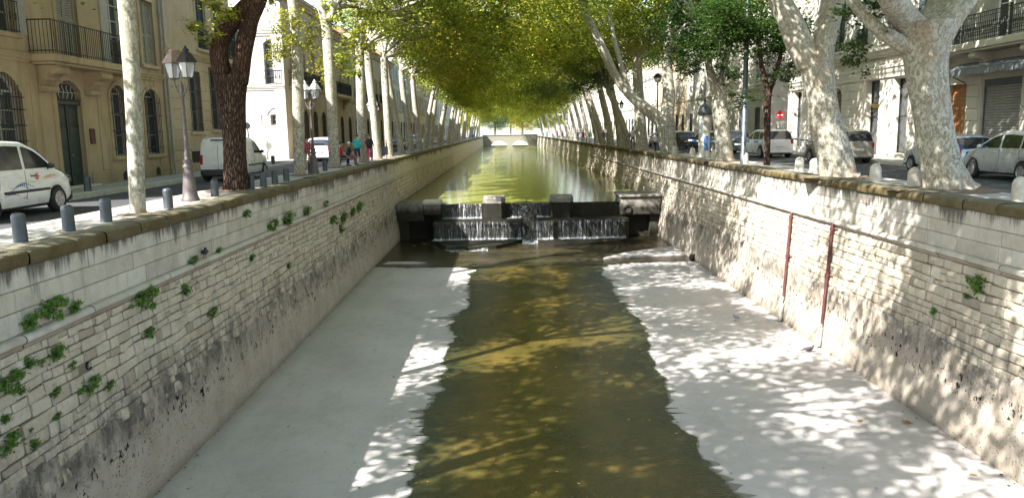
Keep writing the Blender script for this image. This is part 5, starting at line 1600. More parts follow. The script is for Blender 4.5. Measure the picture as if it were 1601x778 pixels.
# ---- right: corner shop with balcony, tin awning and roller shutter
root, off = building('grey stone shop house with balcony, scalloped awning, roller shutter and oak door', FRf, 24, 37.2, 'facade_grey')
wm = M['facade_grey']
rs = list(pxw(RX, 1532, 1594, 122, 236)); rs = (rs[0], rs[1], .08, rs[3], 0)
wd = list(pxw(RX, 1478, 1502, 133, 236)); wd = (wd[0] - .3, wd[1], .1, wd[3], 0)
zbal = onx(1540, 62, RX - .9).z
fw = [(25.2 + i * 3.3, 26.5 + i * 3.3, zbal + .02, zbal + 3.0, 0) for i in range(4)]
rs2 = (rs[0] - 4.2, rs[0] - 1.3, .08, rs[3], 0)
holes = [rs, wd, rs2] + fw
o = wall_mesh(FRf, 24, 37.2, -.1, 13, holes, .35).build('wall', wm, root); o.location = off
shell(root, off, FRf, 24, 37.2, 13, 11, wm)
for i, h in enumerate(fw): add_window(root, FRf, off, h, sill=False, frame=M['white'], shutters=M['shutter_grey'], bars=(2, 4))
for h in (rs, rs2):
    a0, a1, z0, z1, _ = h
    n = int((z1 - z0) / .115); sh_ = None
    mb = MB()
    fbox(mb, FRf, a0 - .001, a0 + .06, z0, z1, -.22, -.12); fbox(mb, FRf, a1 - .06, a1 + .001, z0, z1, -.22, -.12); fbox(mb, FRf, a0 + .061, a1 - .061, z1 - .3, z1, -.3, -.1, 0, .01)
    ro = mb.build('roller_shutter', M['steel'], root); ro.location = off
    mb0 = MB(); prof = [(-.20, 0), (-.175, .02), (-.165, .055), (-.175, .09), (-.20, .11)]
    vs = []
    for a in (a0 + .06, a1 - .06): vs += [FRf.p(a, z, q) for q, z in prof]
    mb0.add(vs, [(k, k + 1, 6 + k, 5 + k) for k in range(4)] + [tuple(range(5)), tuple(range(5, 10))])
    me = mb0.mesh('slat', M['roller'])
    for k in range(n - 2):
        s2 = link_mesh('slat', me, ro); s2.location = (0, 0, z0 + .02 + k * .115)
a0, a1, z0, z1, _ = wd
mb = MB(); mid = (a0 + a1) / 2
for b0, b1 in ((a0, mid - .01), (mid + .01, a1)):
    fbox(mb, FRf, b0, b1, z0, z1 - .7, -.3, -.22)
    for c0, c1 in ((.1, .3), (.35, .6), (.65, .93)): fbox(mb, FRf, b0 + .09, b1 - .09, z0 + (z1 - .7 - z0) * c0, z0 + (z1 - .7 - z0) * c1, -.221, -.19, 0, .02)
fbox(mb, FRf, a0, a1, z1 - .7, z1 - .6, -.3, -.18); fbox(mb, FRf, a0, a1, z1 - .59, z1, -.3, -.24)
dd = mb.build('door', M['wood'], root); dd.location = off
mb = MB(); mb.ball(FRf.p(mid + .12, 1.15, -.17), .05, 8); mb.build('handle', M['pink_metal'], dd)
q0 = onx(1514, 180, RX); mb = MB(); fbox(mb, FRf, q0.y - .18, q0.y + .18, q0.z - .28, q0.z + .28, 0, .03, 0, .008); o = mb.build('brass_plaque', M['wood'], root); o.location = off
# awning of corrugated tin with a scalloped valance
za = onx(1540, 104, RX - 1.0).z
mb = MB(); N_ = 90; ya0, ya1 = 24.5, onx(1476, 104, RX - .9).y
vs = []
for i in range(N_ * 2 + 1):
    a = ya0 + (ya1 - ya0) * i / (N_ * 2); dz = .025 if i % 2 else -.005
    vs += [FRf.p(a, za + .33 + dz, .02), FRf.p(a, za + dz, 1.05)]
mb.add(vs, [(2 * i, 2 * i + 1, 2 * i + 3, 2 * i + 2) for i in range(N_ * 2)])
aw = mb.build('awning', M['awning'], root); aw.location = off
st = (ya1 - ya0) / 62
mb = MB(); fprism(mb, FRf, [(.005, za - .02), (st - .005, za - .02), (st - .005, za - .2), (st * .75, za - .27), (st * .5, za - .30), (st * .25, za - .27), (.005, za - .2)], 1.04, 1.055)
sc_me = mb.mesh('scallop', M['awning'])
for i in range(62): link_mesh('scallop', sc_me, aw).location = (0, ya0 + st * i, 0)
for a in (ya0 + .2, (ya0 + ya1) / 2, ya1 - .2):
    mb = MB(); mb.tube([FRf.p(a, za - .5, .03), FRf.p(a, za - .03, 1.0)], .025, 6); mb.build('bracket', M['iron'], aw)
balcony(root, FRf, off, 24.4, 36.9, zbal, 1.0, wm, (26.5, 29.8, 33.1, 36.3), True, 1.1, .3)
pil = [(36.1, 37.1), (wd[0] - .95, wd[0] - .1), (wd[1] + .05, wd[1] + .5), (rs[0] - 1.2, rs[0] - .1)]
for b0, b1 in pil: ashlar(root, FRf, off, b0, b1, .3, za - .1, [], .55, 1.4, wm, int(b0 * 10), .06)
cornice(root, FRf, off, 24, 37.2, 12.5, .5, .45, wm)
# ---- right: house with the dark shop front
ZC0 = onx(1380, 124, RX).z; ZC1 = onx(1385, 82, RX).z
root, off = building('pale dappled stone house with dark shop openings and heavy cornice, behind the leaning mottled trees', FRf, 37.3, 56.5, 'facade_white')
wm = M['facade_white']
s1 = list(pxw(RX, 1352, 1373, 126, 240)); s1 = (s1[0], s1[1], .1, s1[3], 0)
s2 = list(pxw(RX, 1395, 1418, 122, 240)); s2 = (s2[0], s2[1], .25, s2[3], 0)
s3 = list(pxw(RX, 1240, 1252, 144, 230)); s3 = (s3[0], s3[1], .3, s3[3], 0)
s4 = list(pxw(RX, 1266, 1280, 140, 230)); s4 = (s4[0], s4[1], .3, s4[3], 0)
s5 = (*pxw(RX, 1302, 1316, 138, 215), .4)
zf = ZC1 + .2
up = [(38.3 + i * 3.05, 39.5 + i * 3.05, zf + .4, zf + 3.2, 0) for i in range(6)]
holes = [s1, s2, s3, s4, s5] + up
o = wall_mesh(FRf, 37.3, 56.5, -.1, 13.5, holes, .45).build('wall', wm, root); o.location = off
shell(root, off, FRf, 37.3, 56.5, 13.5, 11, wm)
for h in up: add_window(root, FRf, off, h, shutters=M['shutter_grey'], surround=wm, railing=True, frame=M['teal'])
for h in (s1, s2, s3, s4): add_window(root, FRf, off, h, frame=M['iron'], bars=(1, 2), sill=False, depth=.4)
add_window(root, FRf, off, s5, frame=M['wood'], bars=(2, 3), surround=wm)
cornice(root, FRf, off, 37.3, 56.5, ZC0 + .05, (ZC1 - ZC0) * .45, .25, wm, 'string_course'); cornice(root, FRf, off, 37.3, 56.5, ZC1 - .25, .45, .45, wm); cornice(root, FRf, off, 37.3, 56.5, 13, .5, .45, wm, 'eaves_cornice')
ashlar(root, FRf, off, 37.35, s2[0] - .08, .3, ZC0, [], .48, 1.2, wm, 4, .05)
ashlar(root, FRf, off, s1[1] + .35, s3[0] - .3, .3, ZC0, [s4, s5], .48, 1.2, wm, 5, .05)
ashlar(root, FRf, off, s3[1] + .15, 56.45, .3, ZC0, [], .48, 1.2, wm, 6, .05)
mb = MB(); a, b_ = s1[0] + .05, s1[1] - .05; zz = onx(1362, 166, RX).z; fbox(mb, FRf, a, b_, zz - .1, zz + .1, -.38, -.34); o = mb.build('shop_fascia', simple('gold fascia', (.35, .24, .06), .4, .4), root); o.location = off
r_ = random.Random(9); me = None
for k in range(12):
    zz = 1.1 + .33 * (k // 2); aa = s1[0] + .15 + .38 * (k % 2)
    mb = MB(); fbox(mb, FRf, aa, aa + .26, zz, zz + .24, -.385, -.36); o = mb.build('window_card', M['white'], root); o.location = off
mb = MB(); fbox(mb, FRf, s2[0] - .25, s2[1] + .2, -.05, .24, 0, .45, 0, .03); o = mb.build('doorstep', M['pale_stone'], root); o.location = off
tx = bpy.data.curves.new('lettering', 'FONT'); tx.body = 'EPI'; tx.size = .5; tx.extrude = .01; tx.align_x = 'CENTER'
q0 = onx(1247, 160, RX)
_t = bpy.data.objects.new('lettering_curve', tx); COL.objects.link(_t)
to = link_mesh('lettering', bpy.data.meshes.new_from_object(_t.evaluated_get(bpy.context.evaluated_depsgraph_get())), root); bpy.data.objects.remove(_t); to.data.materials.clear(); to.data.materials.append(M['white'])
to.matrix_basis = Matrix.Translation(Vector(FRf.p(q0.y, q0.z - .2, -.36)) + off) @ Matrix(((0, 0, -1, 0), (-1, 0, 0, 0), (0, 1, 0, 0), (0, 0, 0, 1)))
q0 = onx(1273, 175, RX); mb = MB(); fbox(mb, FRf, q0.y - .35, q0.y + .35, q0.z - .35, q0.z + .35, -.385, -.36); o = mb.build('poster', simple('pinkish red poster', (.45, .05, .07), .5), root); o.location = off
house(FRf, 61, 74, 12.5, fl3, 'facade_grey', 'plain grey house with tall closed shutters behind the white off-roader', 15, shut=M['shutter_grey'], bay=3.2)
house(FRf, 74.1, 88, 13, fl3, 'facade_pale', 'whitish house with blue grey shutters behind the advertising column', 16, shut=M['shutter_grey'], bay=3.4)
house(FRf, 88.1, 104, 12.5, fl3, 'facade_cream', 'olive cream house behind the bright white leaning tree', 17, shut=M['shutter_grey'])
house(FRf, 104.1, 124, 13, fl3, 'facade_grey', 'grey house behind the family group on the right quay', 18, shut=M['shutter_brown'])
house(FRf, 124.1, 148, 12.5, fl3, 'facade_pale', 'distant pale house on the right road', 19, shut=M['shutter_grey'])
house(FRf, 148.1, 180, 12, fl3, 'facade_white', 'distant white house on the right road beyond the pale one', 20, shut=M['shutter_grey'])
house(FRf, 180.1, 255, 12, fl2, 'facade_grey', 'last long grey row on the right road before the stone bridge', 21, bay=5)
# house across the side street gap on the right
FEr = Face('y', 61.0, -1)
# ---- the low stone bridge that closes the canal
root = empty('stone_bridge', (1.5, 258, 0), 0, 'low pale stone bridge with two arches at the far end of the canal', 'bridge')
mb = MB(); F_ = Face('y', 258, -1)
hs = []
for u0, u1 in ((768, 793), (801, 826)):
    x0, x1 = ony(u0, 226, 258).x, ony(u1, 226, 258).x; hs.append((x0, x1, ZW - .5, ZW + 1.75, 1.3))
o = wall_mesh(F_, -7.6, 10.55, ZW - .5, .35, hs, 4.0).build('arch_wall', M['grey_stone'], root); o.location = (-1.5, -258, 0)
mb = MB(); mb.cbox(-7.8, 10.7, 257.8, 258.35, .36, .62, .05); o = mb.build('coping', M['grey_stone'], root); o.location = (-1.5, -258, 0)
mb = MB(); mb.box(-7.8, 10.7, 258.36, 266, -.2, -.05); o = mb.build('deck', M['asphalt'], root); o.location = (-1.5, -258, 0)
for x in np.arange(-7.4, 10.6, .9):
    mb = MB(); mb.cbox(x - .09, x + .09, 257.98, 258.16, .62, 1.2, .02); o = mb.build('baluster', M['grey_stone'], root); o.location = (-1.5, -258, 0)
mb = MB(); mb.cbox(-7.8, 10.7, 257.93, 258.21, 1.2, 1.33, .03); o = mb.build('handrail', M['grey_stone'], root); o.location = (-1.5, -258, 0)
# ================================================================ vehicles
def paint(name, col, metal=0.0, rough=.28):
    g = G(name)
    n = g.noise(g.objc(), 3, 4)
    c = g.mix(g.mr(n, .35, .7), tuple(x * .9 for x in col), col)
    low = g.mr(g.math('ADD', g.sep(g.objc())[2], g.math('MULTIPLY', n, .3)), .75, .35, 0, .16)
    c = g.mix(low, c, (.30, .27, .23))
    return g.fin(c, g.mr(n, .3, .7, rough * .8, rough * 1.5), metal, .5, None, Coat_Weight=.6, Coat_Roughness=.08)
M['car_glass'] = make_glass('car glass', (.012, .014, .016))
M['tyre'] = simple('tyre rubber', (.022, .022, .023), .85, var=.3, bump=.2)
M['rim'] = simple('alloy rim', (.42, .42, .43), .35, .7, var=.15)
M['trim'] = simple('dark car plastic', (.025, .026, .028), .6, var=.2)
M['red_lamp'] = simple('red lamp lens', (.30, .012, .015), .2, var=.2)
M['clear_lamp'] = simple('clear lamp lens', (.55, .56, .58), .12, .3, var=.1)
M['plate'] = simple('number plate', (.62, .62, .60), .5, var=.06)
M['amber'] = simple('amber lens', (.45, .16, .02), .25, var=.1)
def car(label, body, loc, rz, L, Wd, Hh, top, belt, wheels, wr, sides, shield, rear, hubcap=6, roof_bar=False, group=None, cat='car', moulding=False, van=False, name='parked_car', roofmat=None, sill=.27):
    # top: outline (y, z) from the tail over the roof to the nose; sides: side window spans; shield/rear: outline spans of the screens
    root = empty(name, loc, rz, label, cat, group)
    hw = Wd / 2
    # dense outline
    O = []
    for (y0, z0), (y1, z1) in zip(top[:-1], top[1:]):
        n = max(2, int(math.hypot(y1 - y0, z1 - z0) / .07))
        O += [(y0 + (y1 - y0) * k / n, z0 + (z1 - z0) * k / n) for k in range(n)]
    O.append(top[-1])
    for _ in range(2):
        O = [O[0]] + [((O[i - 1][0] + 2 * O[i][0] + O[i + 1][0]) / 4, (O[i - 1][1] + 2 * O[i][1] + O[i + 1][1]) / 4) for i in range(1, len(O) - 1)] + [O[-1]]
    def zbot(y):
        z = sill + (.08 * max(0, 1 - y / .35) + .06 * max(0, 1 - (L - y) / .35))
        for wy in wheels:
            d = abs(y - wy); ra = wr + .065
            if d < ra: z = max(z, wr + math.sqrt(ra * ra - d * d) * .98 - .01)
        return z
    def width(y):
        t = abs(y - L / 2) / (L / 2)
        return hw * (1 - .14 * max(0, (t - .62) / .38) ** 2.2)
    def bz(y): return belt[0] + (belt[1] - belt[0]) * y / L
    def section(y, zt):
        w_ = width(y); zb = zbot(y); b_ = bz(y)
        zb = min(zb, zt - .04)
        if zt > b_ + .06:
            k = min(1, (zt - b_) / (Hh - max(belt)))
            we = w_ * (.975 - (.16 if not van else .10) * k)
            return [(w_ * .93, zb), (w_ * .985, zb + (b_ - zb) * .18), (w_, zb + (b_ - zb) * .55), (w_ * .975, b_), (we, max(b_ + .01, zt - .07 * k - .01)), (we * .9, zt - .016), (we * .55, zt), (0, zt + .012)]
        m_ = zt - .05
        return [(w_ * .93, zb), (w_ * .985, zb + (m_ - zb) * .18), (w_, zb + (m_ - zb) * .55), (w_ * .965, m_ - .02), (w_ * .91, m_ + .022), (w_ * .8, zt - .010), (w_ * .5, zt), (0, zt + .012)]
    secs = [(y, section(y, z)) for y, z in O]
    # extra columns through the arches come from the dense outline itself; add more along the straight roof
    vs, fs = [], []
    n = 15
    for y, s_ in secs:
        ring = [(-x, y, z) for x, z in s_] + [(x, y, z) for x, z in s_[-2::-1]]
        vs += ring
    for i in range(len(secs) - 1):
        for k in range(n - 1): fs.append((i * n + k, i * n + k + 1, (i + 1) * n + k + 1, (i + 1) * n + k))
    fs += [tuple(range(n)), tuple(range((len(secs) - 1) * n, len(secs) * n))]
    mb = MB(); mb.add(vs, fs, 0, True); mb.build('body', body, root)
    mb = MB(); mb.cbox(-hw * .86, hw * .86, .12, L - .12, .2, min(belt) - .1, .04); mb.build('underbody', M['trim'], root)
    def sidept(y, z, out, sg):
        zt = np.interp(y, [o[0] for o in O], [o[1] for o in O])
        s_ = section(y, zt)
        zz = [q[1] for q in s_[:5]]; xx = [q[0] for q in s_[:5]]
        return (sg * (float(np.interp(z, zz, xx)) + out), y, z)
    oy, oz = [o[0] for o in O], [o[1] for o in O]
    def edge(y): return section(y, float(np.interp(y, oy, oz)))[4][1]
    for sg in (-1, 1):
        for (y0, y1) in sides:
            mb = MB(); N = 14; cols = []
            for i in range(N + 1):
                y = y0 + (y1 - y0) * i / N
                zb_, zt_ = bz(y) + .035, edge(y) - .055
                if zt_ < zb_ + .015: zt_ = zb_ + .015
                cols.append([sidept(y, zb_ + (zt_ - zb_) * j / 3, .006, sg) for j in range(4)])
            vs = [p for c in cols for p in c]
            mb.add(vs, [(i * 4 + j, i * 4 + j + 1, (i + 1) * 4 + j + 1, (i + 1) * 4 + j) for i in range(N) for j in range(3)], 0, True)
            mb.build('window', M['car_glass'], root)
        # door shut lines and handles
        for (y0, y1) in sides:
            mb = MB()
            yy = y0 - .04
            mb.tube([sidept(yy, z, .002, sg) for z in np.linspace(zbot(yy) + .06, bz(yy), 5)], .006, 4, 0, False)
            mb.build('door_seam', M['trim'], root)
            mb = MB(); a = sidept(y0 + .12, bz(y0) - .11, .02, sg); b_ = sidept(y0 + .30, bz(y0) - .105, .02, sg); mb.tube([a, b_], .017, 6); mb.build('handle', body, root)
        if moulding:
            mb = MB(); ys_ = np.linspace(wheels[0] + wr + .12, wheels[1] - wr - .12, 8)
            mb.tube([sidept(y, .62, .012, sg) for y in ys_], .035, 6); mb.build('side_moulding', M['trim'], root)
        # door mirror
        ym = sides[-1][1] - .1
        p = Vector(sidept(ym, bz(ym) + .08, .1, sg)); mb = MB(); mb.ball(p, (.10, .07, .075), 10); mb.tube([p, sidept(ym, bz(ym) + .0, -.02, sg)], .03, 6); mb.build('mirror', body if not van else M['trim'], root)
    def screen(y0, y1, nm):
        mb = MB(); pts = [o for o in O if y0 <= o[0] <= y1]
        vs = []
        for i, (y, z) in enumerate(pts):
            a = pts[min(i + 1, len(pts) - 1)]; b_ = pts[max(i - 1, 0)]
            ny, nz = -(a[1] - b_[1]), a[0] - b_[0]; l_ = math.hypot(ny, nz) or 1; ny, nz = ny / l_ * .012, nz / l_ * .012
            we = section(y, z)[4][0]
            for k, zz in ((-.95, -.045), (-.8, -.006), (-.45, .006), (0, .014), (.45, .006), (.8, -.006), (.95, -.045)): vs.append((we * k, y + ny, z + nz + zz))
        mb.add(vs, [(i * 7 + k, i * 7 + k + 1, (i + 1) * 7 + k + 1, (i + 1) * 7 + k) for i in range(len(pts) - 1) for k in range(6)], 0, True)
        mb.build(nm, M['car_glass'], root)
    if shield: screen(*shield, 'windscreen')
    if rear: screen(*rear, 'rear_window')
    # bumpers
    for y0, y1, nm in ((-.035, .16, 'rear_bumper'), (L - .16, L + .03, 'front_bumper')):
        mb = MB(); w_ = width(.1) * .985; mb.cbox(-w_, w_, y0, y1, .26, .52 if van else .46, .05); mb.build(nm, M['trim'] if van else body, root)
        mb = MB(); mb.cbox(-w_ * .8, w_ * .8, y0 - .012, y1 + .012, .24, .33, .02); mb.build('bumper_trim', M['trim'], root)
    zl = min(belt) - .12
    for sg in (-1, 1):
        w_ = width(.08)
        mb = MB(); mb.cbox(sg * w_ * .80, sg * w_ * .985, -.015, .20, zl - .12 if not van else zl - .25, zl + .16, .03); mb.build('tail_light', M['red_lamp'], root)
        mb = MB(); zf = float(np.interp(L - .25, oy, oz)) - .12; mb.cbox(sg * width(L - .1) * .6, sg * width(L - .1) * .975, L - .30, L - .03, zf - .12, zf + .04, .05); mb.build('headlight', M['clear_lamp'], root)
    mb = MB(); mb.cbox(-.26, .26, -.045, -.01, .62, .73, .005); mb.build('number_plate', M['plate'], root)
    mb = MB(); mb.cbox(-.26, .26, L + .0, L + .04, .42, .53, .005); mb.build('number_plate', M['plate'], root)
    # wheels
    for wy in wheels:
        for sg in (-1, 1):
            mb = MB()
            prof = [(wr * .64, -.10), (wr * .9, -.105), (wr * .985, -.08), (wr, -.03), (wr, .03), (wr * .985, .08), (wr * .9, .105), (wr * .64, .10)]
            N = 28; vs = []
            for r_, t in prof: vs += [(t, r_ * math.cos(2 * PI * k / N), r_ * math.sin(2 * PI * k / N)) for k in range(N)]
            mb.add(vs, [(i * N + k, i * N + (k + 1) % N, (i + 1) * N + (k + 1) % N, (i + 1) * N + k) for i in range(7) for k in range(N)], 0, True)
            tw = mb.build('wheel', M['tyre'], root); tw.location = (sg * (hw - .11), wy, wr)
            mb = MB(); o_ = sg * .085
            rr_ = wr * .65
            mb.tube([(o_ * .2, 0, 0), (o_ * .25, 0, 0)], rr_, 24)
            ring = [(o_, rr_ * .93 * math.cos(2 * PI * k / 24), rr_ * .93 * math.sin(2 * PI * k / 24)) for k in range(25)]
            mb.tube(ring, .022, 6)
            for k in range(hubcap):
                a = 2 * PI * k / hubcap + .2
                c, s_ = math.cos(a), math.sin(a)
                d = .055 * (6 / hubcap) ** .5
                q = [(c * .03 - s_ * d * .8, s_ * .03 + c * d * .8), (c * rr_ * .93 - s_ * d * 1.25, s_ * rr_ * .93 + c * d * 1.25), (c * rr_ * .93 + s_ * d * 1.25, s_ * rr_ * .93 - c * d * 1.25), (c * .03 + s_ * d * .8, s_ * .03 - c * d * .8)]
                vs = [(o_ * 1.02, *p) for p in q] + [(o_ * .75, *p) for p in q]
                mb.add(vs, [(0, 1, 2, 3), (7, 6, 5, 4)] + [(i, (i + 1) % 4, 4 + (i + 1) % 4, 4 + i) for i in range(4)])
            mb.tube([(o_ * .7, 0, 0), (o_ * 1.1, 0, 0)], .05, 12)
            mb.build('rim', M['rim'], tw)
    if roof_bar:
        for sg in (-1, 1):
            mb = MB(); mb.tube([(sg * hw * .72, y, Hh + .03) for y in np.linspace(.5, L * .55, 6)], .02, 6); mb.build('roof_rail', M['trim'], root)
    return root
T_VAN = [(0, .32), (.0, .95), (.03, 1.3), (.10, 1.66), (.22, 1.79), (.6, 1.83), (1.6, 1.84), (2.25, 1.81), (2.62, 1.68), (2.95, 1.45), (3.27, 1.17), (3.5, 1.10), (3.85, 1.0), (4.08, .84), (4.18, .62), (4.2, .3)]
T_VAN1 = [(0, .32), (.0, .9), (.04, 1.25), (.12, 1.62), (.24, 1.76), (.6, 1.80), (1.6, 1.81), (2.1, 1.78), (2.42, 1.66), (2.75, 1.40), (3.02, 1.14), (3.3, 1.06), (3.75, .95), (3.98, .82), (4.08, .6), (4.1, .3)]
T_HATCH = [(0, .32), (-.0, .62), (.02, .90), (.10, 1.02), (.26, 1.26), (.44, 1.46), (.8, 1.56), (1.4, 1.60), (1.95, 1.58), (2.35, 1.47), (2.8, 1.22), (3.12, 1.04), (3.55, .95), (3.88, .80), (4.03, .58), (4.06, .3)]
T_SMALL = [(0, .32), (.0, .60), (.02, .86), (.08, .96), (.22, 1.18), (.42, 1.36), (.8, 1.43), (1.4, 1.46), (1.9, 1.42), (2.3, 1.28), (2.66, 1.02), (2.9, .93), (3.3, .84), (3.52, .68), (3.6, .45), (3.62, .28)]
T_MPV = [(0, .33), (.0, .70), (.02, 1.0), (.10, 1.22), (.22, 1.46), (.42, 1.58), (.9, 1.63), (1.7, 1.65), (2.2, 1.60), (2.6, 1.42), (3.0, 1.16), (3.25, 1.03), (3.7, .92), (4.05, .74), (4.22, .52), (4.25, .3)]
T_SUV = [(0, .40), (.0, .80), (.03, 1.02), (.12, 1.16), (.30, 1.42), (.52, 1.60), (1.0, 1.68), (1.8, 1.69), (2.25, 1.63), (2.65, 1.43), (3.02, 1.17), (3.3, 1.10), (3.9, 1.02), (4.3, .86), (4.44, .62), (4.46, .38)]
white_p = paint('white car paint', (.74, .74, .73)); silver_p = paint('silver car paint', (.56, .58, .61), .35, .28); beige_p = paint('beige metallic paint', (.36, .33, .26), .5, .33)
grey_p = paint('pale grey car paint', (.50, .52, .54), .2); dark_p = paint('dark green car paint', (.035, .045, .04), .3); navy_p = paint('navy car paint', (.025, .035, .07), .3); black_p = paint('black car paint', (.015, .015, .017), .2)
kangoo = car('white van-like car with coloured dot decorations, cut by the left edge of the picture', white_p, (-12.5, 16.62, -.10), 0, 4.2, 1.83, 1.84, T_VAN, (1.10, 1.12), (.78, 3.42), .32, [(.25, 1.05), (1.13, 2.02), (2.12, 3.13)], (2.66, 3.28), (.03, .16), 6, van=True, cat='van', moulding=True)
# its printed decoration: curved rows of dots and a red mark on the flank
def flank(y, z): return (1.83 / 2 * (1.004 if z < .95 else .985), y, z)
def dots(cols, name):
    for (col, pts) in cols:
        mb = MB()
        for (y, z, r) in pts:
            x = .921 - max(0, abs(z - .68) - .2) * .05
            mb.add([(x, y + r * math.cos(a * PI / 4), z + r * math.sin(a * PI / 4)) for a in range(8)], [tuple(range(8))])
        mb.build(name, simple('print ' + name, col, .4, var=.05), kangoo)
arcp = lambda y0, y1, z0, h, n, r: [(y0 + (y1 - y0) * k / n, z0 + h * math.sin(PI * k / n), r * (.7 + .5 * math.sin(PI * k / n))) for k in range(n + 1)]
dots([((.03, .10, .30), arcp(1.55, 2.35, .70, .10, 11, .022) + arcp(1.5, 2.2, .66, .10, 9, .02) + arcp(1.2, 1.75, .55, .03, 7, .02)), ], 'blue_dots')
dots([((.62, .30, .06), arcp(2.75, 3.45, .90, .05, 12, .018) + arcp(2.8, 3.3, .86, .05, 9, .016))], 'orange_dots')
dots([((.50, .52, .12), arcp(1.7, 2.6, .78, .06, 12, .017) + arcp(2.9, 3.7, .94, .03, 12, .015) + arcp(1.1, 1.7, .62, .02, 8, .018))], 'yellow_dots')
dots([((.25, .25, .27), arcp(3.6, 4.0, .83, .08, 8, .018) + arcp(3.65, 4.0, .76, .06, 7, .018))], 'grey_dots')
dots([((.60, .10, .08), [(2.52 + .05 * math.cos(a), .95 + .06 * math.sin(a), .035) for a in (0, 1.2, 2.5, 3.8, 5)]), ], 'red_mark')
dots([((.30, .05, .22), [(2.0, .47, .022), (2.04, .50, .022), (2.04, .44, .022), (1.93, .465, .014), (1.9, .466, .012)])], 'purple_mark')
mb = MB(); mb.box(.905, .922, 2.28, 2.5, .955, .985); mb.build('wordmark', navy_p, kangoo)
van = car('small white delivery van parked behind the dark forked tree, blank rear doors', white_p, (-11.78, 31.75, -.10), 0, 4.1, 1.72, 1.81, T_VAN1, (1.06, 1.08), (.72, 3.38), .31, [(2.0, 2.92)], (2.45, 3.05), None, 6, van=True, cat='van', moulding=True)
mb = MB(); mb.tube([(0, -.012, .5), (0, -.005, 1.0), (0, .07, 1.5)], .006, 4); mb.build('door_seam', M['trim'], van)
mb = MB(); mb.cbox(-.3, .3, .075, .11, 1.66, 1.72, .01); mb.build('third_brake_light', M['trim'], van)
car('white car with a bluish rear window, parked behind the second lamp post', white_p, (-12.7, 52.6, -.10), 0, 4.25, 1.78, 1.66, T_MPV, (1.0, 1.02), (.75, 3.4), .31, [(.35, 1.2), (1.28, 2.15), (2.25, 3.05)], (2.3, 3.2), (.03, .33), 6)
car('silver five door hatchback with a dark belt of windows, furthest to the right', silver_p, (16.55, 22.75, -.09), math.radians(-1.5), 4.06, 1.76, 1.60, T_HATCH, (1.02, .98), (.72, 3.34), .315, [(.42, .78), (.86, 1.78), (1.88, 2.9)], (2.3, 3.1), (.06, .42), 5)
car('small pale grey hatchback half hidden by the massive plane trunk', grey_p, (17.05, 27.9, -.09), math.radians(2), 3.62, 1.64, 1.46, T_SMALL, (.92, .90), (.62, 2.95), .285, [(.36, 1.1), (1.2, 2.5)], (1.95, 2.68), (.04, .40), 8)
car('beige people carrier parked behind the forked plane trunk, tail towards us', beige_p, (16.85, 36.9, -.09), math.radians(3), 4.25, 1.75, 1.65, T_MPV, (1.02, .98), (.75, 3.45), .31, [(.35, 1.1), (1.18, 2.1), (2.2, 3.05)], (2.3, 3.2), (.03, .36), 6)
car('white off-roader parked behind the thin dark tree', white_p, (16.0, 45.2, -.09), math.radians(2), 4.46, 1.84, 1.69, T_SUV, (1.08, 1.06), (.82, 3.55), .36, [(.45, 1.0), (1.08, 2.05), (2.15, 3.05)], (2.3, 3.2), (.07, .48), 5, roof_bar=True)
car('dark green people carrier half hidden by the grey trunk of the dark leaved tree', dark_p, (15.9, 53.0, -.09), 0, 4.25, 1.8, 1.65, T_MPV, (1.02, 1.0), (.75, 3.45), .31, [(.35, 1.1), (1.18, 2.1), (2.2, 3.05)], (2.3, 3.2), (.03, .36), 6)
car('navy hatchback parked beyond the dark green people carrier, by the advertising column', navy_p, (16.0, 59.5, -.09), 0, 4.06, 1.74, 1.60, T_HATCH, (1.0, .98), (.72, 3.34), .31, [(.42, .78), (.86, 1.78), (1.88, 2.9)], (2.3, 3.1), (.06, .42), 5)
car('black hatchback far along the right road behind the white leaning tree', black_p, (15.9, 68, -.09), 0, 4.06, 1.74, 1.60, T_HATCH, (1.0, .98), (.72, 3.34), .31, [(.42, .78), (.86, 1.78), (1.88, 2.9)], (2.3, 3.1), (.06, .42), 5)
car('silver small car far along the right road behind the family group', silver_p, (15.8, 78, -.09), 0, 3.62, 1.64, 1.46, T_SMALL, (.92, .90), (.62, 2.95), .285, [(.36, 1.1), (1.2, 2.5)], (1.95, 2.68), (.04, .40), 8)
car('dark small car far along the left road between the sunlit trunks', black_p, (-12.3, 86, -.10), 0, 3.62, 1.64, 1.46, T_SMALL, (.92, .90), (.62, 2.95), .285, [(.36, 1.1), (1.2, 2.5)], (1.95, 2.68), (.04, .40), 8)
car('white hatchback far along the left road near the end of the leaning trunks', white_p, (-12.2, 104, -.10), 0, 4.06, 1.74, 1.60, T_HATCH, (1.0, .98), (.72, 3.34), .31, [(.42, .78), (.86, 1.78), (1.88, 2.9)], (2.3, 3.1), (.06, .42), 5)
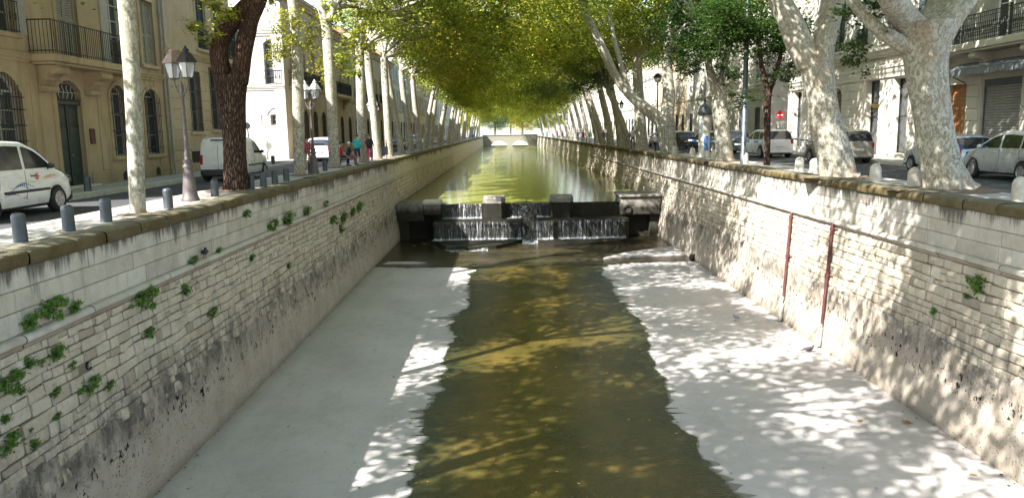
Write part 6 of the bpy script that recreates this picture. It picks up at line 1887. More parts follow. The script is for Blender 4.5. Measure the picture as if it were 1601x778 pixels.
# ================================================================ people: one skinned body each
SKIN = simple('skin', (.42, .25, .17), .55, var=.12)
EYE = simple('eye dark', (.03, .02, .015), .3, var=.1)
_cloth = {}
def cloth(c):
    c = tuple(round(x, 3) for x in c)
    if c not in _cloth: _cloth[c] = simple('cloth %d' % len(_cloth), c, .85, var=.18, scale=7, bump=.25)
    return _cloth[c]
def person(label, loc, face, h, top, bottom, shoes=(.03, .03, .03), hair=(.04, .025, .015), hair_len='short', pose='stand', stride=.0, arms=(0, 0), sleeve=.55, legs_to=1.0, bag=None, hat=None, stout=1.0, group=None, skirt=False, seat_z=.45):
    k = h / 1.7
    root = empty('person', loc, face, label, 'person', group)
    V, Rr, E, reg = [], [], [], []
    def add(p, r, parent, rg):
        V.append(Vector(p) * k); Rr.append((r * k, r * k * (.8 if rg in ('top', 'hip') else 1))); reg.append(rg)
        if parent is not None: E.append((parent, len(V) - 1))
        return len(V) - 1
    st = stout; sit = pose == 'sit'
    hz = .95 if not sit else seat_z / k + .12
    pel = add((0, 0, hz), .135 * st, None, 'hip')
    waist = add((0, .0, hz + .15), .125 * st, pel, 'top')
    lean = .05 if pose == 'walk' else (-.04 if not sit else .06)
    chest = add((0, lean * .5, hz + .33), .145 * st, waist, 'top')
    nb = add((0, lean, hz + .47), .075, chest, 'top')
    nk = add((0, lean + .01, hz + .53), .052, nb, 'skin')
    hd = add((0, lean + .025, hz + .62), .088, nk, 'skin')
    ht = add((0, lean + .015, hz + .72), .070, hd, 'skin')
    for sg in (-1, 1):
        s_ = stride * sg
        hip = add((.09 * sg * st, 0, hz - .05), .088 * st, pel, 'leg')
        if sit:
            kn = add((.11 * sg, .42, hz - .06), .066 * st, hip, 'leg'); an = add((.11 * sg, .44, .09), .042, kn, 'shin')
        else:
            kn = add((.10 * sg, s_ * .5 + .03, .49), .062 * st, hip, 'leg'); an = add((.095 * sg, s_ * 1.0 - (.10 if s_ < 0 else 0), .09 + (.05 if s_ < 0 else 0)), .042, kn, 'shin')
        a = V[an] / k
        add((a.x, a.y + .02, a.z - .045), .042, an, 'shoe'); f1 = len(V) - 1
        add((a.x + .02 * sg, a.y + .15, a.z - .055), .034, f1, 'shoe')
        sw = arms[0 if sg < 0 else 1]
        sh = add((.165 * sg * st, lean * .9, hz + .44), .058 * st, chest, 'top')
        el = add((.215 * sg * st, lean - .02 + sw * .22, hz + .17), .044, sh, 'arm')
        fw = (.12 + sw * .5) if sit else (.06 + sw * .45)
        wr_ = add((.225 * sg * st, lean + fw, hz - .05 + abs(sw) * .10), .029, el, 'fore')
        w0 = V[wr_] / k; dirv = (w0 - V[el] / k).normalized()
        pm = add(w0 + dirv * .07, .034, wr_, 'skin'); pmv = w0 + dirv * .07
        for fi, (du, ln) in enumerate(((-.030, .075), (-.010, .088), (.012, .082), (.032, .062))):
            b_ = pmv + dirv * .035 + Vector((0, du, 0)); j = add(b_, .0105, pm, 'skin')
            add(b_ + dirv * ln * .55 + Vector((-.008 * sg, 0, 0)), .0095, j, 'skin'); e2 = len(V) - 1
            add(b_ + dirv * ln + Vector((-.03 * sg, 0, 0)), .008, e2, 'skin')
        tb = add(pmv + Vector((-.008 * sg, .035, .0)), .011, pm, 'skin'); add(pmv + dirv * .05 + Vector((-.012 * sg, .058, 0)), .009, tb, 'skin')
    me = bpy.data.meshes.new('body'); me.from_pydata(V, E, [])
    ob = bpy.data.objects.new('body_cage', me); COL.objects.link(ob)
    ob.modifiers.new('skin', 'SKIN')
    for i, d in enumerate(me.skin_vertices[0].data): d.radius = Rr[i]; d.use_root = (i == 0)
    sb = ob.modifiers.new('sub', 'SUBSURF'); sb.levels = 1; sb.render_levels = 1
    dg = bpy.context.evaluated_depsgraph_get()
    em = bpy.data.meshes.new_from_object(ob.evaluated_get(dg))
    bpy.data.objects.remove(ob)
    # clothes by nearest bone
    A = np.array([V[a] for a, b in E]); B = np.array([V[b] for a, b in E]); rg = [reg[b] for a, b in E]
    C = np.array([p.center[:] for p in em.polygons])
    AB = B - A; t = np.clip(((C[:, None] - A) * AB).sum(2) / (AB ** 2).sum(1), 0, 1)
    D = np.linalg.norm(C[:, None] - (A + t[..., None] * AB), axis=2); bi = D.argmin(1)
    mats = [SKIN, cloth(top), cloth(bottom), cloth(shoes), EYE]
    em.materials.clear()
    for m in mats: em.materials.append(m)
    for p, b_, f in zip(em.polygons, bi, range(len(C))):
        r_, tt = rg[b_], t[f, b_]
        mi = 0
        if r_ in ('top',): mi = 1
        elif r_ == 'hip' or (r_ == 'leg' and (legs_to >= .5 or tt < legs_to * 2)): mi = 2
        elif r_ == 'shin': mi = 2 if legs_to > .5 + tt * .5 else 0
        elif r_ == 'shoe': mi = 3
        elif r_ == 'arm': mi = 1 if (sleeve >= .5 or tt < sleeve * 2) else 0
        elif r_ == 'fore': mi = 1 if sleeve > .5 + tt * .5 else 0
        if r_ == 'skin' and C[f][2] < (hz + .50) * k and C[f][2] > (hz + .4) * k: mi = 1
        p.material_index = mi; p.use_smooth = True
    body = link_mesh('body', em, root)
    hc = V[hd].lerp(V[ht], .4)
    # face, ears
    mb = MB()
    mb.tube([hc + Vector((0, .085, .015)) * k, hc + Vector((0, .112, -.022)) * k, hc + Vector((0, .085, -.03)) * k], [.008 * k, .015 * k, .010 * k], 6, 0)
    for sg in (-1, 1):
        mb.ball(hc + Vector((.088 * sg, .0, -.005)) * k, (.014 * k, .022 * k, .032 * k), 8, 0)
        mb.ball(hc + Vector((.032 * sg, .083, .018)) * k, (.013 * k, .008 * k, .008 * k), 6, 1)
    mb.ball(hc + Vector((0, .082, -.058)) * k, (.024 * k, .008 * k, .006 * k), 6, 2)
    mb.build('face', [SKIN, EYE, cloth((.35, .12, .10))], root)
    # hair
    hm = cloth(hair); mb = MB()
    N = 14; vs = []; rows = 6
    for i in range(rows + 1):
        ph = PI / 2 - i / rows * (PI * .62)
        for j in range(N):
            th = 2 * PI * j / N
            front = max(0, math.sin(th))
            p2 = max(ph, -.1 + front * .75)
            r0 = .104 + .008 * math.sin(5 * th)
            vs.append(hc + Vector((r0 * math.cos(p2) * math.cos(th), (r0 + .008) * math.cos(p2) * math.sin(th) - .008, .105 * math.sin(p2) + .012)) * k)
    mb.add(vs, [(i * N + j, i * N + (j + 1) % N, (i + 1) * N + (j + 1) % N, (i + 1) * N + j) for i in range(rows) for j in range(N)], 0, True)
    if hair_len == 'long': mb.tube([hc + Vector((0, -.05, .05)) * k, hc + Vector((0, -.09, -.06)) * k, hc + Vector((0, -.115, -.2)) * k, hc + Vector((0, -.12, -.30)) * k], [.06 * k, .085 * k, .075 * k, .03 * k], 10)
    if hair_len == 'bun': mb.ball(hc + Vector((0, -.11, .05)) * k, .05 * k, 10)
    mb.build('hair', hm, root)
    if hat:
        mb = MB(); mb.lathe([(.108 * k, .03 * k), (.112 * k, .06 * k), (.085 * k, .115 * k), (.02 * k, .135 * k)], 14, hc)
        mb.prism([(x * k + hc.x, y * k + hc.y) for x, y in ((-.09, .06), (.09, .06), (.075, .17), (0, .2), (-.075, .17))], 'z', hc.z + .035 * k, hc.z + .048 * k)
        mb.build('cap', cloth(hat), root)
    if skirt:
        mb = MB(); mb.lathe([(.15 * k, (hz + .08) * k), (.19 * k, (hz - .12) * k), (.23 * k, (hz - .34) * k), (.225 * k, (hz - .35) * k)], 16, (0, .01, 0)); mb.build('skirt', cloth(bottom), root)
    # shirt hem hanging loose over the hips
    mb = MB(); n = 16
    mb.lathe([(.150 * k * st, (hz + .20) * k), (.160 * k * st, (hz + .08) * k), (.168 * k * st, (hz - .05) * k), (.160 * k * st, (hz - .05) * k)], n, (0, .0, 0))
    mb.v = [(x, y * .82, z) for x, y, z in mb.v]
    mb.build('shirt', cloth(top), root)
    if bag:
        kind, col = bag
        mb = MB()
        if kind == 'backpack':
            mb.cbox(-.15 * k, .15 * k, -.29 * k, -.12 * k, (hz + .05) * k, (hz + .45) * k, .05 * k); mb.cbox(-.11 * k, .11 * k, -.33 * k, -.285 * k, (hz + .08) * k, (hz + .26) * k, .02 * k)
            for sg in (-1, 1): mb.tube([Vector((.10 * sg, -.14, hz + .44)) * k, Vector((.11 * sg, .02, hz + .50)) * k, Vector((.12 * sg, .13, hz + .36)) * k, Vector((.13 * sg, .06, hz + .12)) * k], .022 * k, 6)
        else:
            mb.cbox(.06 * k, .32 * k, -.23 * k, -.12 * k, (hz - .02) * k, (hz + .26) * k, .04 * k)
            mb.tube([Vector((.1, -.17, hz + .24)) * k, Vector((-.05, -.15, hz + .42)) * k, Vector((-.13, .0, hz + .50)) * k, Vector((-.05, .15, hz + .36)) * k], .016 * k, 6)
        ob = mb.build('backpack' if kind == 'backpack' else 'shoulder_bag', cloth(col), None)
        ob.location = loc; ob.rotation_euler = (0, 0, face)
        tag(ob, bag_label(kind, label), 'bag')
    return root
def at(u, x): # walker seen at pixel column u on the strip at X = x
    return x * F_PX / (u - 791.0)
away, toward = 0.0, PI
GW = 'walkers on the quays'
def bag_label(kind, who): return ('backpack worn by ' if kind == 'backpack' else 'bag carried by ') + who
person('woman in turquoise top and dark shorts walking away', (-8.72, 45.5, 0), away, 1.68, (.02, .42, .42), (.035, .03, .035), (.6, .6, .6), (.10, .045, .02), 'short', 'walk', .12, (.3, -.3), .3, .55, ('bag', (.02, .33, .33)), stout=1.15, group=GW)
person('person in navy shirt and pink trousers', (-8.18, 46.6, 0), away, 1.70, (.02, .02, .06), (.50, .06, .13), (.5, .45, .45), (.13, .07, .03), 'short', 'walk', .10, (-.3, .3), .5, .95, ('backpack', (.025, .022, .03)), group=GW)
person('woman in white walking between the turquoise and navy walkers', (-8.65, 48.3, 0), away, 1.66, (.55, .10, .20), (.72, .70, .70), (.5, .5, .5), (.22, .14, .06), 'long', 'walk', .08, (.2, -.2), .4, .9, None, group=GW, skirt=True)
person('woman in floral shirt and khaki trousers', (-9.62, 37.6, 0), away, 1.66, (.28, .14, .15), (.36, .24, .15), (.10, .07, .06), (.015, .01, .01), 'bun', 'walk', .12, (.3, -.3), .3, .95, ('backpack', (.32, .05, .08)), group=GW)
person('seated person in red top on the quay bench', (-9.1, 42.6, 0), -1.2, 1.68, (.45, .03, .04), (.02, .025, .06), (.03, .03, .03), (.05, .03, .02), 'short', 'sit', 0, (.3, .3), .5, .95, None, group=None)
person('seated grey haired person in dark clothes on the quay bench', (-8.85, 43.5, 0), -1.0, 1.66, (.03, .03, .05), (.30, .16, .10), (.04, .03, .03), (.55, .53, .50), 'short', 'sit', 0, (.4, .2), .6, .95, None)
for u, X, h, t, b_, hr, lb, fc in ((705, -8.45, 1.66, (.75, .75, .74), (.72, .72, .70), (.10, .06, .03), 'person all in white far along the left quay, first before the man in light blue', away),
                            (721, -8.55, 1.76, (.76, .76, .76), (.60, .58, .55), (.05, .03, .02), 'broad person in white shirt far along the left quay', away),
                            (740, -8.5, 1.78, (.35, .45, .62), (.03, .04, .10), (.08, .05, .03), 'man in light blue shirt and dark shorts far along the left quay', away)):
    person(lb, (X, at(u, X), 0), fc, h, t, b_, hair=hr, pose='walk', stride=.12, arms=(.3, -.3), group=GW, stout=1.1)
person('tall man in black and white stripes by the right coping', (11.2, at(988, 11.2), 0), toward, 1.92, (.52, .53, .56), (.035, .035, .04), hair=(.30, .2, .12), pose='stand', arms=(.2, .1), hat=(.65, .62, .58), bag=('bag', (.03, .03, .035)), group=GW)
person('girl with long black hair by the right coping', (11.18, at(998.5, 11.18), 0), toward + 2.6, 1.38, (.30, .26, .24), (.28, .28, .36), hair=(.012, .010, .010), hair_len='long', pose='stand', sleeve=.2, group=GW)
person('child in a red sleeveless top by the right coping', (11.2, at(1005, 11.2), 0), away, 1.34, (.50, .02, .03), (.42, .42, .48), hair=(.03, .015, .012), hair_len='bun', sleeve=.1, legs_to=.6, group=GW)
person('person in striped shirt and turquoise cap beside the white tree', (11.35, at(1022.5, 11.35), 0), away + .3, 1.42, (.40, .37, .42), (.015, .013, .015), hair=(.06, .035, .02), hat=(.03, .50, .50), pose='walk', stride=.08, arms=(.2, -.2), stout=1.15, group=GW)
person('man in dark clothes with a pale cap behind the striped man', (11.6, at(974, 11.6), 0), toward, 1.72, (.035, .035, .04), (.40, .38, .36), hat=(.6, .58, .55), group=GW)
person('person in bright red shirt further along the right coping', (11.25, at(911.5, 11.25), 0), away, 1.62, (.55, .02, .03), (.05, .05, .08), hair=(.05, .03, .02), pose='walk', stride=.1, group=GW, stout=1.15)
person('person in mint green shirt further along the right coping', (11.3, at(922, 11.3), 0), away, 1.66, (.25, .60, .50), (.55, .55, .56), hair=(.12, .07, .04), pose='walk', stride=.1, group=GW)
person('person in pink shirt far along the right quay', (11.3, at(879, 11.3), 0), away, 1.66, (.55, .10, .14), (.10, .10, .14), pose='walk', stride=.1, group=GW, stout=1.15)
person('person in pale beige far along the right quay near the pink shirt', (11.35, at(896, 11.35), 0), toward, 1.66, (.55, .42, .34), (.20, .18, .17), pose='walk', stride=.1, group=GW)
person('person in bright blue shirt at the far end of the right quay', (11.3, at(855, 11.3), 0), away, 1.78, (.03, .16, .50), (.03, .05, .15), pose='walk', stride=.1, group=GW, stout=1.2)
person('person in light blue shirt at the far end of the right quay', (11.6, at(849, 11.6), 0), away, 1.74, (.25, .50, .68), (.06, .10, .22), pose='walk', stride=.1, group=GW, stout=1.2)

for u, X, h, t, b_, hr, lb in ((943, 11.4, 1.70, (.10, .12, .16), (.30, .28, .25), (.05, .03, .02), 'person in dark grey shirt between the white tree and the mint green shirt'),
                            (932, 11.9, 1.62, (.62, .58, .52), (.06, .07, .12), (.20, .13, .07), 'person in cream top just right of the mint green shirt'),
                            (903, 11.7, 1.70, (.10, .16, .34), (.05, .05, .06), (.04, .03, .02), 'person in dark blue just left of the bright red shirt'),
                            (888, 11.8, 1.60, (.60, .62, .64), (.30, .10, .10), (.07, .04, .03), 'person in white top and reddish trousers far along the right quay'),
                            (871, 11.5, 1.72, (.48, .05, .08), (.08, .08, .10), (.05, .04, .03), 'person in crimson shirt near the far end of the right quay'),
                            (864, 11.6, 1.68, (.66, .64, .60), (.12, .12, .16), (.08, .05, .03), 'person in pale shirt near the far end of the right quay')):
    person(lb, (X, at(u, X), 0), away, h, t, b_, hair=hr, pose='walk', stride=.1, arms=(.2, -.2), group=GW, stout=1.1)
# ================================================================ street furniture and small things
# dark bollards on the left
mb = MB(); mb.lathe([(.118, 0), (.115, .02), (.112, .40), (.113, .44), (.104, .475), (.075, .498), (.03, .508), (.005, .51)], 18)
bm_ = mb.mesh('bollard', M['bollard'])
BL = [(-8.43, 13.27, 'dark bollard nearest the left edge of the picture, on the quay'), (-8.42, 14.74, 'dark bollard second from the left edge, below the decorated van'), (-8.46, 16.22, 'dark bollard just left of the slim pale plane trunk'), (-8.38, 19.06, 'dark bollard between the slim pale plane and the lamp post'),
      (-8.59, 22.7, 'sunlit bollard between the lamp post and the dark forked tree'), (-8.41, 25.43, 'sunlit bollard touching the right side of the dark forked trunk'), (-8.40, 26.7, 'grey bollard second to the right of the dark forked trunk'), (-8.47, 28.27, 'grey bollard third to the right of the dark forked trunk'), (-8.46, 29.73, 'grey bollard fourth to the right of the dark forked trunk'),
      (-8.95, 35.4, 'dark bollard between the spotted plane tree and the second lamp post'), (-8.75, 37.4, 'dark bollard just right of the second lamp post'), (-13.65, 25.2, 'dark bollard across the road beside the green door'), (-13.7, 45.6, 'small dark bollard at the mouth of the side street'), (-13.7, 50.9, 'small dark bollard before the sunlit end wall')]
for i, (x, y, lb) in enumerate(BL):
    o = link_mesh('bollard', bm_); o.location = (x, y, 0.0 if x > -10 else .06); o.rotation_euler = (random.uniform(-.02, .02), random.uniform(-.02, .02), random.uniform(0, 6)); tag(o, lb, 'bollard', 'dark bollards of the left quay')
mb = MB(); mb.lathe([(.185, 0), (.18, .1), (.172, .30), (.165, .40), (.14, .48), (.10, .53), (.05, .557), (.006, .565)], 20)
bm2 = mb.mesh('bollard', M['pale_stone'])
BR = [(11.36, 16.92, 'pale round topped stone bollard at the right edge of the picture'), (11.42, 21.5, 'pale stone bollard just left of the massive plane trunk'), (11.48, 23.9, 'pale stone bollard midway between the two big mottled trunks'), (11.42, 28.6, 'white lit stone bollard touching the left of the forked plane trunk'), (11.45, 30.1, 'pale stone bollard a step left of the forked plane trunk'),
      (11.5, 37.2, 'pale stone bollard right against the tall steel pole'), (11.38, 42.3, 'white stone bollard just left of the grey trunk with dark leaves'), (11.4, 47.3, 'small white stone bollard in front of the advertising column'), (11.35, 52.2, 'white stone bollard just right of the bright white tree')]
for x, y, lb in BR:
    o = link_mesh('bollard', bm2); o.location = (x, y, 0); o.rotation_euler = (random.uniform(-.03, .03), random.uniform(-.03, .03), random.uniform(0, 6)); tag(o, lb, 'bollard', 'stone bollards of the right quay')
# lanterns on a post
M['lantern_glass'] = (lambda g: g.fin((.75, .78, .80), .15, spec=.5, Transmission_Weight=.55))(G('frosted lantern glass'))
def lantern(root, p, mat, roofmat, s=1.0):
    p = Vector(p); mb = MB(); n = 4
    def ring(r, z, rot=PI / 4): return [p + Vector((r * math.cos(rot + k * PI / 2), r * math.sin(rot + k * PI / 2), z)) * s for k in range(n)]
    lo, hi = .13, .215
    for k in range(4):
        a, b_ = ring(lo, .06)[k], ring(hi, .46)[k]
        mb.tube([a, b_], .013 * s, 4)
    for r, z in ((lo, .06), (hi, .46)):
        R_ = ring(r, z); mb.tube(R_ + [R_[0]], .016 * s, 4)
    mb.tube([p, p + Vector((0, 0, .06)) * s], [.03 * s, .09 * s], 8)
    lt = mb.build('lantern', mat, root)
    mb = MB(); a, b_ = ring(lo * .95, .065), ring(hi * .96, .455)
    mb.add(a + b_, [(0, 1, 5, 4), (1, 2, 6, 5), (2, 3, 7, 6), (3, 0, 4, 7)]); mb.build('lantern_pane', M['lantern_glass'], lt)
    mb = MB(); R0, R1, R2, R3 = ring(.275, .465), ring(.255, .50), ring(.13, .70), ring(.10, .72)
    mb.add(R0 + R1 + R2 + R3, [(i * 4 + k, i * 4 + (k + 1) % 4, i * 4 + 4 + (k + 1) % 4, i * 4 + 4 + k) for i in range(3) for k in range(4)] + [(0, 1, 2, 3), (12, 13, 14, 15)])
    mb.lathe([(.075 * s, .72 * s), (.075 * s, .76 * s), (.10 * s, .765 * s), (.055 * s, .83 * s), (.025 * s, .85 * s), (.03 * s, .88 * s), (.004 * s, .90 * s)], 10, p)
    mb.build('lantern_roof', roofmat, lt)
def double_lamp(loc, rz, label, mat, roofs, hgt=3.05, group='double lantern lamp posts'):
    root = empty('street_lamp', loc, rz, label, 'street lamp', group)
    mb = MB()
    mb.lathe([(.24, 0), (.24, .06), (.21, .10), (.185, .30), (.155, .62), (.125, .80), (.10, .88), (.135, .92), (.135, .97), (.09, 1.02), (.12, 1.07), (.12, 1.10), (.075, 1.16), (.07, 1.25), (.085, 1.28), (.06, 1.33), (.052, 2.2), (.045, hgt - .25), (.07, hgt - .22), (.07, hgt - .17), (.05, hgt - .12), (.06, hgt), (.03, hgt + .12), (.004, hgt + .2)], 16)
    mb.build('post', mat, root)
    for sg, rm in ((-1, roofs[0]), (1, roofs[1])):
        mb = MB(); mb.tube([(sg * .03, 0, hgt - .18), (sg * .14, 0, hgt - .12), (sg * .24, 0, hgt + .04), (sg * .27, 0, hgt + .2)], [.026, .024, .02, .02], 8)
        ring = [(sg * (.13 + .06 * math.cos(a * PI / 5)), 0, hgt + .02 + .06 * math.sin(a * PI / 5)) for a in range(9)]; mb.tube(ring, .010, 5)
        mb.build('arm', mat, root)
        lantern(root, (sg * .27, 0, hgt + .2), mat, rm)
    return root
double_lamp((-8.72, 21.25, 0), math.radians(-28), 'double lantern lamp post with one pink lit and one dark lantern roof', M['lamp_iron'], (M['pink_metal'], M['dark_lamp']))  # first roof is pink: sun highlight put into its colour
double_lamp((-8.66, 34.9, 0), math.radians(-20), 'double lantern lamp post with white lit lanterns beside the red backpack woman', M['lamp_iron'], (M['white'], M['white']))  # white roofs: sunlight on the lanterns put into their paint
double_lamp((-9.4, 55.8, 0), math.radians(-20), 'double lantern lamp post glimpsed between the trunks by the litter bins', M['dark_lamp'], (M['dark_lamp'], M['dark_lamp']))
double_lamp((11.6, 79.5, 0), math.radians(20), 'dark double lantern lamp post behind the striped man', M['dark_lamp'], (M['dark_lamp'], M['dark_lamp']), 3.6)
root = empty('street_lamp', (11.9, 61.0, 0), 0, 'tall lamp with a round pale globe under a dark cap, behind the white tree', 'street lamp')
mb = MB(); mb.lathe([(.12, 0), (.09, .8), (.06, 1.0), (.05, 5.2), (.08, 5.25), (.05, 5.3)], 12); mb.build('post', M['steel'], root)
mb = MB(); mb.ball((0, 0, 5.55), .30, 14); mb.build('globe', M['lantern_glass'], root)
mb = MB(); mb.lathe([(.33, 5.62), (.31, 5.75), (.2, 5.9), (.05, 5.98), (.01, 6.0)], 14); mb.build('cap', M['dark_lamp'], root)
mb = MB(); mb.lathe([(.15, 0), (.15, .5), (.125, .52), (.118, 5), (.105, 9.5), (.02, 9.52)], 16)
tag(link_mesh('steel_pole', mb.mesh('steel_pole', M['steel']), None, (11.42, 37.2, 0)), 'tall blue grey steel pole between the grey trunk and the thin dark tree', 'pole')
# advertising column with a domed cap
root = empty('advertising_column', (12.0, 46.9, 0), 0, 'slim advertising column with domed cap and finial beside the grey trunk', 'advertising column')
mb = MB(); mb.lathe([(.40, 0), (.40, .25), (.34, .3), (.34, 2.5)], 20); mb.build('drum', M['pale_stone'], root)
mb = MB(); mb.lathe([(.42, 2.5), (.45, 2.56), (.43, 2.66), (.38, 2.72), (.36, 2.86), (.27, 3.05), (.14, 3.16), (.06, 3.2), (.06, 3.28), (.10, 3.34), (.06, 3.42), (.02, 3.5), (.004, 3.58)], 20); mb.build('dome', M['bollard'], root)
for k, (c, z0, z1) in enumerate((((.55, .58, .62), 1.35, 2.35), ((.05, .16, .42), .4, 1.25), ((.50, .50, .48), .45, 1.3))):
    mb = MB(); a0 = -2.6 + k * .75
    vs = []
    for i in range(6):
        a = a0 + .7 * i / 5; vs += [(.346 * math.cos(a), .346 * math.sin(a), z0), (.346 * math.cos(a), .346 * math.sin(a), z1)]
    mb.add(vs, [(2 * i, 2 * i + 2, 2 * i + 3, 2 * i + 1) for i in range(5)]); mb.build('poster', simple('poster print %d' % k, c, .6, var=.3, scale=5), root)
# road sign: no entry
root = empty('road_sign', (18.4, 52.2, .05), 0, 'round red no entry sign with white bar on a grey post', 'road sign')
mb = MB(); mb.tube([(0, 0, 0), (0, 0, 2.75)], .035, 8); mb.build('post', M['steel'], root)
mb = MB(); mb.tube([(0, -.05, 2.45), (0, -.075, 2.45)], .26, 24, 0, False); mb.build('disc', simple('sign red', (.50, .02, .03), .4, var=.08), root)
mb = MB(); mb.cbox(-.18, .18, -.085, -.077, 2.41, 2.49, .002); mb.build('bar', M['white'], root)
root = empty('road_sign', (-17.6, 53.6, .06), 0, 'dark round sign on a leaning post before the sunlit end wall', 'road sign')
mb = MB(); mb.tube([(0, 0, 0), (-.12, 0, 2.6)], .045, 8); mb.build('post', M['iron'], root)
mb = MB(); mb.tube([(-.1, -.05, 2.35), (-.1, -.08, 2.35)], .22, 20, 0, False); mb.build('disc', M['iron'], root)
# site fencing and tape near the no entry sign
root = empty('site_fence', (18.3, 49.6, .05), 0, 'white wire site fence panel leaning before the dark shop window', 'fence panel')
mb = MB()
fr = [(-.9, 0, .1), (.9, .3, .1), (.75, .35, 2.0), (-.9, 0, 2.0)]
mb.tube([*fr, fr[0]], .022, 6)
mb.build('frame', M['white'], root)
for i in range(1, 14):
    t = i / 14; a = Vector(fr[0]).lerp(Vector(fr[1]), t); b_ = Vector(fr[3]).lerp(Vector(fr[2]), t)
    mb = MB(); mb.tube([a, b_], .009, 4, 0, False); mb.build('wire', M['white'], root)
for i, (x, lb) in enumerate(((-.75, 'pair of white feet blocks under the site fence, nearer one'), (.75, 'white foot block at the far end of the site fence'))):
    mb = MB(); mb.cbox(-.16, .16, -.3, .3, 0, .42, .05); o = mb.build('fence_block', M['white']); o.location = (18.3 + x, 49.55 + (x + .75) * .2, .05); tag(o, lb, 'block')
TAPE = simple('tape blue', (.04, .22, .60), .5)
for i, (p0, p1, lb) in enumerate((((17.6, 47.6, .95), (18.4, 44.6, 1.0), 'blue and white barrier tape stretched right of the white off-roader'), ((13.4, 44.2, .95), (17.4, 47.4, .9), 'blue and white barrier tape across the back of the white off-roader'), ((12.2, 52, .9), (15.2, 50.5, .95), 'blue and white barrier tape left of the grey trunk'))):
    root = empty('barrier_tape', p0, 0, lb, 'tape'); n = 24
    a, b_ = Vector((0, 0, 0)), Vector(p1) - Vector(p0)
    mb = MB(); vs = []
    for k in range(n + 1):
        q = a.lerp(b_, k / n); sg_ = -.12 * math.sin(PI * k / n)
        vs += [q + Vector((0, 0, sg_)), q + Vector((.004, 0, sg_ + .10))]
    mb.add(vs, [(2 * k, 2 * k + 2, 2 * k + 3, 2 * k + 1) for k in range(n)])
    mb.m = [(k // 2) % 2 for k in range(n)]
    mb.build('ribbon', [M['white'], TAPE], root)
    for q, nm in ((a, 0), (b_, 1)):
        mb = MB(); mb.tube([q + Vector((0, 0, -p0[2] + .0)), q + Vector((0, 0, .15))], .02, 6); mb.build('stake', M['steel'], root)
# wire guard round the white tree
root = empty('tree_guard', (11.65, 54.1, 0), 0, 'thin wire guard standing in front of the bright white trunk', 'tree guard')
mb = MB()
for i in range(7):
    a = PI + PI * i / 6
    mb.tube([(.75 * math.cos(a), .55 * math.sin(a), 0), (.75 * math.cos(a), .55 * math.sin(a), 1.9)], .010, 4, 0, False, False)
for z in (.25, 1.05, 1.88): mb.tube([(.75 * math.cos(PI + PI * i / 12), .55 * math.sin(PI + PI * i / 12), z) for i in range(13)], .010, 4, 0, False, False)
mb.build('wires', M['iron'], root)
# bench and bins
root = empty('bench', (-9.0, 43.0, 0), math.radians(8), 'dark slatted quay bench with two people sitting on it', 'bench')
for i in range(5):
    mb = MB(); mb.cbox(-.24 + i * .1, -.155 + i * .1, -1.1, 1.1, .42, .455, .008); mb.build('slat', M['shutter_brown'], root)
for i in range(3):
    mb = MB(); mb.cbox(-.31 - i * .03, -.28 - i * .03, -1.1, 1.1, .55 + i * .12, .63 + i * .12, .008); mb.build('slat', M['shutter_brown'], root)
for y in (-.85, .85):
    mb = MB(); mb.tube([(-.24, y, 0), (-.24, y, .42), (-.37, y, .95)], .03, 6); mb.tube([(.22, y, 0), (.22, y, .42), (-.25, y, .41)], .03, 6); mb.build('leg', M['iron'], root)
root = empty('litter_bin', (-8.55, 54.0, 0), 0, 'grey box bin with dark upright bars beside the slender plane tree', 'litter bin')
mb = MB(); mb.cbox(-.32, .32, -.25, .25, .25, .85, .03); mb.build('box', M['steel'], root)
for x in (-.24, -.08, .08, .24):
    mb = MB(); mb.tube([(x, 0, .85), (x, 0, 1.35)], [.05, .035], 8); mb.build('bar', M['iron'], root)
for x in (-.25, .25):
    mb = MB(); mb.tube([(x, 0, 0), (x, 0, .26)], .03, 6); mb.build('leg', M['iron'], root)
# red drainpipes on the right wall
def drainpipe(utop, vtop, ubot, vbot, ufoot, vfoot, label):
    T = onx(utop, vtop, XR - .05); Bm = onx(ubot, vbot, XR - .28); Ft = onx(ufoot, vfoot, XR - .35)
    yt, zt, yb, zb, zf = T.y, T.z, Bm.y, Bm.z, max(Ft.z, ZBED + .03)
    root = empty('drainpipe', (XR, yt, zt), 0, label, 'pipe', 'red drainpipes')
    o_ = Vector((-XR, -yt, -zt))
    P = lambda y, z, out: Vector(WR.p(y, z, out)) + o_
    mb = MB(); n = 8
    pts = [P(yt, zt + .02, .0)] + [P(yt, zt + .02, .12)] + [P(yt + (yb - yt) * k / n, zt - .08 + (zb - zt + .08) * k / n, .12) for k in range(n + 1)]
    mb.tube(pts, .052, 10); mb.build('pipe', M['rust_pipe'], root)
    for t in (.04, .5):
        mb = MB(); y, z = yt + (yb - yt) * t, zt + (zb - zt) * t
        mb.tube([P(y, z + .05, .12), P(y, z - .05, .12)], .075, 10); mb.tube([P(y - .22, z, .03), P(y, z, .1), P(y + .22, z, .03)], .022, 6); mb.build('clamp', M['rust_pipe'], root)
    mb = MB(); mb.tube([P(yb, zb + .05, .12), P(yb + .06, zb - .12, .15), P(yb + .02, zf + .28, .13)], [.06, .05, .05], 10); mb.tube([P(yb + .06, zb - .1, .15), P(yb + .3, zb - .16, .08)], .04, 8); mb.build('elbow', M['pvc'], root)
    mb = MB(); mb.tube([P(yb + .02, zf + .62, .14), P(yb + .05, zf, .14)], .082, 12); mb.build('sleeve', M['pvc'], root)
drainpipe(1240, 334, 1228, 465, 1223, 499, 'oxide red drainpipe nearer the weir, running down the right canal wall')
drainpipe(1305, 351, 1289, 508, 1285, 541, 'oxide red drainpipe nearer the camera, running down the right canal wall')
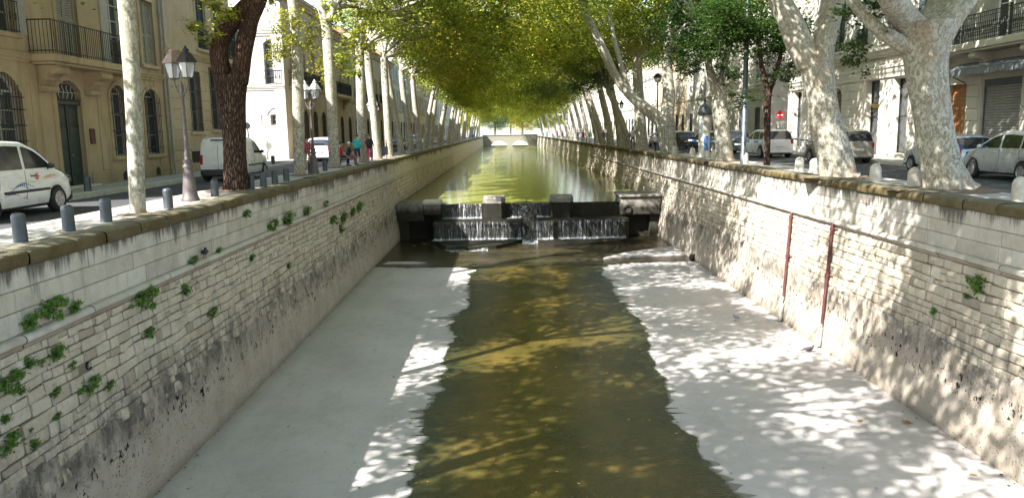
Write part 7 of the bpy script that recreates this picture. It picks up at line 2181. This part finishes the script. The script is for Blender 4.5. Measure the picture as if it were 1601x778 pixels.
# iron outlet pipe stub at the back edge of the apron
mb = MB(); mb.tube([(10.36, 41.4, -5.2), (9.95, 41.3, -5.22)], .16, 14); o = mb.build('outlet_pipe', M['iron']); tag(o, 'dark outlet pipe stub at the foot of the right wall by the pale slab', 'pipe')
# pigeons
def pigeon(loc, rz, label, cols, crouch=0.0):
    root = empty('pigeon', loc, rz, label, 'pigeon', 'pigeons')
    b0 = simple('feather ' + label[:14], cols[0], .6, var=.25, scale=25); b1 = simple('wing ' + label[:14], cols[1], .6, var=.3, scale=25)
    mb = MB(); z = .15 - crouch
    mb.tube([(0, -.20, z - .02), (0, -.14, z - .01), (0, -.05, z), (0, .05, z + .01), (0, .10, z + .05), (0, .125, z + .09), (0, .14, z + .115), (0, .165, z + .115)], [.012, .03, .062, .068, .05, .033, .032, .012], 10); mb.build('body', b0, root)
    for sg in (-1, 1):
        mb = MB(); mb.tube([(sg * .052, .07, z + .02), (sg * .066, -.02, z + .015), (sg * .045, -.14, z + .005), (sg * .02, -.22, z)], [.02, .042, .03, .006], 8); mb.build('wing', b1, root)
        mb = MB(); mb.tube([(sg * .025, .01, z - .05), (sg * .025, .015, .0)], .006, 5); mb.tube([(sg * .025, -.01, .005), (sg * .025, .05, .005)], .006, 4); mb.build('leg', M['red_lamp'], root)
    mb = MB(); mb.tube([(0, .165, z + .113), (0, .195, z + .105)], [.008, .002], 5); mb.build('beak', M['iron'], root)
    mb = MB(); mb.prism([(-.02, -.16), (.02, -.16), (.04, -.30), (-.04, -.30)], 'z', z - .03, z - .02); mb.build('tail', b1, root)
q = onx(319, 397, XL + .06); pigeon((XL + .075, q.y, -1.225), 3.7, 'dark slate pigeon perched on the string course of the left wall', ((.035, .037, .06), (.03, .03, .045)))
q = onz(1150, 501, ZBED); pigeon((q.x, q.y, ZBED + .005), .3, 'pale grey pigeon standing on the dappled right apron', ((.30, .32, .36), (.22, .23, .26)))
q = onz(1265, 550, ZBED); pigeon((q.x, q.y, ZBED + .005), -1.5, 'dark pigeon crouching by the foot of the nearer red drainpipe', ((.05, .045, .055), (.04, .035, .04)), .05)
# weeds rooted in the wall joints
WEED = [crown_mesh('leaves', 500 + i, 240, .34, M['weed'], 12, .27, True) for i in range(4)]
def weed(W, u, v, s_px, label, flat=1.0, hang=False):
    q = onx(u, v, W.x0 + W.s * .06)
    z = q.z; out = .05 + (.06 if z > -1.45 else 0)
    q = onx(u, v, W.x0 + W.s * (batter(z) + out)); D = q.y
    s = s_px * 1.15 * D / F_PX
    root = empty('wall_weed', W.p(q.y, q.z, 0.02), 0, label, 'plant', 'weeds growing from the canal walls')
    r = random.Random(int(u * 7 + v))
    mb = MB()
    for k in range(4):
        e = Vector((W.s * s * r.uniform(.5, .9), r.uniform(-.7, .7) * s, r.uniform(-.6, .6) * s))
        mb.tube([(0, 0, 0), e * .5 + Vector((W.s * .03, 0, .02)), e], [.008, .006, .003], 4)
    mb.build('stem', M['moss'], root)
    o = link_mesh('leaves', r.choice(WEED), root); o.location = (W.s * s * .35, 0, 0); o.scale = (s * .55, s * 1.05 * (2.0 if True else 1), s * .95 * flat); o.rotation_euler = (0, 0, 0)
    o.scale = (s * .6, s * 1.25, s * .95 * flat)
LW = [(84, 482, 22, 'largest weed on the left string course, a tall ragged tuft'), (50, 504, 16, 'low weed on the string course left of the largest tuft'), (121, 480, 11, 'small weed on the string course right of the largest tuft'), (222, 466, 22, 'wide flat weed hanging under the string course, left of the dark pigeon'), (288, 453, 10, 'weed in the joints below the dark pigeon'), (330, 485, 9, 'narrow weed right of and below the one beneath the pigeon'), (231, 520, 11, 'upright weed in the joints below the wide flat weed'),
      (85, 553, 15, 'upright weed below the largest tuft on the left wall'), (45, 567, 10, 'weed left of the upright one below the largest tuft'), (64, 568, 7, 'little weed touching the upright one below the largest tuft'), (112, 571, 8, 'small weed just left of the dark drain hole'), (137, 598, 15, 'bushy weed below the dark drain hole'), (170, 600, 8, 'small weed right of the bushy one below the drain hole'), (10, 598, 22, 'bright weed cut by the left edge of the picture'), (32, 610, 8, 'small weed beside the bright weed at the left edge'), (86, 611, 8, 'small round weed in the middle of the near left wall'),
      (90, 648, 6, 'tiny weed in the lower joints of the near left wall'), (6, 688, 18, 'yellow green weed low on the left edge of the picture'), (54, 694, 9, 'dark weed just above the tide band at the left'), (47, 674, 6, 'tiny dark weed near the lowest stones at the left'), (8, 655, 8, 'small weed on the left edge between the two bright ones'),
      (305, 404, 8, 'weed on the string course just left of the dark pigeon'), (345, 392, 6, 'tiny weed on the string course just right of the dark pigeon'), (392, 404, 7, 'small weed in the joints right of and below the dark pigeon'), (450, 416, 6, 'small weed midway along the left wall, above its tide band'), (388, 334, 8, 'weed in the parapet blocks below the dark forked tree'), (427, 348, 10, 'weed on the string course right of the parapet weed'), (449, 343, 13, 'bright weed on the string course in mid wall'), (480, 331, 9, 'weed further along the string course'), (511, 316, 5, 'tiny weed on the string course near the weir end'),
      (519, 344, 9, 'first of the upright weeds near the weir end of the left wall'), (534, 341, 10, 'second of the upright weeds near the weir end of the left wall'), (532, 358, 7, 'weed hanging below the second upright weed'), (549, 332, 8, 'dense weed near the weir end of the left wall'), (559, 324, 9, 'topmost weed near the weir end of the left wall')]
for u, v, s, lb in LW: weed(WL, u, v, s, lb)
for u, v, s, lb in ((1533, 444, 15, 'bright weed high on the right wall'), (1513, 463, 6, 'tiny weed just below the bright one on the right wall'), (1461, 487, 7, 'small weed in the middle of the near right wall')): weed(WR, u, v, s, lb)
# fallen leaves
def leaf_mesh(seed):
    r = random.Random(seed); mb = MB(); P = []
    for k in range(10):
        a = 2 * PI * k / 10; rr_ = (.10 if k % 2 == 0 else .055) * r.uniform(.8, 1.15)
        P.append((rr_ * math.cos(a), rr_ * math.sin(a), .012 + .03 * r.random()))
    mb.add([(0, 0, .008)] + P, [(0, k + 1, (k + 1) % 10 + 1) for k in range(10)])
    mb.tube([(0, 0, .01), (-.13, .02, .008)], .004, 4)
    return mb.mesh('fallen_leaf', M['fallen'])
LM = [leaf_mesh(i) for i in range(3)]
for u, v, lb in ((1417, 661, 'largest brown leaf on the right apron'), (1345, 658, 'small brown leaf left of the largest one on the right apron'), (1437, 555, 'brown leaf near the foot of the right wall'), (1521, 742, 'brown leaf low on the right apron'), (1300, 573, 'brown leaf beyond the dark pigeon'), (947, 377, 'orange leaf on the sill of the weir'), (663, 377, 'yellow scrap of leaves in the basin on the left'), (648, 380, 'second yellow leaf in the basin on the left')):
    q = onz(u, v, ZBED if v > 400 else -5.2)
    o = link_mesh('fallen_leaf', LM[int(u) % 3]); o.location = (q.x, q.y, (ZBED + .004) if v > 400 else (-5.19 if u > 900 else ZBED + .03)); o.rotation_euler = (0, 0, u); o.scale = [1.4 if v < 400 or u == 1417 else .8] * 3
    tag(o, lb, 'leaf', 'fallen leaves')
r = random.Random(77); mb = MB()
for k in range(520):
    x, y = r.uniform(-7, 10), 13 + 33 * r.random() ** 1.1
    s = r.uniform(.008, .03) if k % 6 else r.uniform(.03, .055); a = r.uniform(0, 6.28)
    z = (ZBED + .028 if y > 40.6 else ZBED + .026 if -2 < x < 4.5 else ZBED + .006)
    mb.add([(x + s * math.cos(a + q), y + s * math.sin(a + q), z + r.uniform(0, .012)) for q in (0, 1.6, 3.1, 4.5)], [(0, 1, 2, 3)], 0 if r.random() < .6 else 1)
for k in range(620):
    # drifts along the foot of both walls and along the wet margin of the stream
    wch = r.random(); y = 12.5 + 27 * r.random()
    x = (10.18 - abs(r.gauss(0, .16))) if wch < .4 else (-7.22 + abs(r.gauss(0, .10))) if wch < .65 else (float(np.interp(y, [q[1] for q in sr_pts][::-1], [q[0] for q in sr_pts][::-1])) + r.gauss(.1, .12)) if wch < .83 else (float(np.interp(y, [q[1] for q in sl_pts][::-1], [q[0] for q in sl_pts][::-1])) - r.gauss(.1, .12))
    s = r.uniform(.008, .028) if k % 5 else r.uniform(.03, .05); a = r.uniform(0, 6.28)
    mb.add([(x + s * math.cos(a + q), y + s * math.sin(a + q) * .8, ZBED + .022 + r.uniform(0, .012)) for q in (0, 1.6, 3.1, 4.5)], [(0, 1, 2, 3)], 0 if r.random() < .45 else 1)
o = mb.build('leaf_litter', [M['fallen'], M['moss']]); tag(o, kind='stuff')
r = random.Random(78); mb = MB()
for k in range(260):
    side = r.random() < .5
    x, y = (r.uniform(-9.7, -8.15) if side else r.uniform(11.1, 15)), r.uniform(12, 60)
    s = r.uniform(.03, .075); a = r.uniform(0, 6.28)
    mb.add([(x + s * math.cos(a + q), y + s * math.sin(a + q), (.004 if x < 12.3 else -.085) + r.uniform(0, .02)) for q in (0, 1.6, 3.1, 4.5)], [(0, 1, 2, 3)], 0)
o = mb.build('leaf_litter', [M['fallen']]); tag(o, kind='stuff')
# kerb stones along both roads
for x0, x1, zt, lb, n in ((-9.95, -9.76, .005, 'kerb of long stones between the left quay strip and the road', 60), (12.36, 12.54, .005, 'kerb of long stones between the right quay strip and the road', 60), (-13.39, -13.2, .065, 'kerb of long stones along the left houses', 0), (17.7, 17.89, .055, 'kerb of long stones along the right shops', 0)):
    root = empty('kerb', (x0, 10, 0), 0, lb, 'kerb')
    me = MB().cbox(0, x1 - x0, .006, 1.194, -.25, zt, .015).mesh('kerb_stone', M['pale_stone'])
    for i in range(40):
        yy = 2 + i * 1.2
        if zt == .065 and 44 < 10 + yy < 51: continue
        o = link_mesh('kerb_stone', me, root); o.location = (0, yy + (6 if x0 < -10 or x0 > 17 else 0), 0)
    mb = MB(); mb.cbox(0, x1 - x0, 57.2, 240, -.25, zt - .002, .015); o = tag(mb.build('kerb_run', M['pale_stone'], root), kind='stuff')
